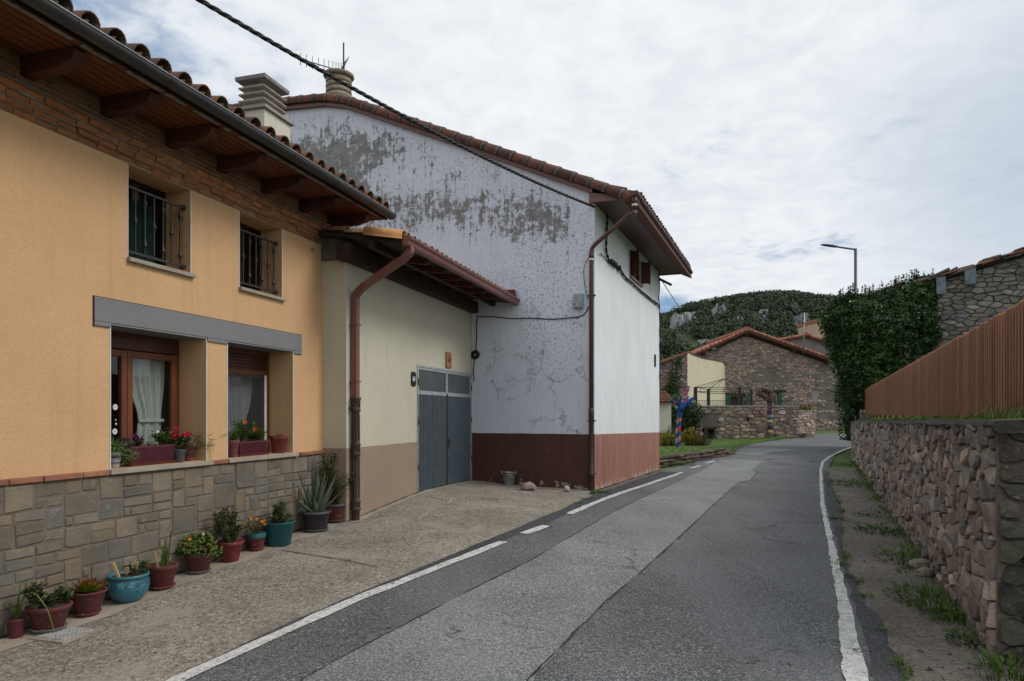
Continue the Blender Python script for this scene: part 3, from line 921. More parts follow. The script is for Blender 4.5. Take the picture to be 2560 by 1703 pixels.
# concrete forecourt from the house fronts to the asphalt
base = [FL.p(a, .0, 0)[:2] for a in (14, 8, 6, 4, 2, 0.3)] + [FG.p(a, -.02, 0)[:2] for a in (0.1, 1.5, 3, 4.5, 5.9)]
edge = []
inner = resample([FL.p(14, -.1, 0)[:2], FL.p(.05, -.1, 0)[:2]], .5) + resample([FG.p(0.1, -.1, 0)[:2], FG.p(5.8, -.1, 0)[:2]], .5) + [(-.5, 16.5), (.3, 16.1), (1.1, 15.8), (1.78, 15.45)]
ol = resample(ASL[:2] + ASL[2:8], .3)
outer = []
Lo = [0]
for a, b in zip(ol[:-1], ol[1:]): Lo.append(Lo[-1] + math.dist(a, b))
for i, p in enumerate(inner):
    f = i / (len(inner) - 1)
    # pair by depth first, ease to the corner
    y = min(p[1] * (1 - 0.12 * max(0, (p[1] - 8) / 8.5)), ASL[7][1])
    y = -3.0 + (ASL[7][1] + 3.0) * (f ** 1.0) if False else y
    outer.append((asl(max(-3, y)), max(-3, y)))
strip('forecourt', list(zip(inner, outer)), 'forecourt_concrete', 0.004, nc=14, step=0.5, jr=.02)
strip('pavement_strip', [(FL.p(a, -.05, 0)[:2], FL.p(a, .40 + .10 * mnoise.noise((a * .8, 0, 3)), 0)[:2]) for a in np.arange(9, .1, -.25)], 'smooth_concrete', 0.009, nc=2, step=.4, jr=.05)
strip('pavement_strip', [(FG.p(a, -.05, 0)[:2], FG.p(a, .16 + .25 * max(0, a - 4.6) + .06 * mnoise.noise((a, 0, 3)), 0)[:2]) for a in np.arange(0.02, 5.9, .25)], 'smooth_concrete', 0.009, nc=2, step=.4, jr=.04)
strip('pavement_strip', [(FW.p(a, -.05, 0)[:2], FW.p(a, .42 + .1 * mnoise.noise((a, 9, 3)), 0)[:2]) for a in np.arange(2.7, -.05, -.25)], 'smooth_concrete', 0.012, nc=2, step=.4, jr=.04)
# expansion joint across the concrete
j0, j1, j2 = G(705, 1378), G(860, 1402), G(945, 1420)
strip('pavement_joint', line_rows([j0, j1, j2], .018), 'seam', 0.014, nc=1, step=.1, jl=.004, jr=.004)
strip('pavement_joint', line_rows([G(1062, 1242), G(1122, 1253)], .015), 'seam', 0.014, nc=1, step=.1, jl=.004, jr=.004)
for F_, a0_, a1_, d_ in ((FL, .05, 7.5, .045), (FG, .02, 5.8, .005), (FW, .02, 2.6, .008), (FR, .02, 8.2, .01)):  # dark strips at the wall feet: dirt line and painted contact shadow
    strip('wall_foot_shade_dirt', [(F_.p(a, d_ - .03, 0)[:2], F_.p(a, d_ + .022 + .03 * mnoise.noise((a * 2.2, d_ * 90, 1)), 0)[:2]) for a in np.arange(a0_, a1_, .12)], 'seam', 0.016, nc=1, step=.3, jr=.014)
# scratch of white chalk on the forecourt
strip('chalk_mark', line_rows([G(1046, 1298), G(1094, 1268), G(1120, 1262), G(1134, 1245)], .012), 'road_paint', 0.016, nc=1, step=.08, jl=.004, jr=.004)
# dirt verge between asphalt and the stone wall
strip('verge', [((asr(y) - .03, y), FK.p((y - 5.65) / .9133 + .0, -.03, 0)[:2] if y > 5.2 else (3.94 + .446 * (y - 5.65) + .5, y)) for y in np.arange(-2, min(ymax, 31), .4)], 'verge_dirt', -0.004, nc=7, step=.5, jl=.05)
strip('verge', [((asl(y) - .25, y), (asl(y) + .03, y)) for y in np.arange(15.5, 23.4, .3)], 'verge_dirt', -0.003, nc=2, step=.4, jr=.05)
o_ = strip('lane', [((-12, 24.3), (-12, 26.0)), ((4.6, 23.6), (5.7, 25.2))], 'smooth_concrete', 0.01, nc=4, step=.5)

# ------------------------------------------------------------------ wooded hill with pale crags
def hill_top(kx):                                      # skyline elevation against bearing
    xs = [-1.2, -.6, -.3, .10, .207, .24, .27, .31, .36, .40, .46, .52, .58, .64, .9, 1.4]
    zs = [.03, .05, .08, .115, .130, .143, .152, .156, .160, .161, .158, .150, .135, .12, .09, .07]
    return float(np.interp(kx, xs, zs))
def hill_pt(kx, f, nz=1.0):                            # f 0 foot .. 1 crest .. beyond
    Y = 190 + 190 * f
    e = hill_top(kx)
    zc = EYE + e * 380
    z = (zc + 1.0) * (1 - (1 - min(f, 1)) ** 1.5) - 1.0
    if f > 1:
        z -= (f - 1) * 60
    X = kx * Y
    z += nz * 5 * mnoise.noise((X * .02, Y * .02, 1.7)) * min(1, f * 2) * (0.25 if f > .9 else 1)
    return (X, Y, z)
mb = MB()
ks = np.linspace(-1.2, 1.4, 130)
fs_ = np.linspace(0, 1.6, 40)
mb.add([hill_pt(k, f) for f in fs_ for k in ks], [(j * 130 + i, j * 130 + i + 1, (j + 1) * 130 + i + 1, (j + 1) * 130 + i) for j in range(39) for i in range(129)], smooth=True)
tag(mb.build('hill', 'hill_soil'), kind='structure', label='wooded hill rising behind the village')
crag_px = [(1706, 825, 66, 78), (1790, 795, 36, 64), (1890, 798, 26, 34), (1990, 822, 30, 60), (2010, 834, 22, 44), (2034, 832, 22, 30), (1752, 868, 42, 26), (1832, 812, 18, 30), (1964, 780, 8, 22), (1728, 800, 24, 30)]
def crag(px, py, wd, ht):
    kx = (px - CXP) / FPX
    ez = (HZ - py) / FPX
    f = 0.2
    for i in range(80):
        q = hill_pt(kx, f)
        if (q[2] - EYE) / q[1] >= ez: break
        f += 0.01
    q = Vector(hill_pt(kx, f))
    s = q.y / FPX * 1.2
    mb = MB()
    nU, nV = 22, 18
    vs = []
    for j in range(nV + 1):
        v = j / nV
        for i in range(nU + 1):
            u = i / nU * 2 - 1
            edge = 1 - 0.28 * abs(mnoise.noise((u * 2.1 + px, v * 3, 0))) - .25 * max(0, v - .55) * (1 + mnoise.noise((u * 3 + px, 1, 2)))
            x = u * wd / 2 * s * edge * (0.95 + .15 * (1 - v))
            h = (v - .62) * ht * s * .95 * (1 - .22 * abs(u) ** 4 + .34 * mnoise.noise((u * 3.1, px * .1, 5)))
            dd = 5 * (1 - u ** 4) * (1 - .3 * v) + 3.6 * mnoise.noise((u * 4, v * 3 + px, 9)) + 1.6 * mnoise.noise((u * 11, v * 5 + px, 2))
            vs.append((q.x + x, q.y - dd - 7.5 + v * ht * s * .35, q.z + h))
    m_ = nU + 1
    mb.add(vs, [(j * m_ + i, j * m_ + i + 1, (j + 1) * m_ + i + 1, (j + 1) * m_ + i) for j in range(nV) for i in range(nU)], smooth=False)
    tag(mb.build('cliff', 'cliff_rock'), kind='structure')
for c in crag_px:
    crag(*c)
crag_k = [((px - CXP) / FPX, (HZ - py) / FPX, wd / FPX / 2, ht / FPX / 2) for px, py, wd, ht in crag_px]
mb = MB()
rh = random.Random(11)
V, F_, T = [], [], []
cnt = 0
for _ in range(5600):
    kx = rh.uniform(.05, .66)
    f = rh.random() ** 0.7 * 1.06
    q = hill_pt(kx, f)
    ez = (q[2] - EYE) / q[1]
    if ez < .02: continue
    if any(abs((kx - c[0]) / c[2]) < 1.0 and -1.35 < (ez - c[1]) / c[3] < .85 for c in crag_k) and rh.random() < .93:
        continue
    open_ = mnoise.noise((q[0] * .022, q[1] * .03, 8.0))
    if open_ > .34 and rh.random() < .75: continue
    r = rh.uniform(1.7, 3.6) * (0.8 if f > .97 else 1)
    sh = rh.uniform(.62, 1.30)
    hue = rh.random()
    base_t = (sh * (1.0 + .25 * hue), sh * (1.0 + .12 * hue), sh * (1.0 - .1 * hue))
    nlf = int(26 * r)
    for k in range(nlf):
        d = rv() if False else None
        a = rh.uniform(0, 6.283); cz = rh.uniform(-.35, 1)
        sq = math.sqrt(max(0, 1 - cz * cz))
        rr = r * (0.75 + .3 * rh.random())
        c = (q[0] + rr * sq * math.cos(a), q[1] + rr * sq * math.sin(a), q[2] + r * .55 + rr * cz * .85)
        s = rh.uniform(.28, .62)
        u = Vector((rh.uniform(-1, 1), rh.uniform(-1, 1), rh.uniform(-1, 1))).normalized()
        n = Vector((sq * math.cos(a), sq * math.sin(a), cz)) + u * .6
        x = n.orthogonal().normalized() * s
        y = n.cross(x).normalized() * s
        b = len(V)
        cv = Vector(c)
        V += [tuple(cv + x), tuple(cv + y * .8), tuple(cv - x * .9), tuple(cv - y)]
        F_.append((b, b + 1, b + 2, b + 3))
        v_ = rh.uniform(.7, 1.25)
        T.append(tuple(z * v_ for z in base_t))
mb.v, mb.f, mb.t, mb.sm = V, F_, T, [False] * len(F_)
tag(mb.build('hill_wood', 'hill_leaf'), label='dense dark evergreen wood covering the hill behind the village', kind='stuff', cat='wood')

# ================================================================== orange house
OH = thing('orange_house', FL.p(0, 0, -.1), 'ochre orange house with brick cornice, deep wooden eaves and stone clad foot', 'house')
LEN = 12.0
zg = 4.36
def hitrect(F, xl, xr, ytl, ybl):
    al, zt = F.hit(xl, ytl)
    _, zb = F.hit(xl, ybl)
    ar, _ = F.hit(xr, 900)
    return (min(al, ar), max(al, ar), zb, zt)
UW1 = hitrect(FL, 319, 476.5, 426, 643)
UW2 = hitrect(FL, 598, 705, 539, 720)
GW1 = hitrect(FL, 275, 515.7, 807, 1171.5)
GW2 = hitrect(FL, 568, 732.4, 855.8, 1148)
UW1 = UW1[:3] + (zg + .0,)
UW2 = (UW2[0], UW2[1], UW1[2], zg + .0)
zs_ = (GW1[2] + GW2[2]) / 2
zt_ = (GW1[3] + GW2[3]) / 2
GW1 = GW1[:2] + (zs_, zt_)
GW2 = GW2[:2] + (zs_, zt_)
HOLES = [UW1, UW2, GW1, GW2]
print('holes', HOLES)
def wall_with_holes(mb, F, a0, a1, z0, z1, holes, depth, d=0.0, tint=(1, 1, 1)):
    As = sorted({a0, a1, *[h[0] for h in holes], *[h[1] for h in holes]})
    Zs = sorted({z0, z1, *[h[2] for h in holes], *[h[3] for h in holes]})
    for i in range(len(As) - 1):
        for j in range(len(Zs) - 1):
            ca, cz = (As[i] + As[i + 1]) / 2, (Zs[j] + Zs[j + 1]) / 2
            if any(h[0] < ca < h[1] and h[2] < cz < h[3] for h in holes):
                continue
            mb.quad(F.p(As[i], d, Zs[j]), F.p(As[i + 1], d, Zs[j]), F.p(As[i + 1], d, Zs[j + 1]), F.p(As[i], d, Zs[j + 1]), tint)
    for h in holes:
        b0, b1, c0, c1 = h
        for (p, q) in (((b0, c0), (b0, c1)), ((b1, c1), (b1, c0)), ((b0, c1), (b1, c1)), ((b1, c0), (b0, c0))):
            mb.quad(F.p(p[0], d, p[1]), F.p(q[0], d, q[1]), F.p(q[0], d - depth, q[1]), F.p(p[0], d - depth, p[1]), tint)
mb = MB()
wall_with_holes(mb, FL, 0, LEN, -.7, 4.95, HOLES, .42)
D_ = -8.0
for (p, q) in (((0, 0), (0, D_)), ((0, D_), (LEN, D_)), ((LEN, D_), (LEN, 0))):
    mb.quad(FL.p(p[0], p[1], -.7), FL.p(q[0], q[1], -.7), FL.p(q[0], q[1], 4.95), FL.p(p[0], p[1], 4.95))
mb.build('wall', 'orange_render', OH)
mb = MB()                                            # inner rooms keep the windows dark
for h in HOLES:
    a0, a1, z0, z1 = h[0] - .25, h[1] + .25, h[2] - .2, h[3] + .15
    for d0, d1 in ((-2.6, -2.58),):
        mb.fbox(FL, a0, a1, d0, d1, z0, z1)
    mb.fbox(FL, a0, a0 + .02, -2.58, -.43, z0, z1)
    mb.fbox(FL, a1 - .02, a1, -2.58, -.43, z0, z1)
    mb.fbox(FL, a0, a1, -2.58, -.43, z1 - .02, z1)
    mb.fbox(FL, a0, a1, -2.58, -.43, z0, z0 + .02)
mb.build('room', 'interior_dark', OH)
mb = MB()                                            # white corner beads
for h in (GW1, GW2):
    for a in (h[0], h[1]):
        mb.fbox(FL, a - .006, a + .006, -.004, .006, h[2], h[3])
    mb.fbox(FL, h[0] + .006, h[1] - .006, -.004, .006, h[3] - .006, h[3] + .006)
for h in (UW1, UW2):
    for a in (h[0], h[1]):
        mb.fbox(FL, a - .005, a + .005, -.004, .005, h[2] + .001, h[3] - .01)
mb.build('corner_bead', 'white_trim', OH)

# lintel: grey roughcast panel
la0, lz = FL.hit(752, 841)
la1, lz1 = FL.hit(233, 737)
ltop = (lz + lz1) / 2
mb = MB()
As = sorted([la0, la1, GW1[0], GW1[1], GW2[0], GW2[1]])
zb = zt_ + .006
mb.fbox(FL, la0, la1, -.003, .022, zb + .001, ltop)
for a0, a1 in ((la0, GW2[0] - .007), (GW2[1] + .007, GW1[0] - .007), (GW1[1] + .007, la1)):
    mb.fbox(FL, a0, a1, -.003, .021, zb - .045, zb + .001)
mb.build('lintel', 'grey_render', OH, bevel=.006)
mb = MB()
mb.fbox(FL, la0 - .008, la1 + .008, -.003, .012, ltop, ltop + .008)
mb.fbox(FL, la0 - .008, la0, -.003, .012, zb - .05, ltop)
mb.fbox(FL, la1, la1 + .008, -.003, .012, zb - .05, ltop)
mb.build('lintel_joint', 'dark_wood', OH)
mb = MB()                                            # grey soffits of the two big openings
for h in (GW1, GW2):
    mb.fbox(FL, h[0] + .002, h[1] - .002, -.41, -.008, h[3] - .012, h[3] - .001)
mb.build('lintel_underside', 'grey_render', OH)

# stone-clad foot, brick ledge, sills
zled = zs_ - .055
mb = MB()
rs = random.Random(5)
CU, CV = .098, .105
na, nz = int(7.6 / CU), int((zled + .02 + .42) / CV)
occ = [[False] * nz for _ in range(na)]
def clad_col():
    b = rs.choice([(1, .98, .95), (.95, .96, .96), (1.05, 1.0, .93), (.88, .92, .95), (1.0, .95, .87), (1.0, 1.0, 1.0), (1.1, 1.06, 1.0), (.80, .87, .95)])
    k = rs.uniform(.82, 1.15)
    return tuple(x * k for x in b)
order = [(i, j) for j in range(nz - 1, -1, -1) for i in range(na)]
for (i, j) in order:
    if occ[i][j]: continue
    wv_ = rs.choice([2, 2, 3, 3, 3, 4, 2])
    hv = rs.choice([1, 1, 1, 1, 2, 2]) if wv_ > 1 else rs.choice([1, 2])
    if rs.random() < .035: wv_, hv = 4, 3
    while wv_ > 1 and any(i + q >= na or occ[i + q][j] for q in range(wv_)): wv_ -= 1
    while hv > 1 and any(j - r < 0 or occ[i + q][j - r] for q in range(wv_) for r in range(hv)): hv -= 1
    for q in range(wv_):
        for r in range(hv): occ[i + q][j - r] = True
    a0, a1 = i * CU, min(7.6, (i + wv_) * CU)
    z1_, z0_ = -.44 + (j + 1) * CV, -.44 + (j + 1 - hv) * CV
    if j == nz - 1: z1_ = zled - .01
    g = .012
    jj = lambda: rs.uniform(-.008, .010)
    pts = [(a0 + g + jj(), z0_ + g + jj()), (a1 - g + jj(), z0_ + g + jj()), (a1 - g + jj(), z1_ - g + jj()), (a0 + g + jj(), z1_ - g + jj())]
    if rs.random() < .35:
        k = rs.randrange(4); p_, n_ = pts[k], pts[(k + 1) % 4]
        pts[k:k + 1] = [lerp(p_, pts[k - 1], rs.uniform(.08, .25)), lerp(p_, n_, rs.uniform(.08, .25))]
    n = len(pts)
    cx = sum(p[0] for p in pts) / n; cz = sum(p[1] for p in pts) / n
    dep = rs.uniform(.018, .030)
    tilt = (rs.uniform(-.02, .02), rs.uniform(-.02, .02))
    vs = [FL.p(x, .0, z) for x, z in pts]
    for ins, dd in ((0, .72), (.014, 1.0)):
        for x, z in pts:
            L = math.hypot(x - cx, z - cz); k = 1 - ins / L
            X, Z = cx + (x - cx) * k, cz + (z - cz) * k
            vs.append(FL.p(X, .012 + dep * dd + tilt[0] * (X - cx) + tilt[1] * (Z - cz), Z))
    fs = [(q * n + k, q * n + (k + 1) % n, (q + 1) * n + (k + 1) % n, (q + 1) * n + k) for q in range(2) for k in range(n)] + [tuple(range(2 * n, 3 * n))]
    mb.add(vs, fs, clad_col())
base_o = mb.build('stone_base', 'stone_clad', OH)
mb = MB()
mb.fbox(FL, .0, 7.6, .001, .024, -.6, zled - .004)
mb.build('base_mortar', 'clad_mortar', base_o)
mb = MB()
a = .01
segs = []
sill_r = [(GW1[0] - .045, GW1[1] + .05), (GW2[0] - .05, GW2[1] + .045)]
while a < 7.5:
    L = rs.uniform(.30, .42)
    a1 = a + L
    for s0, s1 in sill_r:
        if a < s0 < a1: a1 = s0 - .006
        if s0 - .01 <= a < s1: a = s1 + .006; a1 = a + L
    for s0, s1 in sill_r:
        if a < s0 < a1: a1 = s0 - .006
    if a1 - a > .05:
        mb = MB()
        mb.fbox(FL, a, a1 - .008, -.002, .058 + rs.uniform(-.005, .006), zled, zled + .052 + rs.uniform(-.004, .004), jit((1, .95, .92), .18))
        mb.build('ledge_brick', 'terracotta_ledge', OH, bevel=.008)
    a = a1
for (s0, s1) in sill_r:
    mb = MB()
    mb.fbox(FL, s0, s1, -.40, .075, zled + .002, zs_ - .001)
    mb.build('window_sill', 'sill_stone', OH, bevel=.006)
for h in (UW1, UW2):
    mb = MB()
    mb.fbox(FL, h[0] - .04, h[1] + .015, -.34, .05, h[2] - .045, h[2] - .001)
    mb.build('window_sill', 'sill_stone', OH, bevel=.004)

# brick cornice: stepped courses of chipped brick, then flat brickwork up to the boards
mb, mo = MB(), MB()
z = zg
CL = 8.6
for row, (hh, d0) in enumerate([(.062, .020), (.062, .050), (.062, .080), (.062, .105)] + [(.055, .06)] * 5):
    a = -.04 - rs.random() * .12
    corb = row < 4
    while a < CL:
        L = rs.uniform(.20, .26) if corb else rs.uniform(.22, .25)
        a0, a1 = max(a, -.10 if corb else -.02), a + L - .012
        dd = d0 + rs.uniform(-.008, .010) * (1.5 if corb else .6)
        tn = jit((1.08, 1.0, .95) if corb else (.74, .66, .66), .16)
        z0, z1 = z + .003 + rs.uniform(0, .006), z + hh - (.004 if corb else .014)
        if a1 - a0 > .04:
            if corb:
                ch = rs.uniform(.012, .03)
                # chamfered nose, as the corbel bricks have
                ring = [FL.p(a0, -.01, z0), FL.p(a0, dd - ch, z0), FL.p(a0, dd, z0 + ch * 1.1), FL.p(a0, dd - rs.uniform(0, .012), z1), FL.p(a0, -.01, z1)]
                mb.prism(ring, FL.v(a1 - a0, 0, 0), tn)
            else:
                mb.fbox(FL, a0, a1, -.01, dd, z0, z1, tn)
        a += L
    z += hh
ztopb = z
corn = mb.build('brick_cornice', 'brick', OH, bevel=.006)
mo.fbox(FL, -.015, CL, -.008, .004, zg + .004, zg + .062)
for _k in range(1, 4):
    mo.fbox(FL, -.015, CL, -.008, (.0, .022, .052, .078)[_k], zg + .062 * _k, zg + .062 * (_k + 1))
mo.fbox(FL, -.015, CL, -.008, .050, zg + .248, ztopb)
mo.build('cornice_mortar', 'brick_mortar', corn)

# eaves: boards, brackets, gutter, tiles
ZS = ztopb + .004
AE = -.62
mb = MB()
for k in range(8):
    d0 = .0 + k * .1
    mb.fbox(FL, AE + .02, LEN, d0, d0 + .086, ZS, ZS + .02, jit((1, 1, 1), .12))
mb.fbox(FL, AE + .02, LEN, .0, .79, ZS + .021, ZS + .03, (.12, .1, .1))
mb.fbox(FL, AE + .02, LEN, -.3, .0, ZS, ZS + .02)
mb.build('eaves_boards', 'soffit_wood', OH)
mb = MB()
mb.fbox(FL, AE + .02, LEN, .79, .815, ZS - .01, ZS + .16, (.55, .55, .55))
mb.build('fascia_board', 'dark_wood', OH)
mb = MB()                                            # blobs of mortar squeezed out under the tiles
for k in range(110):
    a = rs.uniform(AE, 8)
    L = rs.uniform(.05, .22)
    mb.hexa([FL.p(a + x * L, .74 + y * rs.uniform(.02, .06), ZS - .004 - q * rs.uniform(.004, .018)) for q in (1, 0) for x, y in ((0, 0), (1, 0), (1, 1), (0, 1))])
mb.build('eaves_mortar', 'brick_mortar', OH)
for px, py in ((38, 225), (239, 300), (402, 372), (532, 430), (643, 482), (739, 530), (822, 560)):
    a, _ = FL.hit(px, py)
    hw = .062
    prof = [(-.05, ZS - .003), (.66, ZS - .003), (.70, ZS - .035), (.665, ZS - .06), (.655, ZS - .10), (.62, ZS - .125), (.54, ZS - .135), (.50, ZS - .155), (.42, ZS - .16), (-.05, ZS - .175)]
    mb = MB()
    mb.prism([FL.p(a - hw * 2, d, z_) for d, z_ in prof], FL.v(hw * 2, 0, 0), jit((1, 1, 1), .15))
    mb.build('rafter_bracket', 'beam_wood', OH, bevel=.008)
for a in (FL.hit(38, 225)[0] + 1.0, FL.hit(38, 225)[0] + 2.0):
    mb = MB()
    mb.prism([FL.p(a - .12, d, z_) for d, z_ in prof], FL.v(.124, 0, 0))
    mb.build('rafter_bracket', 'beam_wood', OH, bevel=.008)
mb = MB()                                            # half-round gutter with joints
ring = []
gc, gr = .885, .078
zgc = 4.955
prof = [(gc + gr * math.cos(th), zgc + gr * math.sin(th)) for th in [math.pi + math.pi * k / 10 for k in range(11)]]
prof_in = [(gc + (gr - .006) * math.cos(th), zgc + (gr - .006) * math.sin(th)) for th in [2 * math.pi - math.pi * k / 10 for k in range(11)]]
mb.prism([FL.p(AE, d, z_) for d, z_ in prof + prof_in], FL.v(LEN - AE, 0, 0), smooth=True)
gut = mb.build('gutter', 'black_gutter', OH)
mb = MB()
mb.tube([FL.p(AE - .002, gc + gr, zgc + .004), FL.p(LEN, gc + gr, zgc + .004)], .009, 6)
mb.build('gutter_lip', 'galvanised', gut)
for a in np.arange(.15, 9, 1.02):
    mb = MB()
    pr_ = [(gc + (gr + .004) * math.cos(th), zgc + (gr + .004) * math.sin(th)) for th in [math.pi + math.pi * k / 10 for k in range(11)]]
    pi_ = [(gc + (gr - .001) * math.cos(th), zgc + (gr - .001) * math.sin(th)) for th in [2 * math.pi - math.pi * k / 10 for k in range(11)]]
    mb.prism([FL.p(a, d, z_) for d, z_ in pr_ + pi_], FL.v(.018, 0, 0), smooth=True)
    mb.build('gutter_joint', 'black_gutter', gut)
SL = .27
mb = MB()
O = FL.p(AE + .02, .86, 5.005)
barrel_tiles(mb, O, FL.v(1, 0, 0), FL.v(0, -1, SL), 9.6, 5.0, .277, .36, .105, lambda i, k: jit((1.05, .95, .9) if rs.random() < .7 else (.8, .85, .85), .22))
rf = mb.build('roof', 'roof_tile', OH)
mb = MB()
up = FL.v(0, -1, SL).normalized()
mb.hexa([FL.p(a, d, 5.0 + (.85 - d) * SL - q) for q in (.09, -.005) for a, d in ((AE + .04, .80), (LEN, .80), (LEN, -9), (AE + .04, -9))])
mb.build('roof_deck', 'tile_mortar', rf)
# chimney on the roof
FCx = Frame(FL.p(.34, -.85, 0)[:2], FL.u, FL.n)
ch = MB()
ch.fbox(FCx, -.70, 0, -.57, 0, 5.2, 6.53)
chm = ch.build('chimney', 'chimney_render', OH, bevel=.01)
mb = MB()
mb.fbox(FCx, -.75, .05, -.62, .05, 6.53, 6.575)
mb.fbox(FCx, -.63, -.06, -.51, -.05, 6.575, 6.62)
zc = 6.62
A0_, A1_, D0_, D1_ = -.645, -.05, -.525, -.04
def slat(z0, h1, h2, o, tn):
    mb.hexa([FCx.p(a, d, z0) for a, d in ((A0_ + .07, D0_ + .07), (A1_ - .07, D0_ + .07), (A1_ - .07, D1_ - .07), (A0_ + .07, D1_ - .07))] + [FCx.p(a, d, z0 + h1) for a, d in ((A0_ - o, D0_ - o), (A1_ + o, D0_ - o), (A1_ + o, D1_ + o), (A0_ - o, D1_ + o))], tn)
    mb.fbox(FCx, A0_ - o, A1_ + o, D0_ - o, D1_ + o, z0 + h1, z0 + h1 + h2, tn)
for k in range(4):
    for a0, a1, d0, d1 in ((-.60, -.55, -.46, -.10), (-.145, -.095, -.46, -.10), (-.38, -.31, -.13, -.09), (-.38, -.31, -.48, -.44)):
        mb.fbox(FCx, a0, a1, d0, d1, zc - .001, zc + .045)
    zc += .038
    if k < 3:
        slat(zc, .045, .022, 0.0, (1, .97, .92)); zc += .067
    else:
        slat(zc, .06, .06, .035, (.66, .68, .73))
mb.build('chimney_cap', 'concrete_cap', chm)

# ------------------------------------------------------------------ its windows
def frame_rect(mb, F, a0, a1, z0, z1, w_, d0, d1, tint=(1, 1, 1)):
    mb.fbox(F, a0, a0 + w_, d0, d1, z0, z1, tint)
    mb.fbox(F, a1 - w_, a1, d0, d1, z0, z1, tint)
    mb.fbox(F, a0 + w_, a1 - w_, d0 + .001, d1 - .001, z1 - w_, z1, tint)
    mb.fbox(F, a0 + w_, a1 - w_, d0 + .001, d1 - .001, z0, z0 + w_, tint)
def curtain(F, a0, a1, z0, z1, d, tie=None, pull=0.5, side=1, name='curtain', mat='curtain_white', parent=None):
    """hanging cloth with folds; tie = height where it is gathered"""
    mb = MB()
    nu, nv = 60, 30
    vs = []
    for j in range(nv + 1):
        z_ = z0 + (z1 - z0) * j / nv
        if tie:
            g = math.exp(-((z_ - tie) / .30) ** 2) if z_ > tie else 1 - .25 * (tie - z_) / max(.1, tie - z0)
            g = max(0, min(1, g))
        else:
            g = 0
        c_ = a0 + (a1 - a0) * (.5 + .18 * side * g)
        hw = (a1 - a0) / 2 * (1 - pull * g)
        for i in range(nu + 1):
            u = i / nu * 2 - 1
            fold = math.sin(u * 22 + math.sin(z_ * 2) * .5) * .016 * (1 - .4 * g) + math.sin(u * 9) * .012
            vs.append(F.p(c_ + u * hw, d + fold, z_))
    m_ = nu + 1
    mb.add(vs, [(j * m_ + i, j * m_ + i + 1, (j + 1) * m_ + i + 1, (j + 1) * m_ + i) for j in range(nv) for i in range(nu)], smooth=True)
    if tie:
        c_ = a0 + (a1 - a0) * (.5 + .18 * side)
        hw = (a1 - a0) / 2 * (1 - pull)
        mb.fbox(F, c_ - hw - .01, c_ + hw + .01, d + .022, d + .034, tie - .025, tie + .01)
    return mb.build(name, mat, parent)
DW = -.40
h = GW1
mb = MB()
frame_rect(mb, FL, h[0] + .001, h[1] - .001, h[2], h[3] - .013, .055, DW - .05, DW + .0)
mb.fbox(FL, h[0] + .056, h[1] - .056, DW - .045, DW + .03, h[3] - .20, h[3] - .068, (.55, .55, .55))
wn = mb.build('window', 'window_wood', OH, bevel=.004)
mid = FL.hit(200 + 415 / 3.563, 1000, DW)[0]
for (a0, a1) in ((h[0] + .058, mid - .003), (mid + .003, h[1] - .058)):
    mb = MB()
    frame_rect(mb, FL, a0, a1, h[2] + .057, h[3] - .21, .075, DW - .04, DW + .012, (1.15, 1.1, 1.05))
    sh_ = mb.build('sash', 'window_wood', wn, bevel=.006)
    mb = MB()
    mb.quad(FL.p(a0 + .07, DW - .02, h[2] + .12), FL.p(a1 - .07, DW - .02, h[2] + .12), FL.p(a1 - .07, DW - .02, h[3] - .28), FL.p(a0 + .07, DW - .02, h[3] - .28))
    mb.build('pane', 'window_glass', wn)
curtain(FL, h[0] + .12, mid - .10, h[2] + .05, h[3] - .25, DW - .12, tie=h[2] + .50, pull=.38, side=-.6, parent=wn)
curtain(FL, mid + .13, h[1] - .02, h[2] + .05, h[3] - .25, DW - .12, tie=h[2] + .50, pull=.5, side=1.5, parent=wn)
mb = MB()                                            # paper snowflakes stuck on the panes
for px, py, r in ((288, 1018, .034), (287, 1079, .034), (395, 1082, .028), (337, 1108, .028), (290, 1060, .012), (289, 1050, .008)):
    a, z_ = FL.hit(px, py, DW - .016)
    for k in range(6):
        th = k * math.pi / 6
        dx, dz = math.cos(th), math.sin(th)
        mb.hexa([FL.p(a + dx * s1 * r - dz * s2 * r * .16, DW - .017 + q, z_ + dz * s1 * r + dx * s2 * r * .13) for q in (0, .002) for s1, s2 in ((-1, -1), (1, -1), (1, 1), (-1, 1))])
mb.build('snowflake_sticker', 'plaque_white', wn)
h = GW2
mb = MB()
frame_rect(mb, FL, h[0] + .001, h[1] - .001, h[2], h[3] - .013, .06, DW - .05, DW)
wn2 = mb.build('window', 'window_wood', OH, bevel=.004)
zsh = FL.hit(200 + 1330 / 3.563, 780 + 505 / 3.563, DW)[1]
mb = MB()
zz = zsh
while zz < h[3] - .07:
    mb.fbox(FL, h[0] + .06, h[1] - .06, DW - .035, DW - .012 + .004 * ((int(zz * 1000) // 45) % 2), zz + .003, min(zz + .042, h[3] - .074), (.45, .42, .42))
    zz += .044
mb.fbox(FL, h[0] + .06, h[1] - .06, DW - .03, DW - .001, zsh - .05, zsh + .002, (.9, .85, .85))
mb.build('roller_shutter', 'window_wood', wn2)
mb = MB()
frame_rect(mb, FL, h[0] + .115, h[1] - .06, h[2] + .06, zsh - .052, .05, DW - .045, DW - .006, (.5, .45, .45))
mb.build('sash', 'window_wood', wn2)
mb = MB()
mb.fbox(FL, h[0] + .061, h[0] + .113, DW - .03, DW - .008, h[2] + .06, zsh - .053)
mb.build('screen_frame', 'white_trim', wn2)
mb = MB()
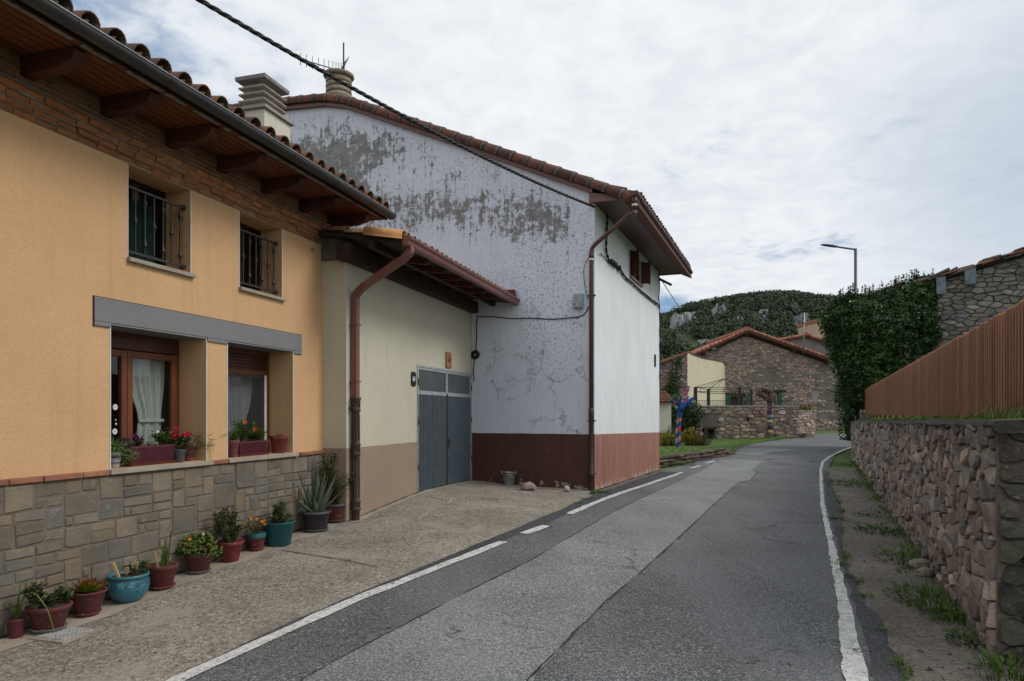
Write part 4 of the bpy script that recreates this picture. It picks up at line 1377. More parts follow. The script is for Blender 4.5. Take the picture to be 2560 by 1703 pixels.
mb.quad(FL.p(h[0] + .16, DW - .03, h[2] + .1), FL.p(h[1] - .1, DW - .03, h[2] + .1), FL.p(h[1] - .1, DW - .03, zsh - .1), FL.p(h[0] + .16, DW - .03, zsh - .1))
mb.build('pane', 'window_glass', wn2)
curtain(FL, h[0] + .20, h[1] - .30, h[2] + .05, zsh - .04, DW - .16, tie=h[2] + .35, pull=.45, side=-.3, parent=wn2)
mb = MB()
mb.quad(FL.p(h[0] + .115, DW - .003, h[2] + .06), FL.p(h[1] - .06, DW - .003, h[2] + .06), FL.p(h[1] - .06, DW - .003, zsh - .05), FL.p(h[0] + .115, DW - .003, zsh - .05))
mb.build('insect_screen', 'insect_screen_mesh', wn2)
for n_, h in enumerate((UW1, UW2)):
    mb = MB()
    dw = -.36
    frame_rect(mb, FL, h[0] + .001, h[1] - .001, h[2], h[3] - .001, .05, dw - .05, dw, (.22, .2, .2))
    am = (h[0] + h[1]) / 2
    mb.fbox(FL, am - .05, am + .05, dw - .045, dw + .005, h[2] + .05, h[3] - .05, (.22, .2, .2))
    wu = mb.build('window', 'window_wood', OH)
    mb = MB()
    mb.quad(FL.p(h[0] + .05, dw - .03, h[2] + .05), FL.p(h[1] - .05, dw - .03, h[2] + .05), FL.p(h[1] - .05, dw - .03, h[3] - .05), FL.p(h[0] + .05, dw - .03, h[3] - .05))
    mb.build('pane', 'window_glass', wu)
    if n_ == 0:
        curtain(FL, h[0] + .22, h[1] - .02, h[2] + .02, h[3] - .25, -.30, tie=None, name='green_netting', mat='green_net', parent=wu)
    # wrought iron grille
    dg = -.085
    zb_, zt2 = h[2] + .075, h[3] - .22
    gr_ = thing('window_grille', FL.p((h[0] + h[1]) / 2, dg, zb_), 'black wrought iron grille with knotted bars in the ' + ('larger upper window with green netting' if n_ == 0 else 'smaller upper window nearer the garage'), 'window grille', 'upper window grilles')
    for zz in (zb_, zt2):
        g = MB()
        g.fbox(FL, h[0] + .002, h[1] - .002, dg - .014, dg + .014, zz, zz + .024)
        g.build('rail', 'wrought_iron', gr_)
    for i in range(7):
        a = h[0] + .075 + (h[1] - h[0] - .13) * i / 6
        b = MB()
        pts, rad = [], []
        nz_ = 40
        for k in range(nz_ + 1):
            f = k / nz_
            r = .0105 + .0014 * math.sin(f * 60)
            marks = (.16, .84) if i % 2 == 0 else (.5,)
            for mk in marks:
                x = (f - mk) / .045
                r += .018 * max(0, 1 - x * x)
                for off in (-.07, .07):
                    r += .007 * max(0, 1 - ((f - mk - off) / .012) ** 2)
            pts.append(FL.p(a, dg, zb_ + .022 + (zt2 - zb_ - .022) * f)); rad.append(r)
        b.tube(pts, rad, 8)
        b.build('bar', 'wrought_iron', gr_)
    for zz in (zb_ - .012, zt2 - .008):
        b = MB()
        b.fbox(FL, h[0] + .003, h[0] + .055, dg - .03, dg + .022, zz, zz + .04)
        b.build('bracket', 'wrought_iron', gr_)
mb = MB()
a, z_ = FL.hit(780, 624)
mb.lathe(FL.p(a, .012, z_), [(.02, -.02), (.028, 0), (.02, .02)], 8)
mb.build('old_fixing', 'brick_mortar', OH)

# ================================================================== garage
def text_on(F, s, a, d, z, size, mat, parent, sgn=1, ext=0.004, name='digits'):
    cu = bpy.data.curves.new(name, 'FONT')
    cu.body = s
    cu.size = size
    cu.align_x = 'CENTER'
    cu.align_y = 'CENTER'
    cu.extrude = ext
    cu.offset = size * .004
    tmp = bpy.data.objects.new('tmp', cu)
    COL.objects.link(tmp)
    dg = bpy.context.evaluated_depsgraph_get()
    me = bpy.data.meshes.new_from_object(tmp.evaluated_get(dg))
    bpy.data.objects.remove(tmp)
    u, n = Vector((F.u[0] * sgn, F.u[1] * sgn, 0)), Vector((F.n[0], F.n[1], 0))
    P = Vector(F.p(a, d, z))
    mb = MB()
    vs = [P + u * v.co.x * .82 + Vector((0, 0, v.co.y)) + n * v.co.z for v in me.vertices]
    mb.add(vs, [tuple(p.vertices) for p in me.polygons])
    return mb.build(name, mat, parent)

GA = thing('garage', FG.p(0, 0, 0), 'cream rendered garage with brown painted foot and overhanging tiled roof between two houses', 'garage')
GL = 7.2
GT = 4.12
da0, dz1 = FG.hit(1044, 914.5)
da1, _ = FG.hit(1176, 935)
DOOR = (da0, da1, -.4, dz1)
print('door', DOOR)
mb = MB()
wall_with_holes(mb, FG, 0, GL, -.7, GT, [DOOR], .16)
for (p, q) in (((0, 0), (0, -3.0)), ((GL, 0), (GL, -3.0)), ((0, -3.0), (GL, -3.0))):
    mb.quad(FG.p(p[0], p[1], -.7), FG.p(q[0], q[1], -.7), FG.p(q[0], q[1], GT), FG.p(p[0], p[1], GT))
mb.quad(FG.p(0, 0, GT), FG.p(GL, 0, GT), FG.p(GL, -3, GT), FG.p(0, -3, GT))
mb.build('wall', 'cream_render', GA)
zp = 1.16
for q_ in ((-.004, da0 - .03, -.002, .004), (da1 + .03, 6.2, -.002, .004), (-.004, -.0005, -.43, -.002)):
    mb = MB()
    if q_[1] - q_[0] > .1: wavy_band(mb, FG, q_[0], q_[1], q_[3], -.5, zp, zp)
    else: mb.fbox(FG, *q_, -.5, zp)
    mb.build('plinth', 'garage_plinth_paint', GA)
# doors
def dz(a): return gz(*FG.p(a, .05, 0)[:2]) + .015
mb = MB()
fw = .035
mb.fbox(FG, da0 - fw, da0, -.06, .018, -.3, dz1 + .01)
mb.fbox(FG, da1, da1 + fw, -.06, .018, -.3, dz1 + .01)
mb.fbox(FG, da0, da1, -.06, .017, dz1 - .02, dz1 + .02)
fr_ = mb.build('door_frame', 'garage_frame', GA)
am = FG.hit(780 + 1015 / 3.015, 1000)[0]
ztr = FG.hit(1045, 820 + 488 / 3.015)[1]
for li, (a0, a1) in enumerate(((da0 + .004, am - .006), (am + .006, da1 - .004))):
    mb = MB()
    frame_rect(mb, FG, a0, a1, ztr, dz1 - .022, .045, -.03, .008)
    mb.fbox(FG, a0, a1, -.03, .006, ztr - .03, ztr)
    lf = mb.build('door_leaf', 'garage_frame', GA, bevel=.003)
    mb = MB()
    nr_ = 17
    vs, fs = [], []
    pro = [(0, 0), (.18, 0), (.30, 1), (.62, 1), (.74, 0)]
    xs = []
    for i in range(nr_):
        for x, y in pro:
            xs.append((a0 + .004 + (a1 - a0 - .008) * (i + x) / nr_, y))
    xs.append((a1 - .004, 0))
    for x, y in xs:
        zb2 = dz(x)
        for zz in (zb2, zb2 + .3, ztr - .03):
            vs.append(FG.p(x, -.020 + .032 * y, zz))
    for i in range(len(xs) - 1):
        for k in range(2):
            fs.append((3 * i + k, 3 * i + 3 + k, 3 * i + 4 + k, 3 * i + 1 + k))
    tn = (1.0, 1.0, 1.0) if li == 0 else (.93, .97, 1.02)
    mb.add(vs, fs, tn)
    mb.build('corrugated_panel', 'garage_metal', lf)
    mb = MB()
    mb.quad(FG.p(a0 + .04, -.012, ztr + .04), FG.p(a1 - .04, -.012, ztr + .04), FG.p(a1 - .04, -.012, dz1 - .06), FG.p(a0 + .04, -.012, dz1 - .06))
    mb.build('pane', 'frosted_pane', lf)
    for zz in (.6, 1.5, 2.25):
        aa = da0 - .01 if li == 0 else da1 + .01
        hb = MB()
        hb.tube([FG.p(aa, .024, zz), FG.p(aa, .024, zz + .13)], .013, 8)
        hb.build('hinge', 'cast_iron', lf)
mb = MB()
mb.fbox(FG, am - .022, am + .012, -.01, .028, dz(am), ztr + .02)
mb.build('door_stile', 'cast_iron', GA, bevel=.003)
mb = MB()
mb.tube([FG.p(am + .05, .03, 1.12), FG.p(am + .05, .075, 1.12), FG.p(am + .17, .075, 1.125)], .012, 8)
mb.fbox(FG, am + .03, am + .075, .02, .034, .98, 1.18)
mb.build('door_handle', 'cast_iron', GA)
# roof
GS, GE, GZ = .17, 1.13, 4.31
GAE = -.25
def gzr(d): return GZ + (GE - d) * GS
mb = MB()
mb.hexa([FG.p(a, d, gzr(d) - q) for q in (.075, .03) for a, d in ((GAE, GE - .06), (GL, GE - .06), (GL, -4), (GAE, -4))], (.8, .8, .8))
dk = mb.build('roof_deck', 'dark_wood', GA)
mb = MB()
barrel_tiles(mb, FG.p(GAE + .02, GE - .03, gzr(GE - .03) + .01), FG.v(1, 0, 0), FG.v(0, -1, GS), GL - GAE, 4.0, .225, .34, .085, lambda i, k: jit(rs.choice([(2.0, 1.75, 1.35), (1.5, 1.35, 1.15), (1.1, 1.05, 1.0), (2.4, 1.9, 1.3)]), .2))
mb.build('roof', 'roof_tile', GA)
mb = MB()                                            # two yellow verge tiles
for q, (d0, d1, lift) in enumerate(((GE - .02, .48, .035),)):
    vs = []
    for dd in (d0, d1):
        for r in (.115, .098):
            for k in range(9):
                th = -.35 + (math.pi + .2) * k / 8
                vs.append(FG.p(GAE - .02 + .05 - math.cos(th) * r * 1.1, dd, gzr(dd) - .02 + lift + math.sin(th) * r))
    fs = [(k, k + 1, 19 + k, 18 + k) for k in range(8)] + [(10 + k, 9 + k, 27 + k, 28 + k) for k in range(8)] + [(k + 1, k, 9 + k, 10 + k) for k in range(8)] + [(18 + k, 19 + k, 28 + k, 27 + k) for k in range(8)] + [(0, 9, 27, 18), (8, 26, 35, 17)]
    mb.add(vs, fs, jit((1, 1, 1), .08), True)
mb.build('verge_tiles', 'yellow_tile', GA)
mb = MB()
mb.fbox(FG, GAE + .04, GL, -.05, .16, GT - .04, GT + .22)
mb.fbox(FG, GAE + .02, GL, .50, .60, GT + .10, gzr(.55) - .078)
mb.build('wall_beam', 'dark_wood', GA)
for px, py in ((1060, 668), (1103, 693), (1140, 709), (1173, 729), (1204, 743), (1232, 760)):
    a, _ = FG.hit(px, py, .95)
    mb = MB()
    prof = [(.0, gzr(0) - .077), (1.02, gzr(1.02) - .077), (1.02, gzr(1.02) - .12), (.96, gzr(.96) - .175), (.0, gzr(0) - .19)]
    mb.prism([FG.p(a, d, z_) for d, z_ in prof], FG.v(.08, 0, 0), jit((1, .95, .9), .1))
    mb.build('rafter', 'beam_wood', GA, bevel=.005)
# box gutter, ogee front
Pe = FG.p(0, GE, 0)
def a_at_gable(d):
    p = FG.p(0, d, 0)
    num = (FC[0] - p[0]) * FW.n[0] + (FC[1] - p[1]) * FW.n[1]
    return num / (FG.u[0] * FW.n[0] + FG.u[1] * FW.n[1])
aend = a_at_gable(GE) + .02
prof = [(GE - .05, GZ + .02), (GE - .05, GZ - .10), (GE + .03, GZ - .10), (GE + .045, GZ - .075), (GE + .055, GZ - .03), (GE + .085, GZ + .0), (GE + .09, GZ + .035), (GE + .08, GZ + .035), (GE + .074, GZ + .005), (GE + .045, GZ - .025), (GE + .03, GZ - .085), (GE - .04, GZ - .085), (GE - .04, GZ + .02)]
mb = MB()
mb.prism([FG.p(GAE, d, z_) for d, z_ in prof], FG.v(aend - GAE, 0, 0))
gg = mb.build('gutter', 'brown_metal', GA)
mb = MB()
cap = [(d, z_) for d, z_ in prof[:7]] + [(GE - .05, GZ + .06)]
mb.prism([FG.p(GAE - .004, d, z_) for d, z_ in cap], FG.v(.006, 0, 0))
mb.build('gutter_end_cap', 'brown_metal', gg)
mb = MB()
mb.fbox(FG, a_at_gable(.9) - .16, a_at_gable(.9) + .1, .35, GE - .02, gzr(.9) + .06, gzr(.4) + .12)
mb.build('flashing', 'red_trim', GA)
# downpipe: square metal above, ornate cast iron below
dpa = FG.hit(888, 1000, .07)[0]
z_ci = FG.hit(888, 993, .07)[1]
path = smooth_path([FG.p(-.10, GE - .0, GZ - .09), FG.p(-.10, GE - .0, GZ - .17), FG.p(-.09, GE - .10, GZ - .26), FG.p(-.04, GE - .24, GZ - .31)], 5)
path += smooth_path([FG.p(dpa - .12, .34, 3.72), FG.p(dpa - .03, .19, 3.67), FG.p(dpa, .085, 3.58), FG.p(dpa, .075, 3.45), FG.p(dpa, .075, 3.3)], 5)[0:]
path += [FG.p(dpa, .075, z_ci - .02)]
mb = MB()
hw_ = .052
pts = [Vector(p) for p in path]
rings = []
for i, p in enumerate(pts):
    d = (pts[min(i + 1, len(pts) - 1)] - pts[max(0, i - 1)]).normalized()
    s_ = FG.v(1, 0, 0)
    o_ = d.cross(s_).normalized()
    s2 = o_.cross(d).normalized()
    k = 1.0 + (.07 if i % 2 and (d.z > -.98) else 0)
    rings.append([p + (s2 * x + o_ * y) * hw_ * k for x, y in ((-1, -.8), (-.8, -1), (.8, -1), (1, -.8), (1, .8), (.8, 1), (-.8, 1), (-1, .8))])
vs = [q for r in rings for q in r]
mb.add(vs, [(i * 8 + k, i * 8 + (k + 1) % 8, i * 8 + 8 + (k + 1) % 8, i * 8 + 8 + k) for i in range(len(rings) - 1) for k in range(8)])
dp = mb.build('downpipe', 'brown_metal', GA)
zb3 = gz(*FG.p(dpa, .1, 0)[:2])
mb = MB()
Hc = z_ci - zb3
c = FG.p(dpa, .082, zb3)
def rp(f): return f * Hc
prof = [(.058, .0), (.062, .16), (.078, .17), (.078, .20), (.070, .21), (.070, .285), (.078, .295), (.078, .32), (.062, .335), (.060, rp(.52)), (.074, rp(.53)), (.074, rp(.545)), (.067, rp(.55)), (.067, rp(.60)), (.074, rp(.605)), (.074, rp(.62)), (.061, rp(.635)), (.059, rp(.875)), (.072, rp(.885)), (.076, rp(.90)), (.070, rp(.905)), (.070, rp(.97)), (.080, rp(.98)), (.082, Hc), (.05, Hc)]
mb.lathe(c, prof, 28)
for z0, z1 in ((.36, rp(.51)), (rp(.65), rp(.86))):
    for k in range(10):
        th = k * 2 * math.pi / 10
        x, y = math.cos(th) * .060, math.sin(th) * .060
        mb.tube([(c[0] + x, c[1] + y, c[2] + z0), (c[0] + x, c[1] + y, c[2] + z1)], .0065, 6)
ci = mb.build('cast_iron_pipe', 'cast_iron', dp)
for zz in (rp(.575), .248, rp(.938)):
    for k in range(4):
        th = math.atan2(FG.n[1], FG.n[0]) + k * math.pi / 2 - .3
        rr = .071
        mb = MB()
        q = Vector((c[0] + math.cos(th) * rr, c[1] + math.sin(th) * rr, c[2] + zz))
        o_ = Vector((math.cos(th), math.sin(th), 0)); s_ = Vector((-math.sin(th), math.cos(th), 0))
        for m_ in range(8):
            t0 = m_ * math.pi / 4
            e = s_ * math.cos(t0) + Vector((0, 0, math.sin(t0)))
            mb.tube([q + e * .006 + o_ * .008, q + e * .028], [.009, .004], 5)
        mb.build('rosette', 'cast_iron', ci)
for zz in (3.1, 2.2):
    mb = MB()
    mb.fbox(FG, dpa - .068, dpa + .068, .0, .135, zz, zz + .03)
    mb.build('pipe_clamp', 'brown_metal', dp)
for zz in (rp(.91), rp(.34)):
    mb = MB()
    mb.tube([FG.p(dpa - .085, -.005, zb3 + zz), FG.p(dpa - .085, .09, zb3 + zz)], .014, 8)
    mb.build('pipe_clamp', 'wrought_iron', dp)
mb = MB()
a, z_ = FL.hit(832, 700)
mb.fbox(FG, -.05, -.004, -.42, -.02, GT + .0, GT + .35)
mb.build('rough_block', 'field_stone', GA)

# house number plates
def plaque_scallop(F, px, py, wpx, hpx, lab, txt, sgn=1, w_=None, h_=None):
    a, z_ = F.hit(px, py)
    root = thing('house_number_sign', F.p(a, 0, z_), lab, 'sign', None)
    pts = []
    for k in range(64):
        th = k * 2 * math.pi / 64
        x, y = math.cos(th), math.sin(th)
        m_ = max(abs(x), abs(y))
        r = 1 / m_
        notch = .80 + .20 * abs(math.cos(2 * th)) ** .5 if abs(math.cos(2 * th)) < .8 else 1.0 - .10 * (abs(math.cos(2 * th)) - .8) * 5
        pts.append((x * r * notch * w_ / 2, y * r * notch * h_ / 2))
    mb = MB()
    mb.prism([F.p(a + x * sgn, .004, z_ + y) for x, y in pts], F.v(0, .012, 0))
    mb.build('plate', 'plaque_black', root, bevel=.002)
    if txt:
        text_on(F, txt, a, .017, z_, h_ * .48, 'plaque_white', root, sgn)
    return root
plaque_scallop(FG, 780 + 762 / 3.015, 820 + 386 / 3.015, 0, 0, 'black scalloped number plate with white 64 left of the garage door', '64', 1, .23, .29)
a, z_ = FG.hit(780 + 1024 / 3.015, 820 + 242 / 3.015)
sg = thing('house_number_sign', FG.p(a, 0, z_), 'square clay tile with raised brown 64 above the garage door', 'sign')
mb = MB()
mb.fbox(FG, a - .15, a + .15, .003, .035, z_ - .17, z_ + .17)
mb.build('tile', 'plaque_clay', sg, bevel=.012)
text_on(FG, '64', a, .034, z_, .21, 'digit_brown', sg)
plaque_scallop(FR, 1637, 902, 0, 0, 'small black plate seen edge-on near the far end of the bright white wall', None, 1, .30, .42)

# ================================================================== white house
WH = thing('white_house', (FC[0], FC[1], 0), 'tall white house with flaking gable, dark red painted foot and brown eaves', 'house')
WLEN, RLEN = 12.0, 8.24
prof_px = [(1497, 480), (1380, 448), (1190, 381), (1000, 316), (870, 272), (816, 266), (714, 276), (520, 300)]
WT = [(-.35, 6.42)] + [FW.hit(*p) for p in prof_px]
WT[1] = (0.0, 6.58)
print('gable', WT)
last = WT[-1]
WT.append((WLEN, last[1] - .15))
mb = MB()
wt = [p for p in WT if p[0] >= 0]
for (a0, z0), (a1, z1) in zip(wt[:-1], wt[1:]):
    mb.quad(FW.p(a0, 0, -.7), FW.p(a1, 0, -.7), FW.p(a1, 0, z1), FW.p(a0, 0, z0))
mb.build('gable_wall', 'flaking_whitewash', WH)
mb = MB()
ra0, rzt = FR.hit(1575, 594)
ra1, rzb = FR.hit(1603, 708)
rzb = FR.hit(1576, 690)[1]
WRW = (ra0, ra1, rzb, 6.15)
wall_with_holes(mb, FR, 0, RLEN, -.8, 6.62, [WRW], .25)
far_top = [(FW.p(a, -RLEN, -.8), FW.p(a, -RLEN, z_)) for a, z_ in wt]
for (p0, p1), (q0, q1) in zip(far_top[:-1], far_top[1:]):
    mb.quad(p0, q0, q1, p1)
mb.quad(FW.p(WLEN, 0, -.8), FW.p(WLEN, -RLEN, -.8), FW.p(WLEN, -RLEN, WT[-1][1]), FW.p(WLEN, 0, WT[-1][1]))
mb.build('road_wall', 'white_render', WH)
mb = MB()
wavy_band(mb, FW, -.006, 4.5, .006, -.6, 1.25, 1.25)
mb.build('plinth', 'brown_red_paint', WH)
mb = MB()
wavy_band(mb, FR, -.006, RLEN, .006, -.7, 1.25, 1.09)
mb.build('plinth', 'faded_red_paint', WH)
# roof slab following the verge, tiles along the verge
RT = [(-.98, WT[0][1] - .22 + .10)] + [(a, z_ + .20) for a, z_ in WT[1:]]
RT[1] = (0.0, 6.58 + .19)
for i in range(len(RT) - 1):
    (a0, z0), (a1, z1) = RT[i], RT[i + 1]
OVG = .16
mb = MB()
for (a0, z0), (a1, z1) in zip(RT[:-1], RT[1:]):
    mb.hexa([FW.p(a, d, z_) for z_, a, d in ((z0 - .10, a0, OVG - .06), (z1 - .10, a1, OVG - .06), (z1 - .10, a1, -RLEN - .5), (z0 - .10, a0, -RLEN - .5), (z0, a0, OVG - .06), (z1, a1, OVG - .06), (z1, a1, -RLEN - .5), (z0, a0, -RLEN - .5))])
rfw = mb.build('roof', 'verge_tile', WH)
mb = MB()
for (a0, z0), (a1, z1) in zip(WT[1:-1], WT[2:]):
    a0 = max(a0, 0.02)
    mb.hexa([FW.p(a, d, z_) for z_, a, d in ((z0 - .015, a0, .0), (z1 - .015, a1, .0), (z1 - .015, a1, OVG - .05), (z0 - .015, a0, OVG - .05), (z0 + .10, a0, .0), (z1 + .10, a1, .0), (z1 + .10, a1, OVG - .05), (z0 + .10, a0, OVG - .05))])
mb.build('fascia', 'brown_metal', WH)
mb, mm = MB(), MB()
line = []
for (a0, z0), (a1, z1) in zip(RT[:-1], RT[1:]):
    line += [(a0, z0)]
line.append(RT[-1])
L_ = [0]
for p, q in zip(line[:-1], line[1:]): L_.append(L_[-1] + math.dist(p, q))
def vat(s): return (float(np.interp(s, L_, [p[0] for p in line])), float(np.interp(s, L_, [p[1] for p in line])))
s = 0.0
while s < L_[-1] - .4:
    TL = .40
    a0, z0 = vat(s); a1, z1 = vat(s + TL - .02)
    vs = []
    nn = Vector((a1 - a0, z1 - z0)).normalized()
    up2 = (-nn.y, nn.x)
    if up2[1] < 0: up2 = (nn.y, -nn.x)
    for (aa, zz, r) in ((a0, z0, .155), (a1, z1, .135)):
        for k in range(11):
            th = -.62 + (math.pi + 1.0) * k / 10
            h_ = math.sin(th) * r * .95
            vs.append(FW.p(aa + up2[0] * h_, OVG - .10 + math.cos(th) * r * 1.1, zz - .035 + up2[1] * h_))
    fs = [(k, k + 1, 12 + k, 11 + k) for k in range(10)] + [tuple(range(11))[::-1], tuple(range(11, 22))]
    mb.add(vs, fs, jit(rs.choice([(1, 1, 1), (1.25, 1.05, .95), (.8, .85, .9)]), .2), True)
    # mortar bead at the joint
    vs2 = []
    ab, zb4 = vat(s + TL - .045); ac, zc4 = vat(s + TL + .01)
    for (aa, zz, r) in ((ab, zb4, .15), (ac, zc4, .158)):
        for k in range(11):
            th = -.62 + (math.pi + 1.0) * k / 10
            h_ = math.sin(th) * r * (.97 + rs.uniform(-.03, .05))
            vs2.append(FW.p(aa + up2[0] * h_, OVG - .10 + math.cos(th) * r * 1.12, zz - .035 + up2[1] * h_))
    mm.add(vs2, fs, (1, 1, 1), True)
    s += TL
mb.build('verge_tiles', 'verge_tile', rfw)
mm.build('verge_mortar', 'tile_mortar', rfw)
# eaves over the road: flat brown soffit, round gutter with sleeves
mb = MB()
ZSO = 6.36
mb.fbox(FR, -.02, RLEN + .28, .008, .86, ZSO, ZSO + .03, (.75, .8, .85))
mb.fbox(FR, -.04, RLEN + .30, .86, .885, ZSO - .03, ZSO + .12)
mb.fbox(FR, RLEN + .28, RLEN + .30, -.5, .86, ZSO - .03, ZSO + .1)
mb.build('soffit', 'brown_pvc', WH)
mb = MB()                                            # end board at the gable
mb.prism([FW.p(a, .012, z_) for a, z_ in ((.10, ZSO - .0), (-.86, ZSO - .0), (-.90, ZSO + .06), (.10, 6.58))], FW.v(0, .07, 0))
mb.build('eaves_end_board', 'brown_metal', WH)
gd, gzz, gr = .965, ZSO + .03, .085
mb = MB()
pr1 = [(gd + gr * math.cos(th), gzz + gr * math.sin(th)) for th in [math.pi + math.pi * k / 10 for k in range(11)]]
pr2 = [(gd + (gr - .007) * math.cos(th), gzz + (gr - .007) * math.sin(th)) for th in [2 * math.pi - math.pi * k / 10 for k in range(11)]]
mb.prism([FR.p(-.45, d, z_) for d, z_ in pr1 + pr2], FR.v(RLEN + .78, 0, 0), smooth=True)
gw = mb.build('gutter', 'brown_pvc', WH)
mb = MB()
mb.prism([FR.p(-.46, d, z_) for d, z_ in [(gd + .095 * math.cos(th), gzz + .095 * math.sin(th)) for th in [math.pi + math.pi * k / 10 for k in range(11)]]] + [], FR.v(.016, 0, 0))
mb.build('gutter_end_cap', 'brown_pvc', gw)
for k in range(13):
    a = .05 + k * .66
    mb = MB()
    p1 = [(gd + (gr + .006) * math.cos(th), gzz + (gr + .006) * math.sin(th)) for th in [math.pi + math.pi * k2 / 10 for k2 in range(11)]]
    mb.prism([FR.p(a, d, z_) for d, z_ in p1 + pr2], FR.v(.03, 0, 0), smooth=True)
    mb.build('gutter_sleeve', 'brown_pvc', gw)
mb = MB()
barrel_tiles(mb, FR.p(.12, .98, ZSO + .10), FR.v(1, 0, 0), FR.v(0, -1, .42), RLEN + .15, .7, .24, .36, .07, lambda i, k: jit((.7, .7, .75), .2))
mb.build('eaves_tiles', 'verge_tile', rfw)
# downpipe
wa = FW.hit(1478, 900, .09)[0]
zw = gz(*FW.p(wa, .09, 0)[:2])
zel = FW.hit(1478, 622, .09)[1]
zdk = FW.hit(1478, 1022, .09)[1]
mb = MB()
P0 = Vector(FR.p(-.30, gd - .01, gzz - .06))
P1 = P0 + Vector((0, 0, -.30))
P2 = Vector(FW.p(wa, .09, zel + .02))
mb.tube([P0, P1], .050, 14)
dirv = (P2 - P1).normalized()
mb.tube(smooth_path([P1, P1 + Vector((0, 0, -.05)) + dirv * .04, P1 + dirv * .15], 5) + smooth_path([P2 - dirv * .14, P2 - dirv * .03 + Vector((0, 0, -.03)), P2 + Vector((0, 0, -.15))], 5) + [(P2.x, P2.y, zdk)], .046, 14)
for q in (P0 + Vector((0, 0, -.06)), P1 + Vector((0, 0, -.02)), P2 + Vector((0, 0, -.12))):
    mb.tube([q, q + Vector((0, 0, -.10))], .056, 14)
dpw = mb.build('downpipe', 'brown_pvc', WH)
for q in (P0 + Vector((0, 0, -.18)), P2 + Vector((0, 0, -.24))):
    mb = MB()
    mb.tube([q, q + Vector((0, 0, -.045))], .0575, 14)
    mb.build('pipe_band', 'white_trim', dpw)
mb = MB()
mb.lathe((P2.x, P2.y, zw), [(.050, 0), (.050, .30), (.060, .31), (.060, .40), (.050, .41), (.050, zdk - zw - .22), (.058, zdk - zw - .21), (.058, zdk - zw + .01), (.046, zdk - zw + .02)], 16)
mb.build('iron_pipe', 'cast_iron', dpw)
for zz in (zw + .36, zdk - .28, 4.3):
    mb = MB()
    mb.fbox(FW, wa - .085, wa + .085, .0, .085, zz, zz + .03)
    mb.build('pipe_clamp', 'wrought_iron', dpw)
# road window: dark red shutters, one ajar
h = WRW
mb = MB()
frame_rect(mb, FR, h[0] + .001, h[1] - .001, h[2], h[3] - .001, .06, -.12, -.05, (.75, .6, .6))
am = (h[0] + h[1]) / 2
mb.fbox(FR, am - .05, am + .05, -.11, -.03, h[2] + .06, h[3] - .06, (.75, .6, .6))
ww = mb.build('window', 'window_wood', WH)
mb = MB()
mb.quad(FR.p(h[0] + .06, -.08, h[2] + .06), FR.p(h[1] - .06, -.08, h[2] + .06), FR.p(h[1] - .06, -.08, h[3] - .06), FR.p(h[0] + .06, -.08, h[3] - .06))
mb.build('pane', 'window_glass', ww)
for k, (aa, wd_, ang_) in enumerate(((h[0] + .0, .26, 1.25), (h[1] - .0, .26, 1.30))):
    sgn = 1 if k == 0 else -1
    ux, dx = -sgn * math.cos(ang_), math.sin(ang_)
    mb = MB()
    for s0, s1, q in ((0, .05, 0), (wd_ - .05, wd_, 0), (.05, wd_ - .05, .004)):
        mb.hexa([FR.p(aa + ux * s_ - dx * tt * sgn * -1, .01 + dx * s_ + (-ux) * tt * 0, z_) for z_ in (h[2] + .01 + q * 8, h[3] - .02 - q * 8) for s_, tt in ((s0, q), (s1, q), (s1, .032 - q), (s0, .032 - q))], (.95, .75, .75))
    mb.build('shutter', 'beam_wood', ww)
mb = MB()
mb.fbox(FR, h[0] - .05, h[1] + .05, -.10, .06, h[2] - .06, h[2] - .001)
mb.build('window_sill', 'brown_metal', ww)
# round chimney
ca, cz = FW.hit(847, 222, -.7)
cx, cy, _ = FW.p(ca, -.7, 0)
mb = MB()
zt = FW.hit(847, 192, -.7)[1]
zz = zt - 1.1
pr_ = [(.33, 0), (.33, .38)]
z0 = .38
for k in range(4):
    pr_ += [(.33, z0), (.345, z0 + .02), (.335, z0 + .115), (.29, z0 + .125), (.29, z0 + .14)]
    z0 += .14
pr_ += [(.37, z0 + .0), (.41, z0 + .05), (.40, z0 + .10), (.30, z0 + .14), (.02, z0 + .15)]
mb.lathe((cx, cy, zz + .1), pr_, 24, (.80, .74, .66))
mb.build('chimney', 'concrete_cap', WH)
CHTOP = zz + .1 + z0 + .15
# television aerial on the chimney
an = thing('tv_aerial', (cx, cy, CHTOP), 'thin yagi television aerial on a dark mast above the round chimney', 'aerial')
zm = FW.hit(859, 107, -.7)[1]
mxy = FW.p(FW.hit(859, 150, -.7)[0], -.7, 0)[:2]
mb = MB()
mb.tube([(mxy[0], mxy[1], CHTOP - .25), (mxy[0], mxy[1], zm)], .022, 8)
mb.build('mast', 'wrought_iron', an)
mb = MB()
zb5 = FW.hit(862, 181, -.7)[1]
b0 = Vector((mxy[0] + .06, mxy[1], zb5)); b1 = b0 + Vector((-1.02, -.72, 0.0))
mb.tube([b0, b1], .014, 6)
bm_ = mb.build('boom', 'wrought_iron', an)
bd = (b1 - b0).normalized()
for k, f in enumerate((.03, .10, .16, .22, .29, .38, .48, .60, .73, .86, .985)):
    q = b0.lerp(b1, f)
    L = .27 - .009 * k
    mb = MB()
    mb.tube([q + Vector((0, 0, -L * .85)), q + Vector((0, 0, L * .85))], .011, 5)
    mb.build('element', 'galvanised', bm_)
mb = MB()
q = b0.lerp(b1, .10)
for s_ in (-1, 1):
    for k in range(5):
        o_ = Vector((0, 0, s_ * (.05 + k * .075))) + (-bd) * (-.02 + (.03 + k * .035))
        sd2 = bd.cross(Vector((0, 0, 1))) * .17
        mb.tube([q + o_ - sd2, q + o_ + sd2], .009, 5)
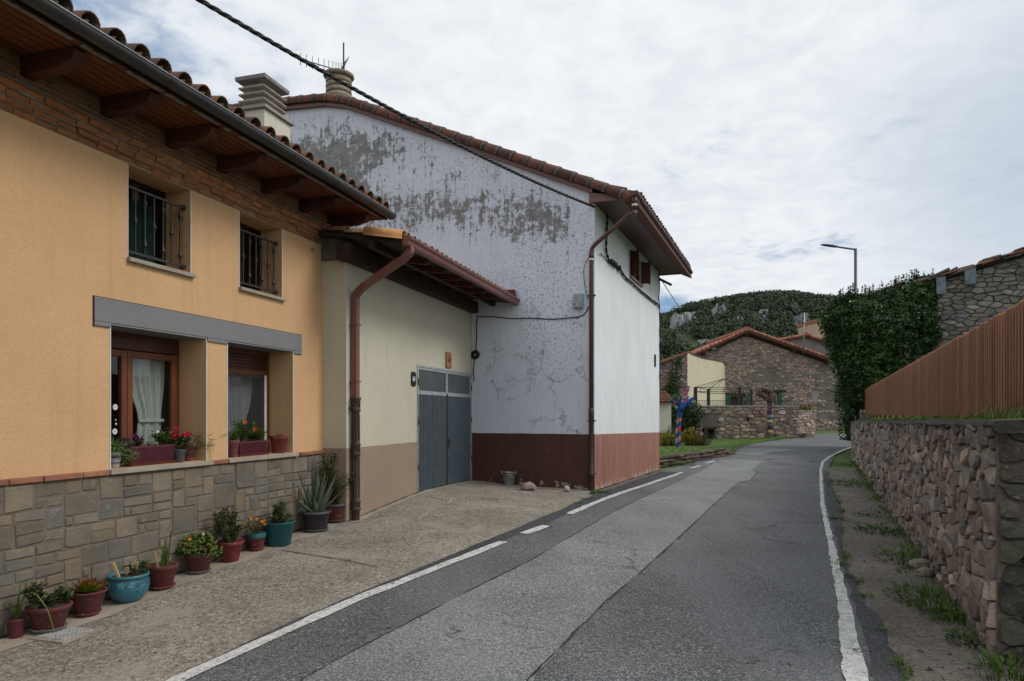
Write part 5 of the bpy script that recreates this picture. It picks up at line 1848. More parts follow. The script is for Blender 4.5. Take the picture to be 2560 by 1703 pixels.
mb.build('reflector', 'wrought_iron', an)

# ------------------------------------------------------------------ cables and the meter box on the white house
def twisted(name, pts, r, n, lab, turns=4.0, group=None, mat='cable_black'):
    mb = MB()
    P = [Vector(p) for p in pts]
    L = [0]
    for p, q in zip(P[:-1], P[1:]): L.append(L[-1] + (q - p).length)
    for s_ in range(n):
        out = []
        for i, p in enumerate(P):
            d = (P[min(i + 1, len(P) - 1)] - P[max(0, i - 1)]).normalized()
            x = d.cross(Vector((0, 0, 1)))
            x = x.normalized() if x.length > 1e-4 else d.orthogonal().normalized()
            y = x.cross(d)
            th = L[i] * turns * 2 * math.pi + s_ * 2 * math.pi / n
            out.append(p + (x * math.cos(th) + y * math.sin(th)) * r * .9)
        mb.tube(out, r, 7)
    o = mb.build(name, mat, None, origin=pts[len(pts) // 2])
    return tag(o, lab, 'cable', group)
A1 = Vector(FW.p(-.01, .03, FW.hit(1497, 517)[1]))
kx, ky = (499 - CXP) / FPX, (0 - HZ) / FPX
A0 = Vector((kx * 7.6, 7.6, EYE - ky * 7.6))
dA = (A0 - A1)
pts = []
for i in range(260):
    f = i / 259 * 1.5
    p = A1 + dA * f
    p.z -= .34 * 4 * (f / 1.5) * (1 - f / 1.5) - .34 * 4 * (1 / 1.5) * (1 - 1 / 1.5) * f
    pts.append(p)
twisted('overhead_cable', pts, .016, 3, 'thick twisted black overhead cable running from top left to the white house corner', 2.4)
def wall_path(F, px, d):
    return [F.p(*(lambda h_: (h_[0], d, h_[1]))(F.hit(x, y, d))) for x, y in px]
z2b = lambda x, y: (1380 + x / 4.3556, 440 + y / 4.3556)
p_ = wall_path(FR, [z2b(*q) for q in ((545, 345), (590, 392), (603, 470), (597, 560), (592, 680), (590, 800), (604, 870), (632, 925), (690, 965), (745, 1020), (800, 1100), (870, 1160), (960, 1245), (1060, 1325), (1150, 1395), (1172, 1440))], .05)
twisted('wall_cable', smooth_path(p_, 8), .017, 2, 'black cable bundle sagging across the bright white road wall', 3.0, None)
p_ = wall_path(FR, [z2b(*q) for q in ((520, 852), (545, 858), (590, 905), (632, 945), (690, 990), (745, 1040), (800, 1115), (870, 1172), (960, 1258), (1060, 1340), (1140, 1405))], .035)
twisted('wall_cable', smooth_path(p_, 6), .011, 1, 'thinner black cable clipped just under the bundle on the bright road wall', 2)
for k, q in enumerate(((648, 935), (672, 950), (695, 972), (735, 1003))):
    p = wall_path(FR, [z2b(*q)], .07)[0]
    mb = MB()
    mb.lathe((p[0], p[1], p[2] - .06), [(.015, 0), (.045, .01), (.05, .06), (.045, .11), (.015, .13)], 10)
    tag(mb.build('cable_connector', 'cable_black', None, origin=p), 'lumpy black connector hung on the cable bundle of the bright road wall', 'connector', 'connectors on the wall cables')
p_ = wall_path(FR, [z2b(*q) for q in ((1172, 1050), (1170, 1200), (1163, 1370), (1172, 1440), (1176, 1568))] + [(1649.5, 850), (1650, 960)], .03)
twisted('wall_cable', smooth_path(p_, 6), .014, 1, 'dark cable dropping down the far corner of the white house', 1)
z7 = lambda x, y: (780 + x / 3.563, 520 + y / 3.563)
p_ = wall_path(FW, [z7(1462, 1290), z7(1468, 1120), z7(1468, 985), z7(1480, 963), z7(1540, 972), z7(1700, 978), z7(1924, 986), (1420, 796), (1456, 789), (1472, 765)], .018)
twisted('wall_cable', smooth_path(p_, 5), .012, 1, 'black cable running level across the flaking gable below the garage gutter', 1)
p_ = wall_path(FW, [z7(1448, 1325), z7(1444, 1420), z7(1440, 1500), z7(1445, 1545)], .018)
twisted('wall_cable', smooth_path(p_, 5), .011, 1, 'loose cable end hanging below the coil beside the garage door', 1)
p_ = wall_path(FW, [z2b(*q) for q in ((400, 885), (365, 950), (345, 1040), (352, 1150), (375, 1280), (390, 1335))], .015)
twisted('wall_cable', smooth_path(p_, 6), .006, 1, 'thin wire looping out beside the brown downpipe above the meter box', 1)
c_ = wall_path(FW, [(1188, 887)], .05)[0]
mb = MB()
for k in range(16):
    rr = .075 + rs.uniform(-.045, .025)
    tx, ty = rs.uniform(-.3, .3), rs.uniform(-.3, .3)
    mb.tube([(c_[0] + FW.u[0] * rr * math.cos(th) + FW.n[0] * (tx * rr * math.cos(th) + rs.uniform(-.002, .002)), c_[1] + FW.u[1] * rr * math.cos(th) + FW.n[1] * tx * rr * math.cos(th), c_[2] + rr * math.sin(th) * (1 + ty * .2)) for th in [i * 2 * math.pi / 24 for i in range(25)]], .009, 6, cap=False)
tag(mb.build('cable_coil', 'cable_black', None, origin=c_), 'coil of spare black cable hung in the corner beside the garage', 'cable coil')
a0, zt4 = FW.hit(1459, 735); a1, zb6 = FW.hit(1435.5, 772)
mbx = thing('meter_box', FW.p(a0, 0, zb6), 'grey plastic meter box on the flaking gable beside the brown downpipe', 'meter box')
mb = MB()
mb.fbox(FW, a0, a1, .002, .10, zb6, zt4)
bx_ = mb.build('box', 'meter_box', mbx, bevel=.012)
mb = MB()
mb.fbox(FW, a0 + .012, a1 - .012, .10, .112, zb6 + .03, zt4 - .015)
mb.build('cover', 'meter_box', mbx, bevel=.006)
for aa in (a0 + .05, a1 - .05):
    mb = MB()
    mb.fbox(FW, aa - .008, aa + .008, .111, .118, zb6 + .07, zb6 + .10)
    mb.build('lock', 'plaque_black', mbx)

# ================================================================== retaining wall on the right
RW = thing('retaining_wall', FK.p(0, 0, -.3), 'rough pinkish rubble retaining wall along the right side of the road', 'wall')
KL = 29.6
def ktop(a): return 1.62 - .29 * a / 29.6 + .02 * mnoise.noise((a * .8, 1, 1))
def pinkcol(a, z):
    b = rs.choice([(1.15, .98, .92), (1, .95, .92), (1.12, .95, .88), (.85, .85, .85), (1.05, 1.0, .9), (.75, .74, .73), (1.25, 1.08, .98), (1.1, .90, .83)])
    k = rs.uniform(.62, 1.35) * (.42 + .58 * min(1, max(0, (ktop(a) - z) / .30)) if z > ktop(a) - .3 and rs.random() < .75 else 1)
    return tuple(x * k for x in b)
mb = MB()
cut = [(.29 / 29.6, 1, 1.615)]
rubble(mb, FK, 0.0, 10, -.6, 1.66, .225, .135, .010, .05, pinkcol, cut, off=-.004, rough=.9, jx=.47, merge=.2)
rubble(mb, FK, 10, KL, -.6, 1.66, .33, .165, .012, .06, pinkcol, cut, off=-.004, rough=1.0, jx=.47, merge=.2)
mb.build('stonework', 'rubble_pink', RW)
mb = MB()
mb.hexa([FK.p(a, d, z) for a, d, z in ((-.01, -.5, -.8), (KL, -.5, -.8), (KL, .008, -.8), (-.01, .008, -.8), (-.01, -.5, 1.60), (KL, -.5, 1.31), (KL, .008, 1.31), (-.01, .008, 1.60))])
mb.build('mortar', 'rubble_mortar', RW)
FKr = Frame(FK.p(0, 0, 0)[:2], (-FK.n[0], -FK.n[1]), (-FK.u[0], -FK.u[1]))
mb = MB()
def darkcol(a, z):
    k = rs.uniform(.8, 1.9)
    return (k, k * rs.uniform(.95, 1.02), k * rs.uniform(.9, 1.0))
rubble(mb, FKr, .0, 3.6, -.6, 1.62, .30, .155, .009, .06, darkcol, (), off=.0, rough=1.2, jx=.48, merge=.18)
mb.build('end_stonework', 'moss_stone', RW)
mb = MB()
mb.fbox(FKr, -.0, 3.6, -.45, .012, -.8, 1.605)
mb.build('end_mortar', 'rubble_mortar', RW)
mb = MB()                                            # mossy capping
n = 110
vs = []
for i in range(n + 1):
    a = -.10 + (KL + .1) * i / n
    for d, dzv in ((.015, -.10), (.055, -.02), (.03, .03), (-.2, .05), (-.50, .05), (-.55, -.08)):
        q = mnoise.noise((a * 2.3, d * 5, 3)) * .025
        vs.append(FK.p(a + mnoise.noise((a * 3, d * 9, 1)) * .03, d + q, ktop(a) + dzv * .8 + q * .7))
mb.add(vs, [(i * 6 + k, i * 6 + k + 1, i * 6 + 7 + k, i * 6 + 6 + k) for i in range(n) for k in range(5)] + [tuple(range(6))], (.75, .75, .72))
mb.build('capping', 'moss_stone', RW)
mb = MB()
vs = []
for i in range(31):
    a = .0 + (KL + 3) * i / 30
    for d, z in ((-.5, ktop(a) + .02), (-.62, ktop(a) + .10), (-1.4, 1.80), (-4, 1.84), (-14, 1.95)):
        vs.append(FK.p(a, d, z + (.02 * mnoise.noise((a, d, 0)))))
mb.add(vs, [(i * 5 + k, i * 5 + k + 1, i * 5 + 6 + k, i * 5 + 5 + k) for i in range(30) for k in range(4)], smooth=True)
mb.quad(FK.p(0.02, -.5, -.5), FK.p(0.02, -14, -.5), FK.p(0.02, -14, 1.95), FK.p(.02, -.5, 1.66))
tag(mb.build('raised_garden', 'meadow'), kind='structure')

# grass along the top of the wall, a few weeds at its foot
mb = MB()
for _ in range(5200):
    a = rs.uniform(0, 1) ** .8 * KL
    den = mnoise.noise((a * .55, 4, 4)) + .35
    if rs.random() > den + .25: continue
    d = rs.uniform(-.56, -.16)
    hgt = rs.uniform(.05, .17) * (1 + 1.0 * max(0, mnoise.noise((a * .9, 2, 7)))) * (1.5 if a < 2.5 else 1)
    dry = rs.random()
    tn = (rs.uniform(.7, 1.2), rs.uniform(.8, 1.2), rs.uniform(.6, 1.1)) if dry > .2 else (2.1, 1.15, 1.6)
    blade(mb, FK.p(a, d, ktop(a) + .0), hgt, rs.uniform(.3, 1.0), .009 + .0006 * a, tn, 3)
tag(mb.build('grass_strip', 'grass'), label='strip of fresh green grass growing on top of the right stone wall', kind='stuff', cat='grass')
def tuft(name, c, r, h, n, lab, group, broad=0.4, tone=(1, 1, 1), wd=.010):
    h *= .8
    mb = MB()
    z = c[2]
    for _ in range(n):
        a, q = rs.uniform(0, 6.283), r * math.sqrt(rs.random())
        p = (c[0] + q * math.cos(a), c[1] + q * math.sin(a), z - .01)
        tn = tuple(t_ * rs.uniform(.55, .95) for t_ in tone)
        if rs.random() < broad:
            d = Vector((math.cos(a), math.sin(a), rs.uniform(.2, 1.2)))
            L = rs.uniform(.35, .9) * h * .6
            hh = rs.uniform(0, .6) * h
            leafquad(mb, (p[0], p[1], p[2] + hh), d, (0, 0, 1), L, L * .55, tn)
        else:
            lean = Vector((math.cos(a), math.sin(a), 0)) * rs.uniform(.2, .9)
            blade(mb, p, h * rs.uniform(.5, 1.1), lean, wd, tn, 4)
    return tag(mb.build(name, 'grass', None, origin=c), lab, 'weeds', group)
def on_ground(x, y): return (x, y, gz(x, y))
for (px, py, r, h, n, br, ton) in ((2140, 1212, .9, .22, 420, .35, (1, 1, 1)), (2205, 1330, .40, .22, 220, .7, (.8, .9, .8)), (2268, 1400, .45, .2, 260, .6, (.85, .9, .8)), (2300, 1432, .3, .16, 140, .5, (.9, 1, .8)),
                                   (2350, 1505, .5, .22, 460, .2, (.9, 1, .9)), (2385, 1545, .28, .2, 220, .2, (1, 1.05, .9)), (2425, 1608, .18, .14, 150, .9, (.6, .8, .65)), (2525, 1690, .25, .24, 160, .3, (.9, .9, .8)),
                                   (2168, 1290, .3, .14, 130, .5, (.9, .8, .7)), (2115, 1162, .6, .18, 180, .5, (.9, .9, .8))):
    x, y = G(px, py)
    n_at = {2140: 'large green weed clump near the far end of the right stone wall', 2205: 'broad-leaved weed clump at the wall foot, next after the large far clump', 2268: 'straggling weeds at the wall foot beside small loose stones', 2300: 'small weed patch touching the loose stones at the wall foot',
            2350: 'long grassy clump leaning against the middle of the right stone wall', 2385: 'grass tuft just nearer than the long grassy clump at the wall foot', 2425: 'flat round-leaved weed low at the near wall foot', 2525: 'grass tuft at the wall corner in the bottom right',
            2168: 'thin yellowish weeds at the far wall foot', 2115: 'low weeds at the bend just below the ivy'}[px]
    tuft('weed_clump', on_ground(x, y), r, h, n, n_at, 'weeds along the foot of the right wall', br, ton)
EDG = {2080: 'tiny weed on the far road edge below the bend', 2090: 'weed tuft on the road edge opposite the large wall clump', 2103: 'bright weed tuft in the gutter edge midway along the right line', 2112: 'second bright weed tuft just nearer in the gutter edge', 2160: 'yellow-green weed in the road edge near the bottom', 2210: 'thin weed line in the road edge at the bottom right', 2250: 'last weed in the road edge before the bottom of the picture'}
for (px, py, r, h, n) in ((2080, 1212, .22, .08, 60), (2090, 1298, .16, .13, 110), (2103, 1412, .13, .10, 110), (2112, 1440, .12, .09, 100), (2160, 1490, .10, .09, 60), (2210, 1578, .10, .07, 70), (2250, 1660, .09, .07, 70)):
    x, y = G(px, py)
    tuft('edge_weed', on_ground(x, y), r, h, n, EDG[px], 'weeds along the right road edge', .35, (1.05, 1.0, .8), .006)
for (px, py, r, h, n, lab) in ((1500, 1232, .26, .10, 220, 'fresh grass tuft at the corner of the white house'), (1462, 1248, .22, .07, 150, 'low grass patch between the concrete and the asphalt by the white corner'), (1442, 1258, .14, .06, 90, 'last green patch on the concrete edge before the white corner'), (1618, 1187, .16, .12, 60, 'small weed at the foot of the bright white wall')):
    x, y = G(px, py)
    tuft('corner_grass', on_ground(x, y), r, h, n, lab, 'grass at the foot of the white house', .2, (1, 1, .8), .007)
mb = MB()
for _ in range(5200):                                  # low growth hugging the foot of the wall and the asphalt edge
    if rs.random() < .72:
        a = rs.uniform(0, 1) ** .75 * 26
        g = mnoise.noise((a * .9, 5, 2)) + .25
        if rs.random() > g + .2: continue
        x, y, _z = FK.p(a, abs(rs.gauss(0, .10)) + .03, 0)
    else:
        y = rs.uniform(3.5, 21)
        if mnoise.noise((y * 1.4, 2, 9)) < .12: continue
        x = asr(y) + rs.gauss(.02, .04)
    k = rs.uniform(.6, 1.1)
    z = gz(x, y)
    if rs.random() < .35:
        leafquad(mb, (x, y, z + rs.uniform(0, .04)), Vector((rs.uniform(-1, 1), rs.uniform(-1, 1), rs.uniform(.1, .9))), (0, 0, 1), rs.uniform(.025, .06), rs.uniform(.02, .035), (k * .85, k * .95, k * .8))
    else:
        blade(mb, (x, y, z - .005), rs.uniform(.04, .13), rs.uniform(.3, 1.0), .007 + .0004 * y, (k * (1.7 if rs.random() < .12 else 1), k, k * .8), 3)
tag(mb.build('ground_growth', 'grass'), label='low grass and seedlings hugging the foot of the right wall', kind='stuff', cat='grass')
# loose dirt, pebbles, dry leaves on the verge
mb = MB()
for _ in range(1500):
    y = rs.uniform(3.5, 22)
    x0, x1 = asr(y), 3.94 + .446 * (y - 5.65)
    f = rs.random()
    x = x0 + (x1 - x0) * f
    if rs.random() > .35 + .6 * abs(f - .45) + .4 * mnoise.noise((x * 1.2, y * .8, 0)): continue
    s_ = rs.uniform(.006, .022) * (1.0 if rs.random() < .93 else 2.0)
    z = gz(x, y)
    k = rs.choice([(1, .9, .8), (.5, .45, .4), (.35, .32, .3), (1.3, 1.15, 1.0)])
    c = Vector((x, y, z))
    vs = [c + Vector((rs.uniform(-1, 1), rs.uniform(-1, 1), 0)) * s_ for _ in range(4)] + [c + Vector((0, 0, s_ * rs.uniform(.3, .9)))]
    mb.add(vs, [(0, 1, 4), (1, 2, 4), (2, 3, 4), (3, 0, 4)], k)
tag(mb.build('gravel', 'field_stone'), label='scattered grit and dry bits on the dirt verge', kind='stuff', cat='gravel')
STN = {2300: 'flat pinkish loose stone at the foot of the right wall', 2312: 'small loose stone lying beside the flat pinkish one'}
for (px, py, r) in ((2300, 1418, .16), (2312, 1440, .11)):
    x, y = G(px, py)
    mb = MB()
    mb.lathe((x, y, gz(x, y) - .03), [(r * .8, 0), (r, .05), (r * .8, .11), (r * .3, .14)], 9, (1, .9, .85), False, 1, .7)
    tag(mb.build('loose_stone', 'rubble_pink', None, origin=(x, y, gz(x, y))), STN[px], 'stone', 'loose stones by the right wall')

# ------------------------------------------------------------------ slatted fence above the wall
FE = thing('slatted_fence', FK.p(0, -.62, 1.7), 'long rust brown vertical slat fence standing above the right stone wall', 'fence')
mb = MB()
a = .55
while a < 30.8:
    d0 = -.62
    zt5 = 2.87 + rs.uniform(-.014, .014)
    tn = jit((1, 1, 1), .26)
    mb.fbox(FK, a, a + .078, d0, d0 + .05, 1.66, zt5 - .03, tn)
    mb.hexa([FK.p(a + x, d0 + y, z_) for z_, q in ((zt5 - .03, 0), (zt5, .014)) for x, y in ((q, q), (.078 - q, q), (.078 - q, .05 - q), (q, .05 - q))], tuple(x * 1.25 for x in tn))
    a += .128 if int((a + 3) / 2.05) == int((a + 3.128) / 2.05) else .142
mb.build('slats', 'corten_wood', FE)
mb = MB()
for zz in (1.86, 2.62):
    mb.fbox(FK, .55, 30.8, -.675, -.622, zz, zz + .07, (.5, .5, .5))
    mb_ = mb
mb.build('rail', 'corten_wood', FE)
mb = MB()
mb.fbox(FK, .55, 30.8, -.695, -.69, 1.68, 2.80, (.30, .28, .28))
mb.build('backing_board', 'corten_wood', FE)
a = .6
while a < 31:
    mb = MB()
    mb.fbox(FK, a, a + .08, -.775, -.696, 1.5, 2.80, (.6, .6, .6))
    mb.build('post', 'corten_wood', FE)
    a += 2.05

# ------------------------------------------------------------------ old stone barn behind the fence
BA = thing('stone_barn', FB.p(0, 0, 1.8), 'old dry stone barn with ragged stone edged roof behind the fence', 'barn')
BL = 9.5
b0, bz0 = FB.hit(2345, 704)
b1, bz1 = FB.hit(2560, 640)
bs = (bz1 - bz0) / (b1 - b0)
def btop(a): return bz0 + (a - b0) * bs
print('barn', b0, bz0, b1, bz1)
mb = MB()
def barncol(a, z):
    k = rs.uniform(.65, 1.35)
    return tuple(k * x for x in rs.choice([(1, .97, .95), (1.05, 1, .94), (.92, .95, 1.0), (1.1, .98, .9)]))
rubble(mb, FB, 1.2, BL, 1.2, btop(BL), .42, .20, .020, .07, barncol, [(-bs, 1, btop(0) - .02)], off=0, rough=1.2)
mb.build('stonework', 'barn_stone', BA)
mb = MB()
mb.prism([FB.p(0, .0, .8), FB.p(BL, .0, .8), FB.p(BL, .0, btop(BL)), FB.p(0, .0, btop(0))], FB.v(0, -5.5, 0))
mb.build('wall', 'barn_mortar', BA)
mb = MB()
up_ = (btop(1) - btop(0))
mb.hexa([FB.p(a, d, btop(a) + q) for q in (.02, .13) for a, d in ((-.5, .30), (BL, .30), (BL, -5.7), (-.5, -5.7))], (.5, .5, .55))
rfb = mb.build('roof', 'dark_wood', BA)
mb = MB()                                            # uneven slabs and broken tiles on the verge
s_ = -.6
while s_ < BL:
    L = rs.uniform(.35, .85)
    for lay in range(rs.choice([1, 2, 2, 3])):
        d1 = .34 + rs.uniform(-.06, .12); z0 = btop(s_) + .13 + lay * .09 + rs.uniform(-.02, .04)
        tn = rs.choice([(.8, .78, .72), (1, .9, .8), (.6, .58, .55), (1.35, .75, .6), (.75, .78, .70)])
        ti = rs.uniform(-.06, .10)
        ofs = rs.uniform(-.12, .12)
        c8 = [FB.p(s_ + ofs + x * L + rs.uniform(-.03, .03), d, z0 + q * rs.uniform(.06, .12) + x * (L * bs + ti) + rs.uniform(-.015, .015)) for q in (0, 1) for x, d in ((0, d1), (1, d1 + rs.uniform(-.06, .06)), (1, d1 - .9), (0, d1 - .9))]
        mb.hexa(c8, jit(tn, .15))
    s_ += L * .85
mb.build('verge_slabs', 'barn_stone', rfb, bevel=.02)
mb = MB()
for a, tn in ((FB.hit(2455, 660)[0], (3.2, 2.2, 1.4)), (FB.hit(2535, 628)[0], (2.6, 1.2, .9)), (FB.hit(2365, 692)[0], (2.2, 1.4, 1.1))):
    mb.hexa([FB.p(a + x * .62 - .3, d, btop(a) + .10 + x * .62 * bs + q) for q in (0, .06) for x, d in ((0, .48), (1, .48), (1, -.3), (0, -.3))], tn)
mb.build('verge_tiles', 'roof_tile', rfb, bevel=.015)
for px, py0, py1, wp in ((2352, 700, 735, 24), (2425, 676, 709, 28)):
    a0, z1 = FB.hit(px - wp / 2, py0, .3); a1, z0 = FB.hit(px + wp / 2, py1, .3)
    mb = MB()
    vs = []
    for j in range(7):
        for i in range(5):
            x, y = i / 4, j / 6
            vs.append(FB.p(a0 + (a1 - a0) * x + .03 * y, .31 + .03 * mnoise.noise((x * 2, y * 2, px)) + .05 * y * (1 - y), z1 + .12 + (z0 - z1 - .12) * y + x * .06 * (1 - y)))
    mb.add(vs, [(j * 5 + i, j * 5 + i + 1, j * 5 + 6 + i, j * 5 + 5 + i) for j in range(6) for i in range(4)], smooth=True)
    mb.build('zinc_sheet', 'zinc_sheet', BA)

# ------------------------------------------------------------------ ivy over the barn corner
IV = [(2051, 787), (2083, 759), (2118, 731), (2166, 736), (2221, 716), (2276, 698), (2324, 687), (2352, 694), (2352, 745), (2340, 787), (2344, 842), (2322, 883), (2262, 931), (2215, 975), (2190, 1024), (2131, 1026), (2130, 1060), (2128, 1100), (2112, 1097), (2106, 1038), (2094, 990), (2100, 945), (2080, 897), (2063, 838)]
IY = 34.2
def inpoly(x, y, P):
    c = False
    for i in range(len(P)):
        (x0, y0), (x1, y1) = P[i], P[i - 1]
        if (y0 > y) != (y1 > y) and x < (x1 - x0) * (y - y0) / (y1 - y0) + x0:
            c = not c
    return c
def pdist(x, y, P):
    m_ = 1e9
    for i in range(len(P)):
        (x0, y0), (x1, y1) = P[i], P[i - 1]
        L2 = (x1 - x0) ** 2 + (y1 - y0) ** 2
        f = max(0, min(1, ((x - x0) * (x1 - x0) + (y - y0) * (y1 - y0)) / L2))
        m_ = min(m_, math.hypot(x - x0 - f * (x1 - x0), y - y0 - f * (y1 - y0)))
    return m_
def W2(px, py, Y): return ((px - CXP) / FPX * Y, EYE - (py - HZ) / FPX * Y)
IVw = [W2(x, y, IY) for x, y in IV]
IT = thing('ivy', (IVw[15][0], IY, gz(IVw[15][0], IY)), 'great dark green ivy mass draped over the barn corner by the bend', 'ivy')
mb = MB()
sp = rs
cx_ = sum(p[0] for p in IVw) / len(IVw)
xs_ = [p[0] for p in IVw]; zs2 = [p[1] for p in IVw]
cntl = 0
Vv, Ff, Tt = [], [], []
while cntl < 30000:
    x, z = rs.uniform(min(xs_), max(xs_)), rs.uniform(min(zs2), max(zs2))
    ins = inpoly(x, z, IVw)
    dd = pdist(x, z, IVw)
    if not ins and (dd > .16 or rs.random() < .7 + dd * 2): continue
    if not ins: dd = 0
    bul = 1.35 * (1 - math.exp(-dd / .7)) + .35 * mnoise.noise((x * .9, z * .9, 0)) + .25 * mnoise.noise((x * 2.4, z * 2.4, 5))
    side = rs.random()
    y = IY - bul * (.55 + .45 * rs.random() ** .4) if side < .82 else IY + .4 + 1.2 * rs.random() * min(1, dd)
    cl_ = mnoise.noise((x * 1.6, z * 1.6, 11))
    k = (.95 + .55 * cl_) * rs.uniform(.65, 1.35)
    tn = (k * rs.uniform(.8, 1.15), k, k * rs.uniform(.75, 1.1))
    if rs.random() < .05: tn = (k * 1.9, k * 1.7, k * 1.1)
    d = Vector((rs.uniform(-.8, .8), -rs.uniform(.1, 1) if side < .82 else rs.uniform(.1, 1), rs.uniform(-1.2, .25)))
    L = rs.uniform(.08, .17)
    n0 = len(mb.f)
    leafquad(mb, (x, y, z), d, (rs.uniform(-1, 1), -.6, rs.uniform(0, 1)), L, L * .95, tn, .18)
    cntl += 1
for _ in range(70):                                   # flowering tips over the crown
    i = rs.uniform(0, 6)
    p, q = IVw[int(i)], IVw[int(i) + 1]
    x, z = lerp(p, q, i - int(i))
    h = rs.uniform(.12, .42)
    y = IY - rs.uniform(0, .6)
    tip = Vector((x + rs.uniform(-.1, .1), y, z + h))
    mb.tube([(x, y, z - .15), tip], .008, 4, (.6, .6, .5))
    for k in range(10):
        leafquad(mb, tip - Vector((0, 0, rs.uniform(0, h))), rv(), (0, 0, 1), .10, .085, jit((1, 1, .9), .3))
mb.build('leaves', 'ivy_leaf', IT)
ctr = Vector((cx_, 0, sum(zs2) / len(zs2)))
mb = MB()
core = []
for (x, z) in IVw:
    k = .90
    core.append((ctr.x + (x - ctr.x) * k, IY - .25, ctr.z + (z - ctr.z) * k))
core_in = [p for p in core if p[2] > 1.3]
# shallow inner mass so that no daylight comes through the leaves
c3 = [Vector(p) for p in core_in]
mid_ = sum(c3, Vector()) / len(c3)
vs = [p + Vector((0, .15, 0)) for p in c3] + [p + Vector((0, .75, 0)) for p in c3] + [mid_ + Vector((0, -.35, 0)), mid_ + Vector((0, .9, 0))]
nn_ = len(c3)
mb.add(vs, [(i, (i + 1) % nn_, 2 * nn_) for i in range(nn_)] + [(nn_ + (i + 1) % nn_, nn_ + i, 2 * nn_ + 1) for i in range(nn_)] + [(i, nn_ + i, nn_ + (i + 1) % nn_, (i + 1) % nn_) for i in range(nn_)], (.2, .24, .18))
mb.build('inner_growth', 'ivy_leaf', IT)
for k in range(16):
    x = IVw[16][0] + rs.uniform(-.5, .08)
    mb = MB()
    zt6 = rs.uniform(1.2, 2.2); zb7 = rs.uniform(.42, 1.0)
    y = IY - rs.uniform(0, .5)
    mb.tube(smooth_path([(x, y, zt6), (x + rs.uniform(-.08, .08), y, (zt6 + zb7) / 2), (x + rs.uniform(.0, .2), y, zb7)], 4), .010, 5, (.5, .4, .3))
    mb.build('stem', 'bark', IT)
# bit of dark stone pier under the ivy
sp_ = thing('stone_pier', (16.4, 34.6, -.3), 'short dark stone pier under the ivy at the end of the retaining wall', 'pier')
fpp = Frame((16.55, 33.1), (.92, -.39), (-.39, -.92))
mb = MB()
rubble(mb, fpp, 0, .9, -.4, 1.9, .35, .2, .018, .05, darkcol, (), 0)
mb.build('stonework', 'barn_stone', sp_)
mb = MB()
mb.fbox(fpp, 0, .9, -.9, .005, -.6, 1.9)
mb.build('core', 'barn_mortar', sp_)

# ------------------------------------------------------------------ street lamp behind the ivy
LY = 37.2
lx, lz = W2(2139, 622, LY)
zl = gz(lx, LY)
LA = thing('street_lamp', (lx, LY, zl), 'tall grey street lamp with flat head rising behind the ivy', 'street lamp')
mb = MB()
mb.tube([(lx, LY, zl), (lx, LY, zl + 1.2), (lx, LY, lz)], [.11, .085, .075], 12)
mb.build('post', 'lamp_grey', LA)
hx0, hz0 = W2(2096, 618, LY)
hx1, hz1 = W2(2052, 612, LY)
mb = MB()
mb.tube([(lx + .06, LY, lz - .04), (lx - .3, LY, lz + .0), (hx0, LY, hz0)], [.055, .05, .045], 10)
mb.build('arm', 'lamp_grey', LA)
mb = MB()
vs = []
secs = [(0, .055, .05), (.08, .09, .075), (.35, .15, .085), (.75, .155, .07), (.95, .10, .04), (1.0, .04, .02)]
L = hx0 - hx1
for f, wy, h in secs:
    x = hx0 - L * f; zc_ = hz0 + (hz1 - hz0) * f
    for k in range(12):
        th = k * 2 * math.pi / 12
        vs.append((x, LY + math.cos(th) * wy, zc_ + math.sin(th) * (h if math.sin(th) > 0 else h * .55)))
mb.add(vs, [(i * 12 + k, i * 12 + (k + 1) % 12, i * 12 + 12 + (k + 1) % 12, i * 12 + 12 + k) for i in range(5) for k in range(12)] + [tuple(range(12)), tuple(range(60, 72))], smooth=True)
mb.build('lamp_head', 'lamp_grey', LA)

# ================================================================== grass bank with its little dry stone edge
gb_front = [(5.0, 24.6), (5.9, 25.8), (7.3, 27.9), (9.0, 30.6), (10.9, 34.2)] + [(lambda p: (p[0] - .1, p[1]))(G(*q)) for q in ((1866, 1113), (1913, 1105), (1984, 1095))]
gb_back = [(4.0, 34), (5.5, 39), (7.5, 43), (9.5, 48), (12.5, 49.9), (15.0, 49.9), (17.5, 49.9), (20.6, 49.9)]
NB = 9
fr2, bk2 = [], []
for i in range(len(gb_front) - 1):
    for k in range(6):
        fr2.append(lerp(gb_front[i], gb_front[i + 1], k / 6)); bk2.append(lerp(gb_back[i], gb_back[i + 1], k / 6))
fr2.append(gb_front[-1]); bk2.append(gb_back[-1])
def bank_h(i, f):                                      # height above the ground sheet
    t_ = i / (len(fr2) - 1)
    edge = .30 * max(0, 1 - max(0, t_ - .30) / .22) + .015
    return edge * (1 - f * .8) * min(1, f * 14 + (.0 if t_ < .45 else .15)) + .02
bank_pts = []
vs = []
for i, (p, q) in enumerate(zip(fr2, bk2)):
    for j in range(NB + 1):
        f = (j / NB) ** 1.6
        x, y = lerp(p, q, f)
        vs.append((x, y, gz(x, y) + bank_h(i, f) + (.02 * mnoise.noise((x, y, 3)) if j else 0)))
mb = MB()
m_ = NB + 1
mb.add(vs, [(i * m_ + j, i * m_ + j + 1, i * m_ + m_ + j + 1, i * m_ + m_ + j) for i in range(len(fr2) - 1) for j in range(NB)], smooth=True)
tag(mb.build('grass_bank', 'meadow'), kind='structure', label='sloping green bank by the bend')
mb = MB()
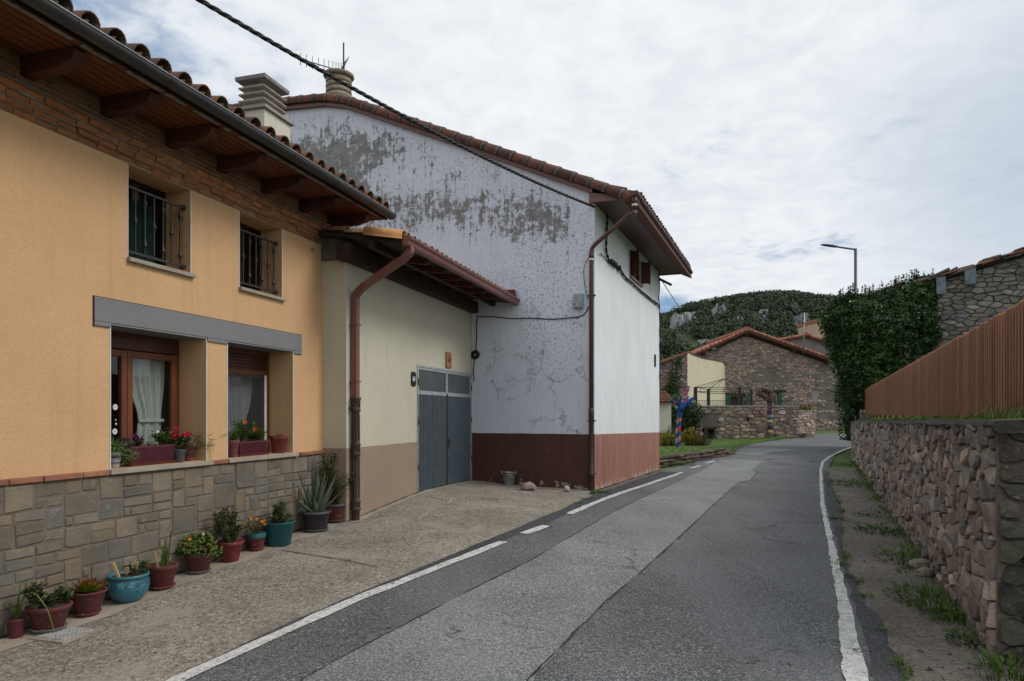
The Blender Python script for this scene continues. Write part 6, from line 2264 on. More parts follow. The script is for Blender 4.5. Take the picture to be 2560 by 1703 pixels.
for _ in range(11000):
    i = rs.randrange(len(fr2) - 1); u = rs.random(); f = rs.random() ** 1.5
    p, q = lerp(fr2[i], fr2[i + 1], u), lerp(bk2[i], bk2[i + 1], u)
    x, y = lerp(p, q, .012 + f * .98)
    z = gz(x, y) + bank_h(i + u, .012 + f * .98)
    k = rs.uniform(1.0, 1.6) * (1 + .35 * mnoise.noise((x * .6, y * .4, 0)))
    blade(mb, (x, y, z), rs.uniform(.05, .13), rs.uniform(.2, .8), .016, (k * rs.uniform(.85, 1.15), k, k * .9), 2)
for _ in range(36):
    i = rs.randrange(0, 16); f = rs.random() ** 2 * .5
    x, y = lerp(fr2[i], bk2[i], .02 + f)
    z = gz(x, y) + bank_h(i, .02 + f) + .07
    mb.box(x - .02, x + .02, y - .02, y + .02, z, z + .03, (7, 4, 9) if rs.random() < .75 else (7, 4.2, 1))
tag(mb.build('grass', 'grass'), label='bright green grass on the bank by the bend', kind='stuff', cat='grass')
DS = thing('dry_stone_edge', (5.3, 25.0, gz(5.3, 25)), 'low mossy dry stone edging holding the green bank beside the road', 'stone edging')
mb = MB()
for row in range(3):
    pts_ = resample(gb_front[:5], .30)
    for k, p in enumerate(pts_[:-1]):
        fr_t = k / len(pts_)
        top_ = .33 * max(0, 1 - max(0, fr_t - .68) / .22)
        if row * .12 > top_: continue
        w_ = rs.uniform(.13, .27); h_ = rs.uniform(.055, .10)
        c = Vector((p[0] + rs.uniform(-.06, .06) - .03 * row, p[1] + rs.uniform(-.04, .08), gz(*p) + .02 + row * .125))
        n = 9
        seg = []
        rot = rs.uniform(0, 3)
        vs = []
        for z_, r in ((-.5, .75), (.1, 1.0), (.7, .92), (1.0, .5)):
            for q in range(n):
                th = q * 2 * math.pi / n
                rr = w_ * r * (1 + .22 * math.sin(q * 2.4 + rot * 3)) * (1 + rs.uniform(-.08, .08))
                vs.append(c + Vector((math.cos(th + rot) * rr * 1.1, math.sin(th + rot) * rr * .75, z_ * h_)))
        mb.add(vs, [(i * n + q, i * n + (q + 1) % n, i * n + n + (q + 1) % n, i * n + n + q) for i in range(3) for q in range(n)] + [tuple(range(3 * n, 4 * n))], jit(rs.choice([(1, .95, .9), (.7, .65, .6), (1.2, 1.0, .9), (.55, .6, .4)]), .2))
mb.build('stones', 'field_stone', DS)
x, y = 6.2, 25.5
tuft('edge_plant', (x, y, gz(x, y)), .55, .22, 260, 'pale green weeds growing out of the low dry stone edging', None, .8, (1.1, 1.0, 1.3), .008)

# ================================================================== terrace wall, railing, gazebo
def stonecol(lo=.7, hi=1.3):
    def f(a, z):
        k = rs.uniform(lo, hi)
        return tuple(k * x for x in rs.choice([(1, .96, .93), (1.08, .95, .88), (.9, .92, .93), (1.15, .95, .84), (1.0, .98, .92)]))
    return f
TW = thing('terrace_wall', FT.p(0, 0, 0), 'grey brown rubble terrace wall behind the two knitted trees', 'wall')
TZ = 2.30
ccell = (FT.hit(1755, 1075)[0], FT.hit(1787, 1075)[0], -.8, FT.hit(1780, 1074)[1])
cc = (min(ccell[0], ccell[1]), max(ccell[0], ccell[1]), ccell[2], ccell[3])
slit = FT.hit(1869, 1048)
mb = MB()
def skp(a, z): return (cc[0] - .02 < a < cc[1] + .02 and z < cc[3] + .05) or (abs(a - slit[0]) < .12 and abs(z - slit[1]) < .25) or (cc[0] - .3 < a < cc[1] + .7 and .6 < z < 1.65 and rs.random() < .9)
rubble(mb, FT, 0, 14, -.8, TZ - .1, .48, .235, .022, .07, stonecol(), (), 0, skp)
mb.build('stonework', 'far_stone', TW)
mb = MB()
wall_with_holes(mb, FT, 0, 14, -1.2, TZ - .1, [cc, (slit[0] - .1, slit[0] + .1, slit[1] - .22, slit[1] + .22)], .5, 0.0)
mb.quad(FT.p(0, 0, -1), FT.p(0, -9, -1), FT.p(0, -9, TZ - .1), FT.p(0, 0, TZ - .1))
mb.quad(FT.p(0, 0, TZ - .1), FT.p(14, 0, TZ - .1), FT.p(14, -14, TZ - .1), FT.p(0, -14, TZ - .1))
mb.build('mortar', 'far_mortar', TW)
mb = MB()
mb.fbox(FT, cc[0] - .3, cc[1] + .3, -1.2, -.5, -1, 2)
mb.build('cellar', 'interior_dark', TW)
mb = MB()
mb.fbox(FT, cc[0] - .25, cc[1] + .3, -.3, .05, cc[3] + .01, cc[3] + .16)
mb.build('cellar_lintel', 'dark_wood', TW)
mb = MB()
mb.fbox(FT, -.05, 14, -.5, .09, TZ - .1, TZ)
mb.build('coping', 'concrete_cap', TW, bevel=.02)
RA = thing('terrace_railing', FT.p(0, -.1, TZ), 'low black iron railing along the top of the terrace wall', 'railing')
ra_l, ra_r = FT.hit(1980, 1000)[0], FT.hit(1655, 1000)[0]
mb = MB()
mb.fbox(FT, ra_l, ra_r, -.14, -.10, TZ + .33, TZ + .365)
mb.fbox(FT, ra_l, ra_r, -.14, -.10, TZ + .03, TZ + .05)
mb.build('rail', 'wrought_iron', RA)
mb = MB()
a = ra_l
while a < ra_r:
    mb.fbox(FT, a, a + .022, -.13, -.11, TZ + .05, TZ + .33)
    a += .118
mb.build('balusters', 'wrought_iron', RA)
GZ_ = thing('gazebo_frame', (16.4, 54, TZ - .1), 'bare black gazebo frame without its cloth on the terrace', 'gazebo')
gp = [W2(1738.7, 967.6, 52) + (52,), W2(1849, 967.6, 52) + (52,), W2(1877, 975, 56.5) + (56.5,), W2(1771, 973, 56) + (56,)]
gzt = 3.70
gcs = []
for x, z, y in gp:
    mb = MB()
    mb.box(x - .11, x + .11, y - .11, y + .11, TZ - .1, gzt)
    mb.build('post', 'wrought_iron', GZ_)
    gcs.append(Vector((x, y, gzt)))
ap = sum(gcs, Vector()) / 4
ap = Vector((W2(1810, 947, ap.y)[0], ap.y, W2(1810, 947, ap.y)[1]))
for i in range(4):
    p, q = gcs[i], gcs[(i + 1) % 4]
    for dzv in (.0, -.32):
        mb = MB()
        mb.tube([p + Vector((0, 0, dzv - .02)), q + Vector((0, 0, dzv - .02))], .028, 6)
        mb.build('beam', 'wrought_iron', GZ_)
    for f in (.35, .65):
        mb = MB()
        mb.tube([p.lerp(q, f), p.lerp(q, f) + Vector((0, 0, -.32))], .018, 5)
        mb.build('strut', 'wrought_iron', GZ_)
    mb = MB()
    mb.tube([p, ap], .026, 6)
    mb.build('hip_bar', 'wrought_iron', GZ_)
    mb = MB()
    mb.tube([p.lerp(q, .5), ap], .018, 6)
    mb.build('rafter_bar', 'wrought_iron', GZ_)
# curved planter wall at the right end of the terrace
PW = thing('planter_wall', (21.6, 50.5, -.1), 'lower stone planter wall tinted sunlit-bright beside the terrace end', 'planter wall')
FP = Frame((20.66, 50.6), (.93, .36), (.36, -.93))
mb = MB()
rubble(mb, FP, 0, 1.75, -.4, 1.86, .33, .19, .02, .05, lambda a, z: tuple(x * 1.35 for x in stonecol()(a, z)), (), 0)  # stone tint raised, so the sunlit brightness is in the colour
mb.build('stonework', 'far_stone', PW)
mb = MB()
mb.fbox(FP, 0, 1.75, -1.6, .004, -.6, 1.86)
mb.build('core', 'far_mortar', PW)
mb = MB()
mb.fbox(FP, -.05, 1.83, -1.6, .07, 1.86, 1.95)
mb.build('coping', 'concrete_cap', PW, bevel=.02)
mb = MB()
for _ in range(260):
    x, y, z = FP.p(rs.uniform(0, 1.7), rs.uniform(-.6, .0), 1.94 + rs.random() * .38)
    leafquad(mb, (x, y, z), rv() + Vector((0, 0, .6)), (0, -1, 0), .2, .08, jit(rs.choice([(2.6, 1.6, 1.2), (1, .8, .6), (2.2, 1.2, .9), (.9, 1, .6)]), .25))
mb.build('plants', 'leaf', PW)
tuft('wall_foot_plant', (20.9, 50.1, gz(20.9, 50.1)), .22, .5, 120, 'small dark plant at the foot of the planter wall', None, .9, (.6, .7, .6), .01)

# ================================================================== stone farmhouse beyond the terrace
FM = thing('stone_farmhouse', FH.p(8, 0, 0), 'broad stone farmhouse gable with red tiled roof and green shutters beyond the terrace', 'house')
ax, az = W2(1863.5, 826, 68)
lx_, lz_ = W2(1716, 893, 68)
rx_, rz_ = W2(2090, 905, 68)
def fa(x): return 30.0 - x
aA, aL, aRr = fa(ax), fa(lx_), fa(rx_)
sR = (az - rz_) / (aA - aRr); sL = (az - lz_) / (aL - aA)
A_lo, A_hi = fa(33.5), fa(14.8)
mb = MB()
fcut = [(-sR, 1, az - sR * aA - .55), (sL, 1, az + sL * aA - .55)]
win = []
for x0, x1, yt, zb in ((1826, 1863, 989, 1.9), (1930, 1946, 982, 2.2)):
    X0, zt_ = W2(x0, yt, 68); X1, _ = W2(x1, yt, 68)
    win.append((fa(X1), fa(X0), zb, zt_))
def fsk(a, z):
    for w_ in win:
        if w_[0] - .05 < a < w_[1] + .05 and w_[2] < z < w_[3] + .1: return True
    if fa(29.7) > a: return rs.random() < .72 and 1.0 < z < 9           # the patch of render at the right
    n_ = mnoise.noise((a * .23, z * .55 - a * .12, 2))
    return (z > 4.2 and z < 7.2 and n_ > .12 and rs.random() < .9)
rubble(mb, FH, A_lo, A_hi, -.3, az - .5, .42, .21, .020, .06, stonecol(.65, 1.35), fcut, 0, fsk)
mb.build('stonework', 'far_stone', FM)
mb = MB()
wall_with_holes(mb, FH, A_lo, A_hi, -.6, 4.6, win, .5)
pk = [(A_lo, az - sR * (aA - A_lo) - .5), (aA, az - .5), (A_hi, az - sL * (A_hi - aA) - .5)]
mb.add([FH.p(A_lo, 0, 4.6), FH.p(A_hi, 0, 4.6)] + [FH.p(a, 0, z) for a, z in pk[::-1]], [(0, 1, 2, 3, 4)])
for a in (A_lo, A_hi):
    zt_ = pk[0][1] if a == A_lo else pk[2][1]
    mb.quad(FH.p(a, 0, -.6), FH.p(a, -14, -.6), FH.p(a, -14, zt_), FH.p(a, 0, zt_))
mb.build('wall', 'far_mortar', FM)
mb = MB()
a0, z0 = FH.hit(2027, 978); a1, z1 = FH.hit(2052, 1008)
vs = [FH.p((a0 + a1) / 2 + dx * (.42 + .1 * mnoise.noise((dz_ * 3, 1, 1))), .06, (z0 + z1) / 2 + dz_ * .55) for dx, dz_ in ((-1, .8), (-.3, .95), (.4, .9), (1, .75), (.9, .2), (.55, -.1), (.35, -.7), (.05, -1.0), (-.1, -.6), (-.3, -.1), (-.8, .2))]
mb.prism(vs, FH.v(0, -.1, 0))
mb.build('whitewash_patch', 'concrete_cap', FM)
for wi, w_ in enumerate(win):
    mb = MB()
    mb.fbox(FH, w_[0], w_[1], -.45, -.40, w_[2], w_[3])
    wf = mb.build('window', 'shutter_brown' if wi == 0 else 'far_grey_render', FM)
    mb = MB()
    frame_rect(mb, FH, w_[0] + .001, w_[1] - .001, w_[2], w_[3] - .001, .09, -.40, -.32)
    mb.build('frame', 'far_cream_render' if wi == 0 else 'white_trim', wf)
    mb = MB()
    mb.fbox(FH, w_[0] - .75, w_[1] + .75, -.1, .09, w_[3] + .02, w_[3] + .26)
    mb.build('lintel', 'dark_wood', wf)
    for a0_ in (w_[0] - .30, w_[1] + .03):
        mb = MB()
        mb.fbox(FH, a0_, a0_ + .27, .10, .15, w_[2], w_[3])
        for k in range(3):
            zz = w_[2] + .2 + k * (w_[3] - w_[2]) * .35
            mb.fbox(FH, a0_ + .02, a0_ + .25, .15, .165, zz, zz + .08)
        mb.build('shutter', 'green_paint', wf)
def gable_roof(root, F, left, apex, right, depth, over, mat, name='roof', lip=.26, wood='dark_wood'):
    mb = MB()
    for (p, q) in ((left, apex), (apex, right)):
        mb.hexa([F.p(a, d, z) for z_, (a, d, z) in [(0, (p[0], over - .08, p[1] - .12)), (0, (q[0], over - .08, q[1] - .12)), (0, (q[0], -depth, q[1] - .12)), (0, (p[0], -depth, p[1] - .12)), (0, (p[0], over - .08, p[1])), (0, (q[0], over - .08, q[1])), (0, (q[0], -depth, q[1])), (0, (p[0], -depth, p[1]))]], (.9, .9, .9))
    r_ = mb.build(name, mat, root)
    mb = MB()
    for (p, q) in ((left, apex), (apex, right)):
        L = math.hypot(q[0] - p[0], q[1] - p[1])
        n = int(L / .45)
        for k in range(n):
            f0, f1 = k / n, (k + .96) / n
            vs = []
            for f, rr in ((f0, .17), (f1, .155)):
                a, z = lerp(p, q, f)
                for s_ in range(8):
                    th = -.5 + (math.pi + .8) * s_ / 7
                    vs.append(F.p(a, over - .12 + math.cos(th) * rr, z + .02 + math.sin(th) * rr))
            mb.add(vs, [(s_, s_ + 1, 9 + s_, 8 + s_) for s_ in range(7)] + [tuple(range(8))[::-1], tuple(range(8, 16))], jit((1, 1, 1), .22), True)
    mb.build('verge_tiles', mat, r_)
    mb = MB()
    for (p, q) in ((left, apex), (apex, right)):
        mb.hexa([F.p(a, d, z) for z, a, d in ((p[1] - lip, p[0], over - .14), (q[1] - lip, q[0], over - .14), (q[1] - lip, q[0], over - .06), (p[1] - lip, p[0], over - .06), (p[1] - .1, p[0], over - .14), (q[1] - .1, q[0], over - .14), (q[1] - .1, q[0], over - .06), (p[1] - .1, p[0], over - .06))], (2.6, 2.2, 2.0))
    mb.build('barge_board', wood, r_)
    mb = MB()
    pts2 = []
    for (p, q) in ((left, apex), (apex, right)):
        mb.hexa([F.p(a, d, z) for z, a, d in ((p[1] - .16, p[0], 0), (q[1] - .16, q[0], 0), (q[1] - .16, q[0], over - .1), (p[1] - .16, p[0], over - .1), (p[1] - .125, p[0], 0), (q[1] - .125, q[0], 0), (q[1] - .125, q[0], over - .1), (p[1] - .125, p[0], over - .1))])
    mb.build('roof_boards', 'soffit_wood', r_)
    return r_
gable_roof(FM, FH, (aL, lz_), (aA, az), (aRr, rz_), 13, .75, 'far_roof_tile')
# ridge cap, beam ends
mb = MB()
mb.tube([FH.p(aA, .74, az + .05), FH.p(aA, -13, az + .05)], .24, 12)
mb.build('ridge_cap', 'far_roof_tile', FM)
for a in (aA, aA - 4.6, aA - 7.9, aA + 4.2):
    zz = az - (sR * (aA - a) if a <= aA else sL * (a - aA)) - .2
    mb = MB()
    mb.fbox(FH, a - .17, a + .17, -.1, .55, zz - .35, zz - .02, (1.3, 1.2, 1.1))
    mb.build('beam_end', 'dark_wood', FM)
FAE = thing('tv_aerial', FH.p(fa(W2(2008.6, 884, 67.3)[0]), .7, 7.5), 'old yagi television aerial on a tall mast at the farmhouse eaves', 'aerial')
mb = MB()
mx0 = W2(2008.6, 884, 67.2); mx1 = W2(2011, 781, 67.2)
mb.tube([(mx0[0], 67.2, mx0[1]), (mx1[0], 67.2, mx1[1])], .055, 6)
mb.build('mast', 'galvanised', FAE)
q0 = W2(2012, 809, 67.2); q1 = W2(1977, 791, 64.5)
b0_, b1_ = Vector((q0[0], 67.2, q0[1])), Vector((q1[0], 64.5, q1[1]))
mb = MB()
mb.tube([b0_, b1_], .04, 6)
bm2 = mb.build('boom', 'wrought_iron', FAE)
for k in range(11):
    mb = MB()
    q = b0_.lerp(b1_, .12 + .086 * k)
    mb.tube([q - Vector((.0, 0, .22)), q + Vector((.0, 0, .22))], .022, 4)
    mb.build('element', 'wrought_iron', bm2)

# annex at the left with a cream side wall
AN = thing('stone_annex', (14.3, 57, 0), 'lower stone annex with plain cream side wall left of the farmhouse', 'annex')
FN = Frame((14.35, 57.0), (-1, 0), (0, -1))
zA = W2(1718, 880, 57)[1]
zB = W2(1652, 905, 57)[1]
sl2 = (zA - zB) / (14.35 - W2(1652, 905, 57)[0])
mb = MB()
rubble(mb, FN, .0, 6, -.3, zA - .1, .45, .22, .022, .06, stonecol(.6, 1.1), [(sl2, 1, zA - .2)], 0)
mb.build('stonework', 'far_stone', AN)
mb = MB()
mb.add([FN.p(0, 0, -.5), FN.p(7, 0, -.5), FN.p(7, 0, zA - .15 - 7 * sl2), FN.p(0, 0, zA - .15)], [(0, 1, 2, 3)])
mb.build('wall', 'far_mortar', AN)
# cream wall runs back to the house, its top dipping
mb = MB()
p0, p1 = Vector((14.37, 56.98, 0)), Vector((20.82, 67.95, 0))
N_ = 24
nrm_ = Vector((p1.y - p0.y, -(p1.x - p0.x), 0)).normalized()
top = []
for i in range(N_ + 1):
    f = i / N_
    q = p0.lerp(p1, f)
    px = 1718 + (1813 - 1718) * f
    z = W2(1718 + 95 * f, float(np.interp(f, [0, .12, .35, .7, .93, 1], [880, 888, 896, 902, 906, 914])), q.y)[1]
    top.append((q, z))
vs = []
for q, z in top:
    vs += [(q.x, q.y, -.5), (q.x, q.y, z), (q.x - nrm_.x * .35, q.y - nrm_.y * .35, z), (q.x - nrm_.x * .35, q.y - nrm_.y * .35, -.5)]
mb.add(vs, [(i * 4 + k, i * 4 + (k + 1) % 4, i * 4 + 4 + (k + 1) % 4, i * 4 + 4 + k) for i in range(N_) for k in range(3)] + [(0, 1, 2, 3)])
mb.build('side_wall', 'far_cream_render', AN)
mb = MB()
for i in range(N_):
    (q, z), (q2, z2) = top[i], top[i + 1]
    mb.hexa([tuple(v) for v in (Vector((q.x, q.y, z)) + nrm_ * .06, Vector((q2.x, q2.y, z2)) + nrm_ * .06, Vector((q2.x, q2.y, z2)) - nrm_ * .45, Vector((q.x, q.y, z)) - nrm_ * .45, Vector((q.x, q.y, z + .09)) + nrm_ * .06, Vector((q2.x, q2.y, z2 + .09)) + nrm_ * .06, Vector((q2.x, q2.y, z2 + .09)) - nrm_ * .45, Vector((q.x, q.y, z + .09)) - nrm_ * .45)], jit((.6, .6, .55), .2))
mb.build('wall_tiles', 'roof_tile', AN)
mb = MB()
mb.hexa([FN.p(a, d, zA + .05 - (a + .1) * sl2 + q) for q in (-.12, .06) for a, d in ((-.1, .4), (7, .4), (7, -9), (-.1, -9))], (1.5, 1.2, 1.0))
mb.build('roof', 'roof_tile', AN)
# creeper on the annex and shed
def creeper(name, pts, lab, dens=900):
    mb = MB()
    c0 = pts[0]
    for (x, y, z, r) in pts:
        for _ in range(int(dens * r * r)):
            a, q = rs.uniform(0, 6.283), r * math.sqrt(rs.random())
            p = (x + q * math.cos(a), y - rs.uniform(.08, .45), z + q * math.sin(a))
            leafquad(mb, p, rv() + Vector((0, -.5, -.4)), (0, -.6, .5), rs.uniform(.12, .24), rs.uniform(.12, .2), jit((.7, .75, .6), .35))
    return tag(mb.build(name, 'ivy_leaf', None, origin=(c0[0], c0[1], 0)), lab, 'creeper')
cp_ = []
for px, py, r in ((1672, 985, .75), (1680, 965, .6), (1684, 940, .5), (1690, 920, .35), (1697, 905, .3), (1665, 1000, .7), (1686, 900, .25)):
    x, z = W2(px, py, 56.9)
    cp_.append((x, 56.9, z, r))
creeper('creeper', cp_, 'thin dark creeper climbing the stone annex front', 480)
cp_ = []
for px, py, r in ((1702, 1035, .95), (1712, 1052, .9), (1728, 1030, .8), (1696, 1060, .8), (1722, 1068, .8), (1688, 1012, .7), (1706, 1015, .6), (1735, 1045, .5)):
    x, z = W2(px, py, 49.7)
    cp_.append((x, 49.7, z, r))
creeper('creeper', cp_, 'dark creeper spilling over the left end of the terrace wall', 420)
SH = thing('shed', (9.6, 46.2, -.5), 'small pale shed with a tiled edge behind the blue knitted tree', 'shed')
sx0, sz0 = W2(1678, 1007, 46)
mb = MB()
mb.box(sx0 - 3.2, sx0, 46, 49, -1, sz0)
mb.build('wall', 'chimney_render', SH)
mb = MB()
Fs = Frame((sx0 + .15, 45.8), (-1, 0), (0, -1))
barrel_tiles(mb, Fs.p(0, .05, sz0 + .02), Fs.v(1, 0, 0), Fs.v(0, -1, .32), 3.4, 2.5, .2, .36, .085, lambda i, k: jit((1.4, 1.2, 1.05), .25))
mb.build('roof', 'roof_tile', SH)

# houses behind the farmhouse
B2 = thing('rear_house', (34, 82, 0), 'dark grey house with red tiled verge just behind the farmhouse roof', 'house')
F2 = Frame((40.0, 82.0), (-1, 0), (0, -1))
def f2(px, py): x, z = W2(px, py, 82); return (40 - x, z)
l2, ap2, r2 = f2(1945, 850), f2(2014, 838), f2(2120, 872)
mb = MB()
mb.add([F2.p(l2[0], 0, 0), F2.p(r2[0], 0, 0), F2.p(r2[0], 0, r2[1] - .15), F2.p(ap2[0], 0, ap2[1] - .15), F2.p(l2[0], 0, l2[1] - .15)], [(0, 1, 2, 3, 4)])
mb.quad(F2.p(l2[0], 0, 0), F2.p(l2[0], -10, 0), F2.p(l2[0], -10, l2[1] - .15), F2.p(l2[0], 0, l2[1] - .15))
mb.quad(F2.p(r2[0], 0, 0), F2.p(r2[0], -10, 0), F2.p(r2[0], -10, r2[1] - .15), F2.p(r2[0], 0, r2[1] - .15))
mb.build('wall', 'far_grey_render', B2)
gable_roof(B2, F2, l2, ap2, r2, 10, .4, 'far_roof_tile')
mb = MB()
barrel_tiles(mb, F2.p(r2[0] if r2[0] < l2[0] else l2[0], .5, 0), F2.v(1, 0, 0), F2.v(0, -1, .3), .1, .1, .3, .36, .1, lambda i, k: (1, 1, 1))
mb = MB()
mb.lathe(F2.p(ap2[0], .42, ap2[1] + .05), [(.05, -.28), (.36, -.2), (.42, 0), (.36, .22), (.05, .3)], 14)
mb.build('ridge_end', 'far_roof_tile', B2)
B3 = thing('beige_tower_house', (44, 95, 0), 'tall beige house end with brick band half hidden by the ivy', 'house')
x0, zt_ = W2(2041, 806, 95)
x1, _ = W2(2110, 806, 95)
mb = MB()
mb.box(x0, x1, 95, 101, 0, zt_)
mb.build('wall', 'beige_render', B3)
mb = MB()
mb.box(x0 - .1, x1 + .1, 94.9, 101.1, zt_, zt_ + .45, (1.1, .9, .8))
mb.build('brick_band', 'far_roof_tile', B3)
# thin wire from the white house to the farmhouse
w0 = Vector(FR.p(RLEN - .02, .10, FR.hit(1652, 708)[1]))
w1x, w1z = W2(1797, 874, 67.8)
w1 = Vector((w1x, 67.8, w1z))
mb = MB()
pts = [w0.lerp(w1, f) - Vector((0, 0, .5 * 4 * f * (1 - f))) for f in [i / 30 for i in range(31)]]
mb.tube(pts, .014, 5)
tag(mb.build('thin_wire', 'cable_black', None, origin=tuple(pts[15])), 'thin wire stretched from the white house corner to the farmhouse gable', 'wire')
mb = MB()
mb.tube([w0 + Vector((-.12, -.1, .06)), w0 + Vector((.32, .1, -.10))], .045, 8)
tag(mb.build('wire_bracket', 'wrought_iron', None, origin=tuple(w0)), 'stubby dark insulator holding the wire at the white house corner', 'insulator')

# ================================================================== knitted trees
def stripe(seq):
    return [seq[i] for i in range(len(seq))]
BLUE = (.018, .075, .23)
PAL = [(.55, .03, .12), (.60, .05, .04), (.30, .42, .34), (.62, .10, .25), (.55, .17, .10), (.40, .24, .26), (.16, .33, .28)]
T1 = thing('knitted_tree', G(1695, 1122) + (gz(*G(1695, 1122)),), 'pollarded tree wrapped in blue knitting with red and pink stripes on the bank', 'tree')
ty = G(1695, 1122)[1]
def P1(px, py, y=None): x, z = W2(px, py, y or ty); return (x, y or ty, z)
print('tree y', ty)
TRY = ty
def spiral(turns, lo, hi, ph):
    def f(v, u):
        s_ = (v * turns + u + ph) % 1.0
        if v < lo or v > hi: return BLUE
        if s_ < .46: return BLUE
        k = int((v * turns + u + ph)) * 3 + int(u * 5)
        c = PAL[k % len(PAL)]
        return tuple(x * (.75 + .5 * ((int(u * 16 + v * 40) % 2))) for x in c)
    return f
mb = MB()
trunk = smooth_path([P1(1694.5, 1128), P1(1695, 1100), P1(1696, 1075), P1(1698, 1050), P1(1700, 1030), P1(1702, 1018)], 10)
n_ = len(trunk)
mb.tube(trunk, [.16 - .025 * math.sin(i / n_ * 3.0) + (.03 if i > n_ * .85 else 0) for i in range(n_)], 18, tf=spiral(5.2, .0, .62, .15))
mb.build('trunk', 'yarn', T1)
for pts_, r0, r1, tf_ in (([(1701, 1024), (1708, 1005), (1715, 985), (1722, 967)], .12, .095, spiral(5.5, .25, .93, .4)),
                          ([(1702, 1024), (1712, 1010), (1723, 1002), (1734, 995)], .12, .085, None),
                          ([(1703, 1028), (1712, 1018), (1722, 1012), (1731, 1007)], .10, .085, None),
                          ([(1699, 1026), (1692, 1018), (1685, 1008), (1678, 999)], .10, .08, lambda v, u: [BLUE, (.15, .40, .34), (.55, .58, .56), (.60, .22, .10), (.58, .05, .08), BLUE][min(5, int(v * 6.5))] if v > .2 else BLUE),
                          ([(1700, 1024), (1696, 1016), (1692, 1010), (1688.5, 1005)], .10, .085, None),
                          ([(1701, 1020), (1702, 1012), (1703, 1004)], .09, .08, None)):
    mb = MB()
    pp = smooth_path([P1(x, y, ty + .1 * (k - 1.5) * (1 if r0 == .12 else -1)) for k, (x, y) in enumerate(pts_)], 8)
    mb.tube(pp, [r0 + (r1 - r0) * i / (len(pp) - 1) for i in range(len(pp))], 16, BLUE, tf=tf_)
    mb.build('branch', 'yarn', T1)
T2 = thing('pollarded_tree', G(1923, 1098) + (gz(*G(1923, 1098)),), 'pollarded grey trunk with knobby head and five bright knitted bands before the terrace', 'tree')
ty2 = min(48.6, G(1923, 1098)[1])
def P2_(px, py, y=None): return P1(px, py, y or ty2)
print('tree2 y', ty2)
mb = MB()
trunk = smooth_path([P2_(1921, 1104), P2_(1922, 1075), P2_(1924, 1045), P2_(1926, 1015), P2_(1925, 1003)], 10)
mb.tube(trunk, [.215 - .03 * math.sin(i / len(trunk) * 3.1) + .05 * max(0, i / len(trunk) - .8) for i in range(len(trunk))], 16, (.8, .82, .82))
mb.build('trunk', 'bark', T2)
mb = MB()
for pts_, r0, r1 in (([(1925, 1004), (1912, 992), (1900, 983), (1893, 978)], .24, .12), ([(1925, 1004), (1917, 990), (1909, 978), (1906, 970)], .2, .10), ([(1926, 1004), (1926, 990), (1925, 976)], .22, .14), ([(1927, 1004), (1932, 992), (1933, 984)], .2, .12), ([(1924, 1002), (1906, 990), (1889, 984)], .16, .07)):
    pp = smooth_path([P2_(x, y, ty2 + rs.uniform(-.15, .15)) for x, y in pts_], 6)
    mb.tube(pp, [(r0 + (r1 - r0) * i / (len(pp) - 1)) * (1 + .35 * mnoise.noise((i * .9, r0 * 50, 1))) for i in range(len(pp))], 9, jit((.7, .58, .45), .2))
for _ in range(46):
    x, y, z = P2_(rs.uniform(1895, 1932), rs.uniform(974, 1000), ty2 + rs.uniform(-.25, .2))
    mb.tube([(x, y, z), (x + rs.uniform(-.18, .12), y - rs.uniform(0, .12), z + rs.uniform(-.05, .25))], [.06, .02], 5, jit((.6, .48, .36), .3))
mb.build('knobby_head', 'bark', T2)
for py, h, cs in ((1029, 8, [(.16, .05, .22), (.12, .04, .18), (.6, .04, .03)]), (1042, 8, [(.16, .32, .26), (.15, .24, .34), (.65, .04, .02)]), (1054, 8, [(.3, .2, .32), (.42, .38, .18), (.12, .32, .14)]), (1068, 7.5, [(.25, .18, .3), (.05, .02, .05), (.3, .3, .42)]), (1080, 7.5, [(.6, .05, .08), (.55, .30, .12), (.32, .36, .18)])):
    mb = MB()
    x, y, z = P2_(1923.5 + (1054 - py) * .04, py)
    hh = h / FPX * ty2
    def tf(v, u, cs=cs):
        k = int(((u * 3) + .1) % 3)
        return tuple(c * (.6 + .7 * (int(u * 27) % 2)) for c in cs[k % 3])
    mb.tube([(x, y, z - hh / 2), (x, y, z + hh / 2)], .205, 27, tf=tf)
    mb.build('knitted_band', 'yarn', T2)
for k, (px, n) in enumerate(((1914, 7), (1932.5, 6))):
    for j in range(n):
        x, y, z = P2_(px + rs.uniform(-2, 2), 998 + j * 6.5, ty2 - .2)
        mb = MB()
        mb.lathe((x, y, z), [(.005, -.055), (.045, -.03), (.055, 0), (.045, .03), (.005, .055)], 8, rs.choice([(.7, .55, .2), (.7, .1, .2), (.2, .55, .2), (.7, .65, .55), (.75, .25, .35)]))
        mb.build('pompom', 'yarn', T2)

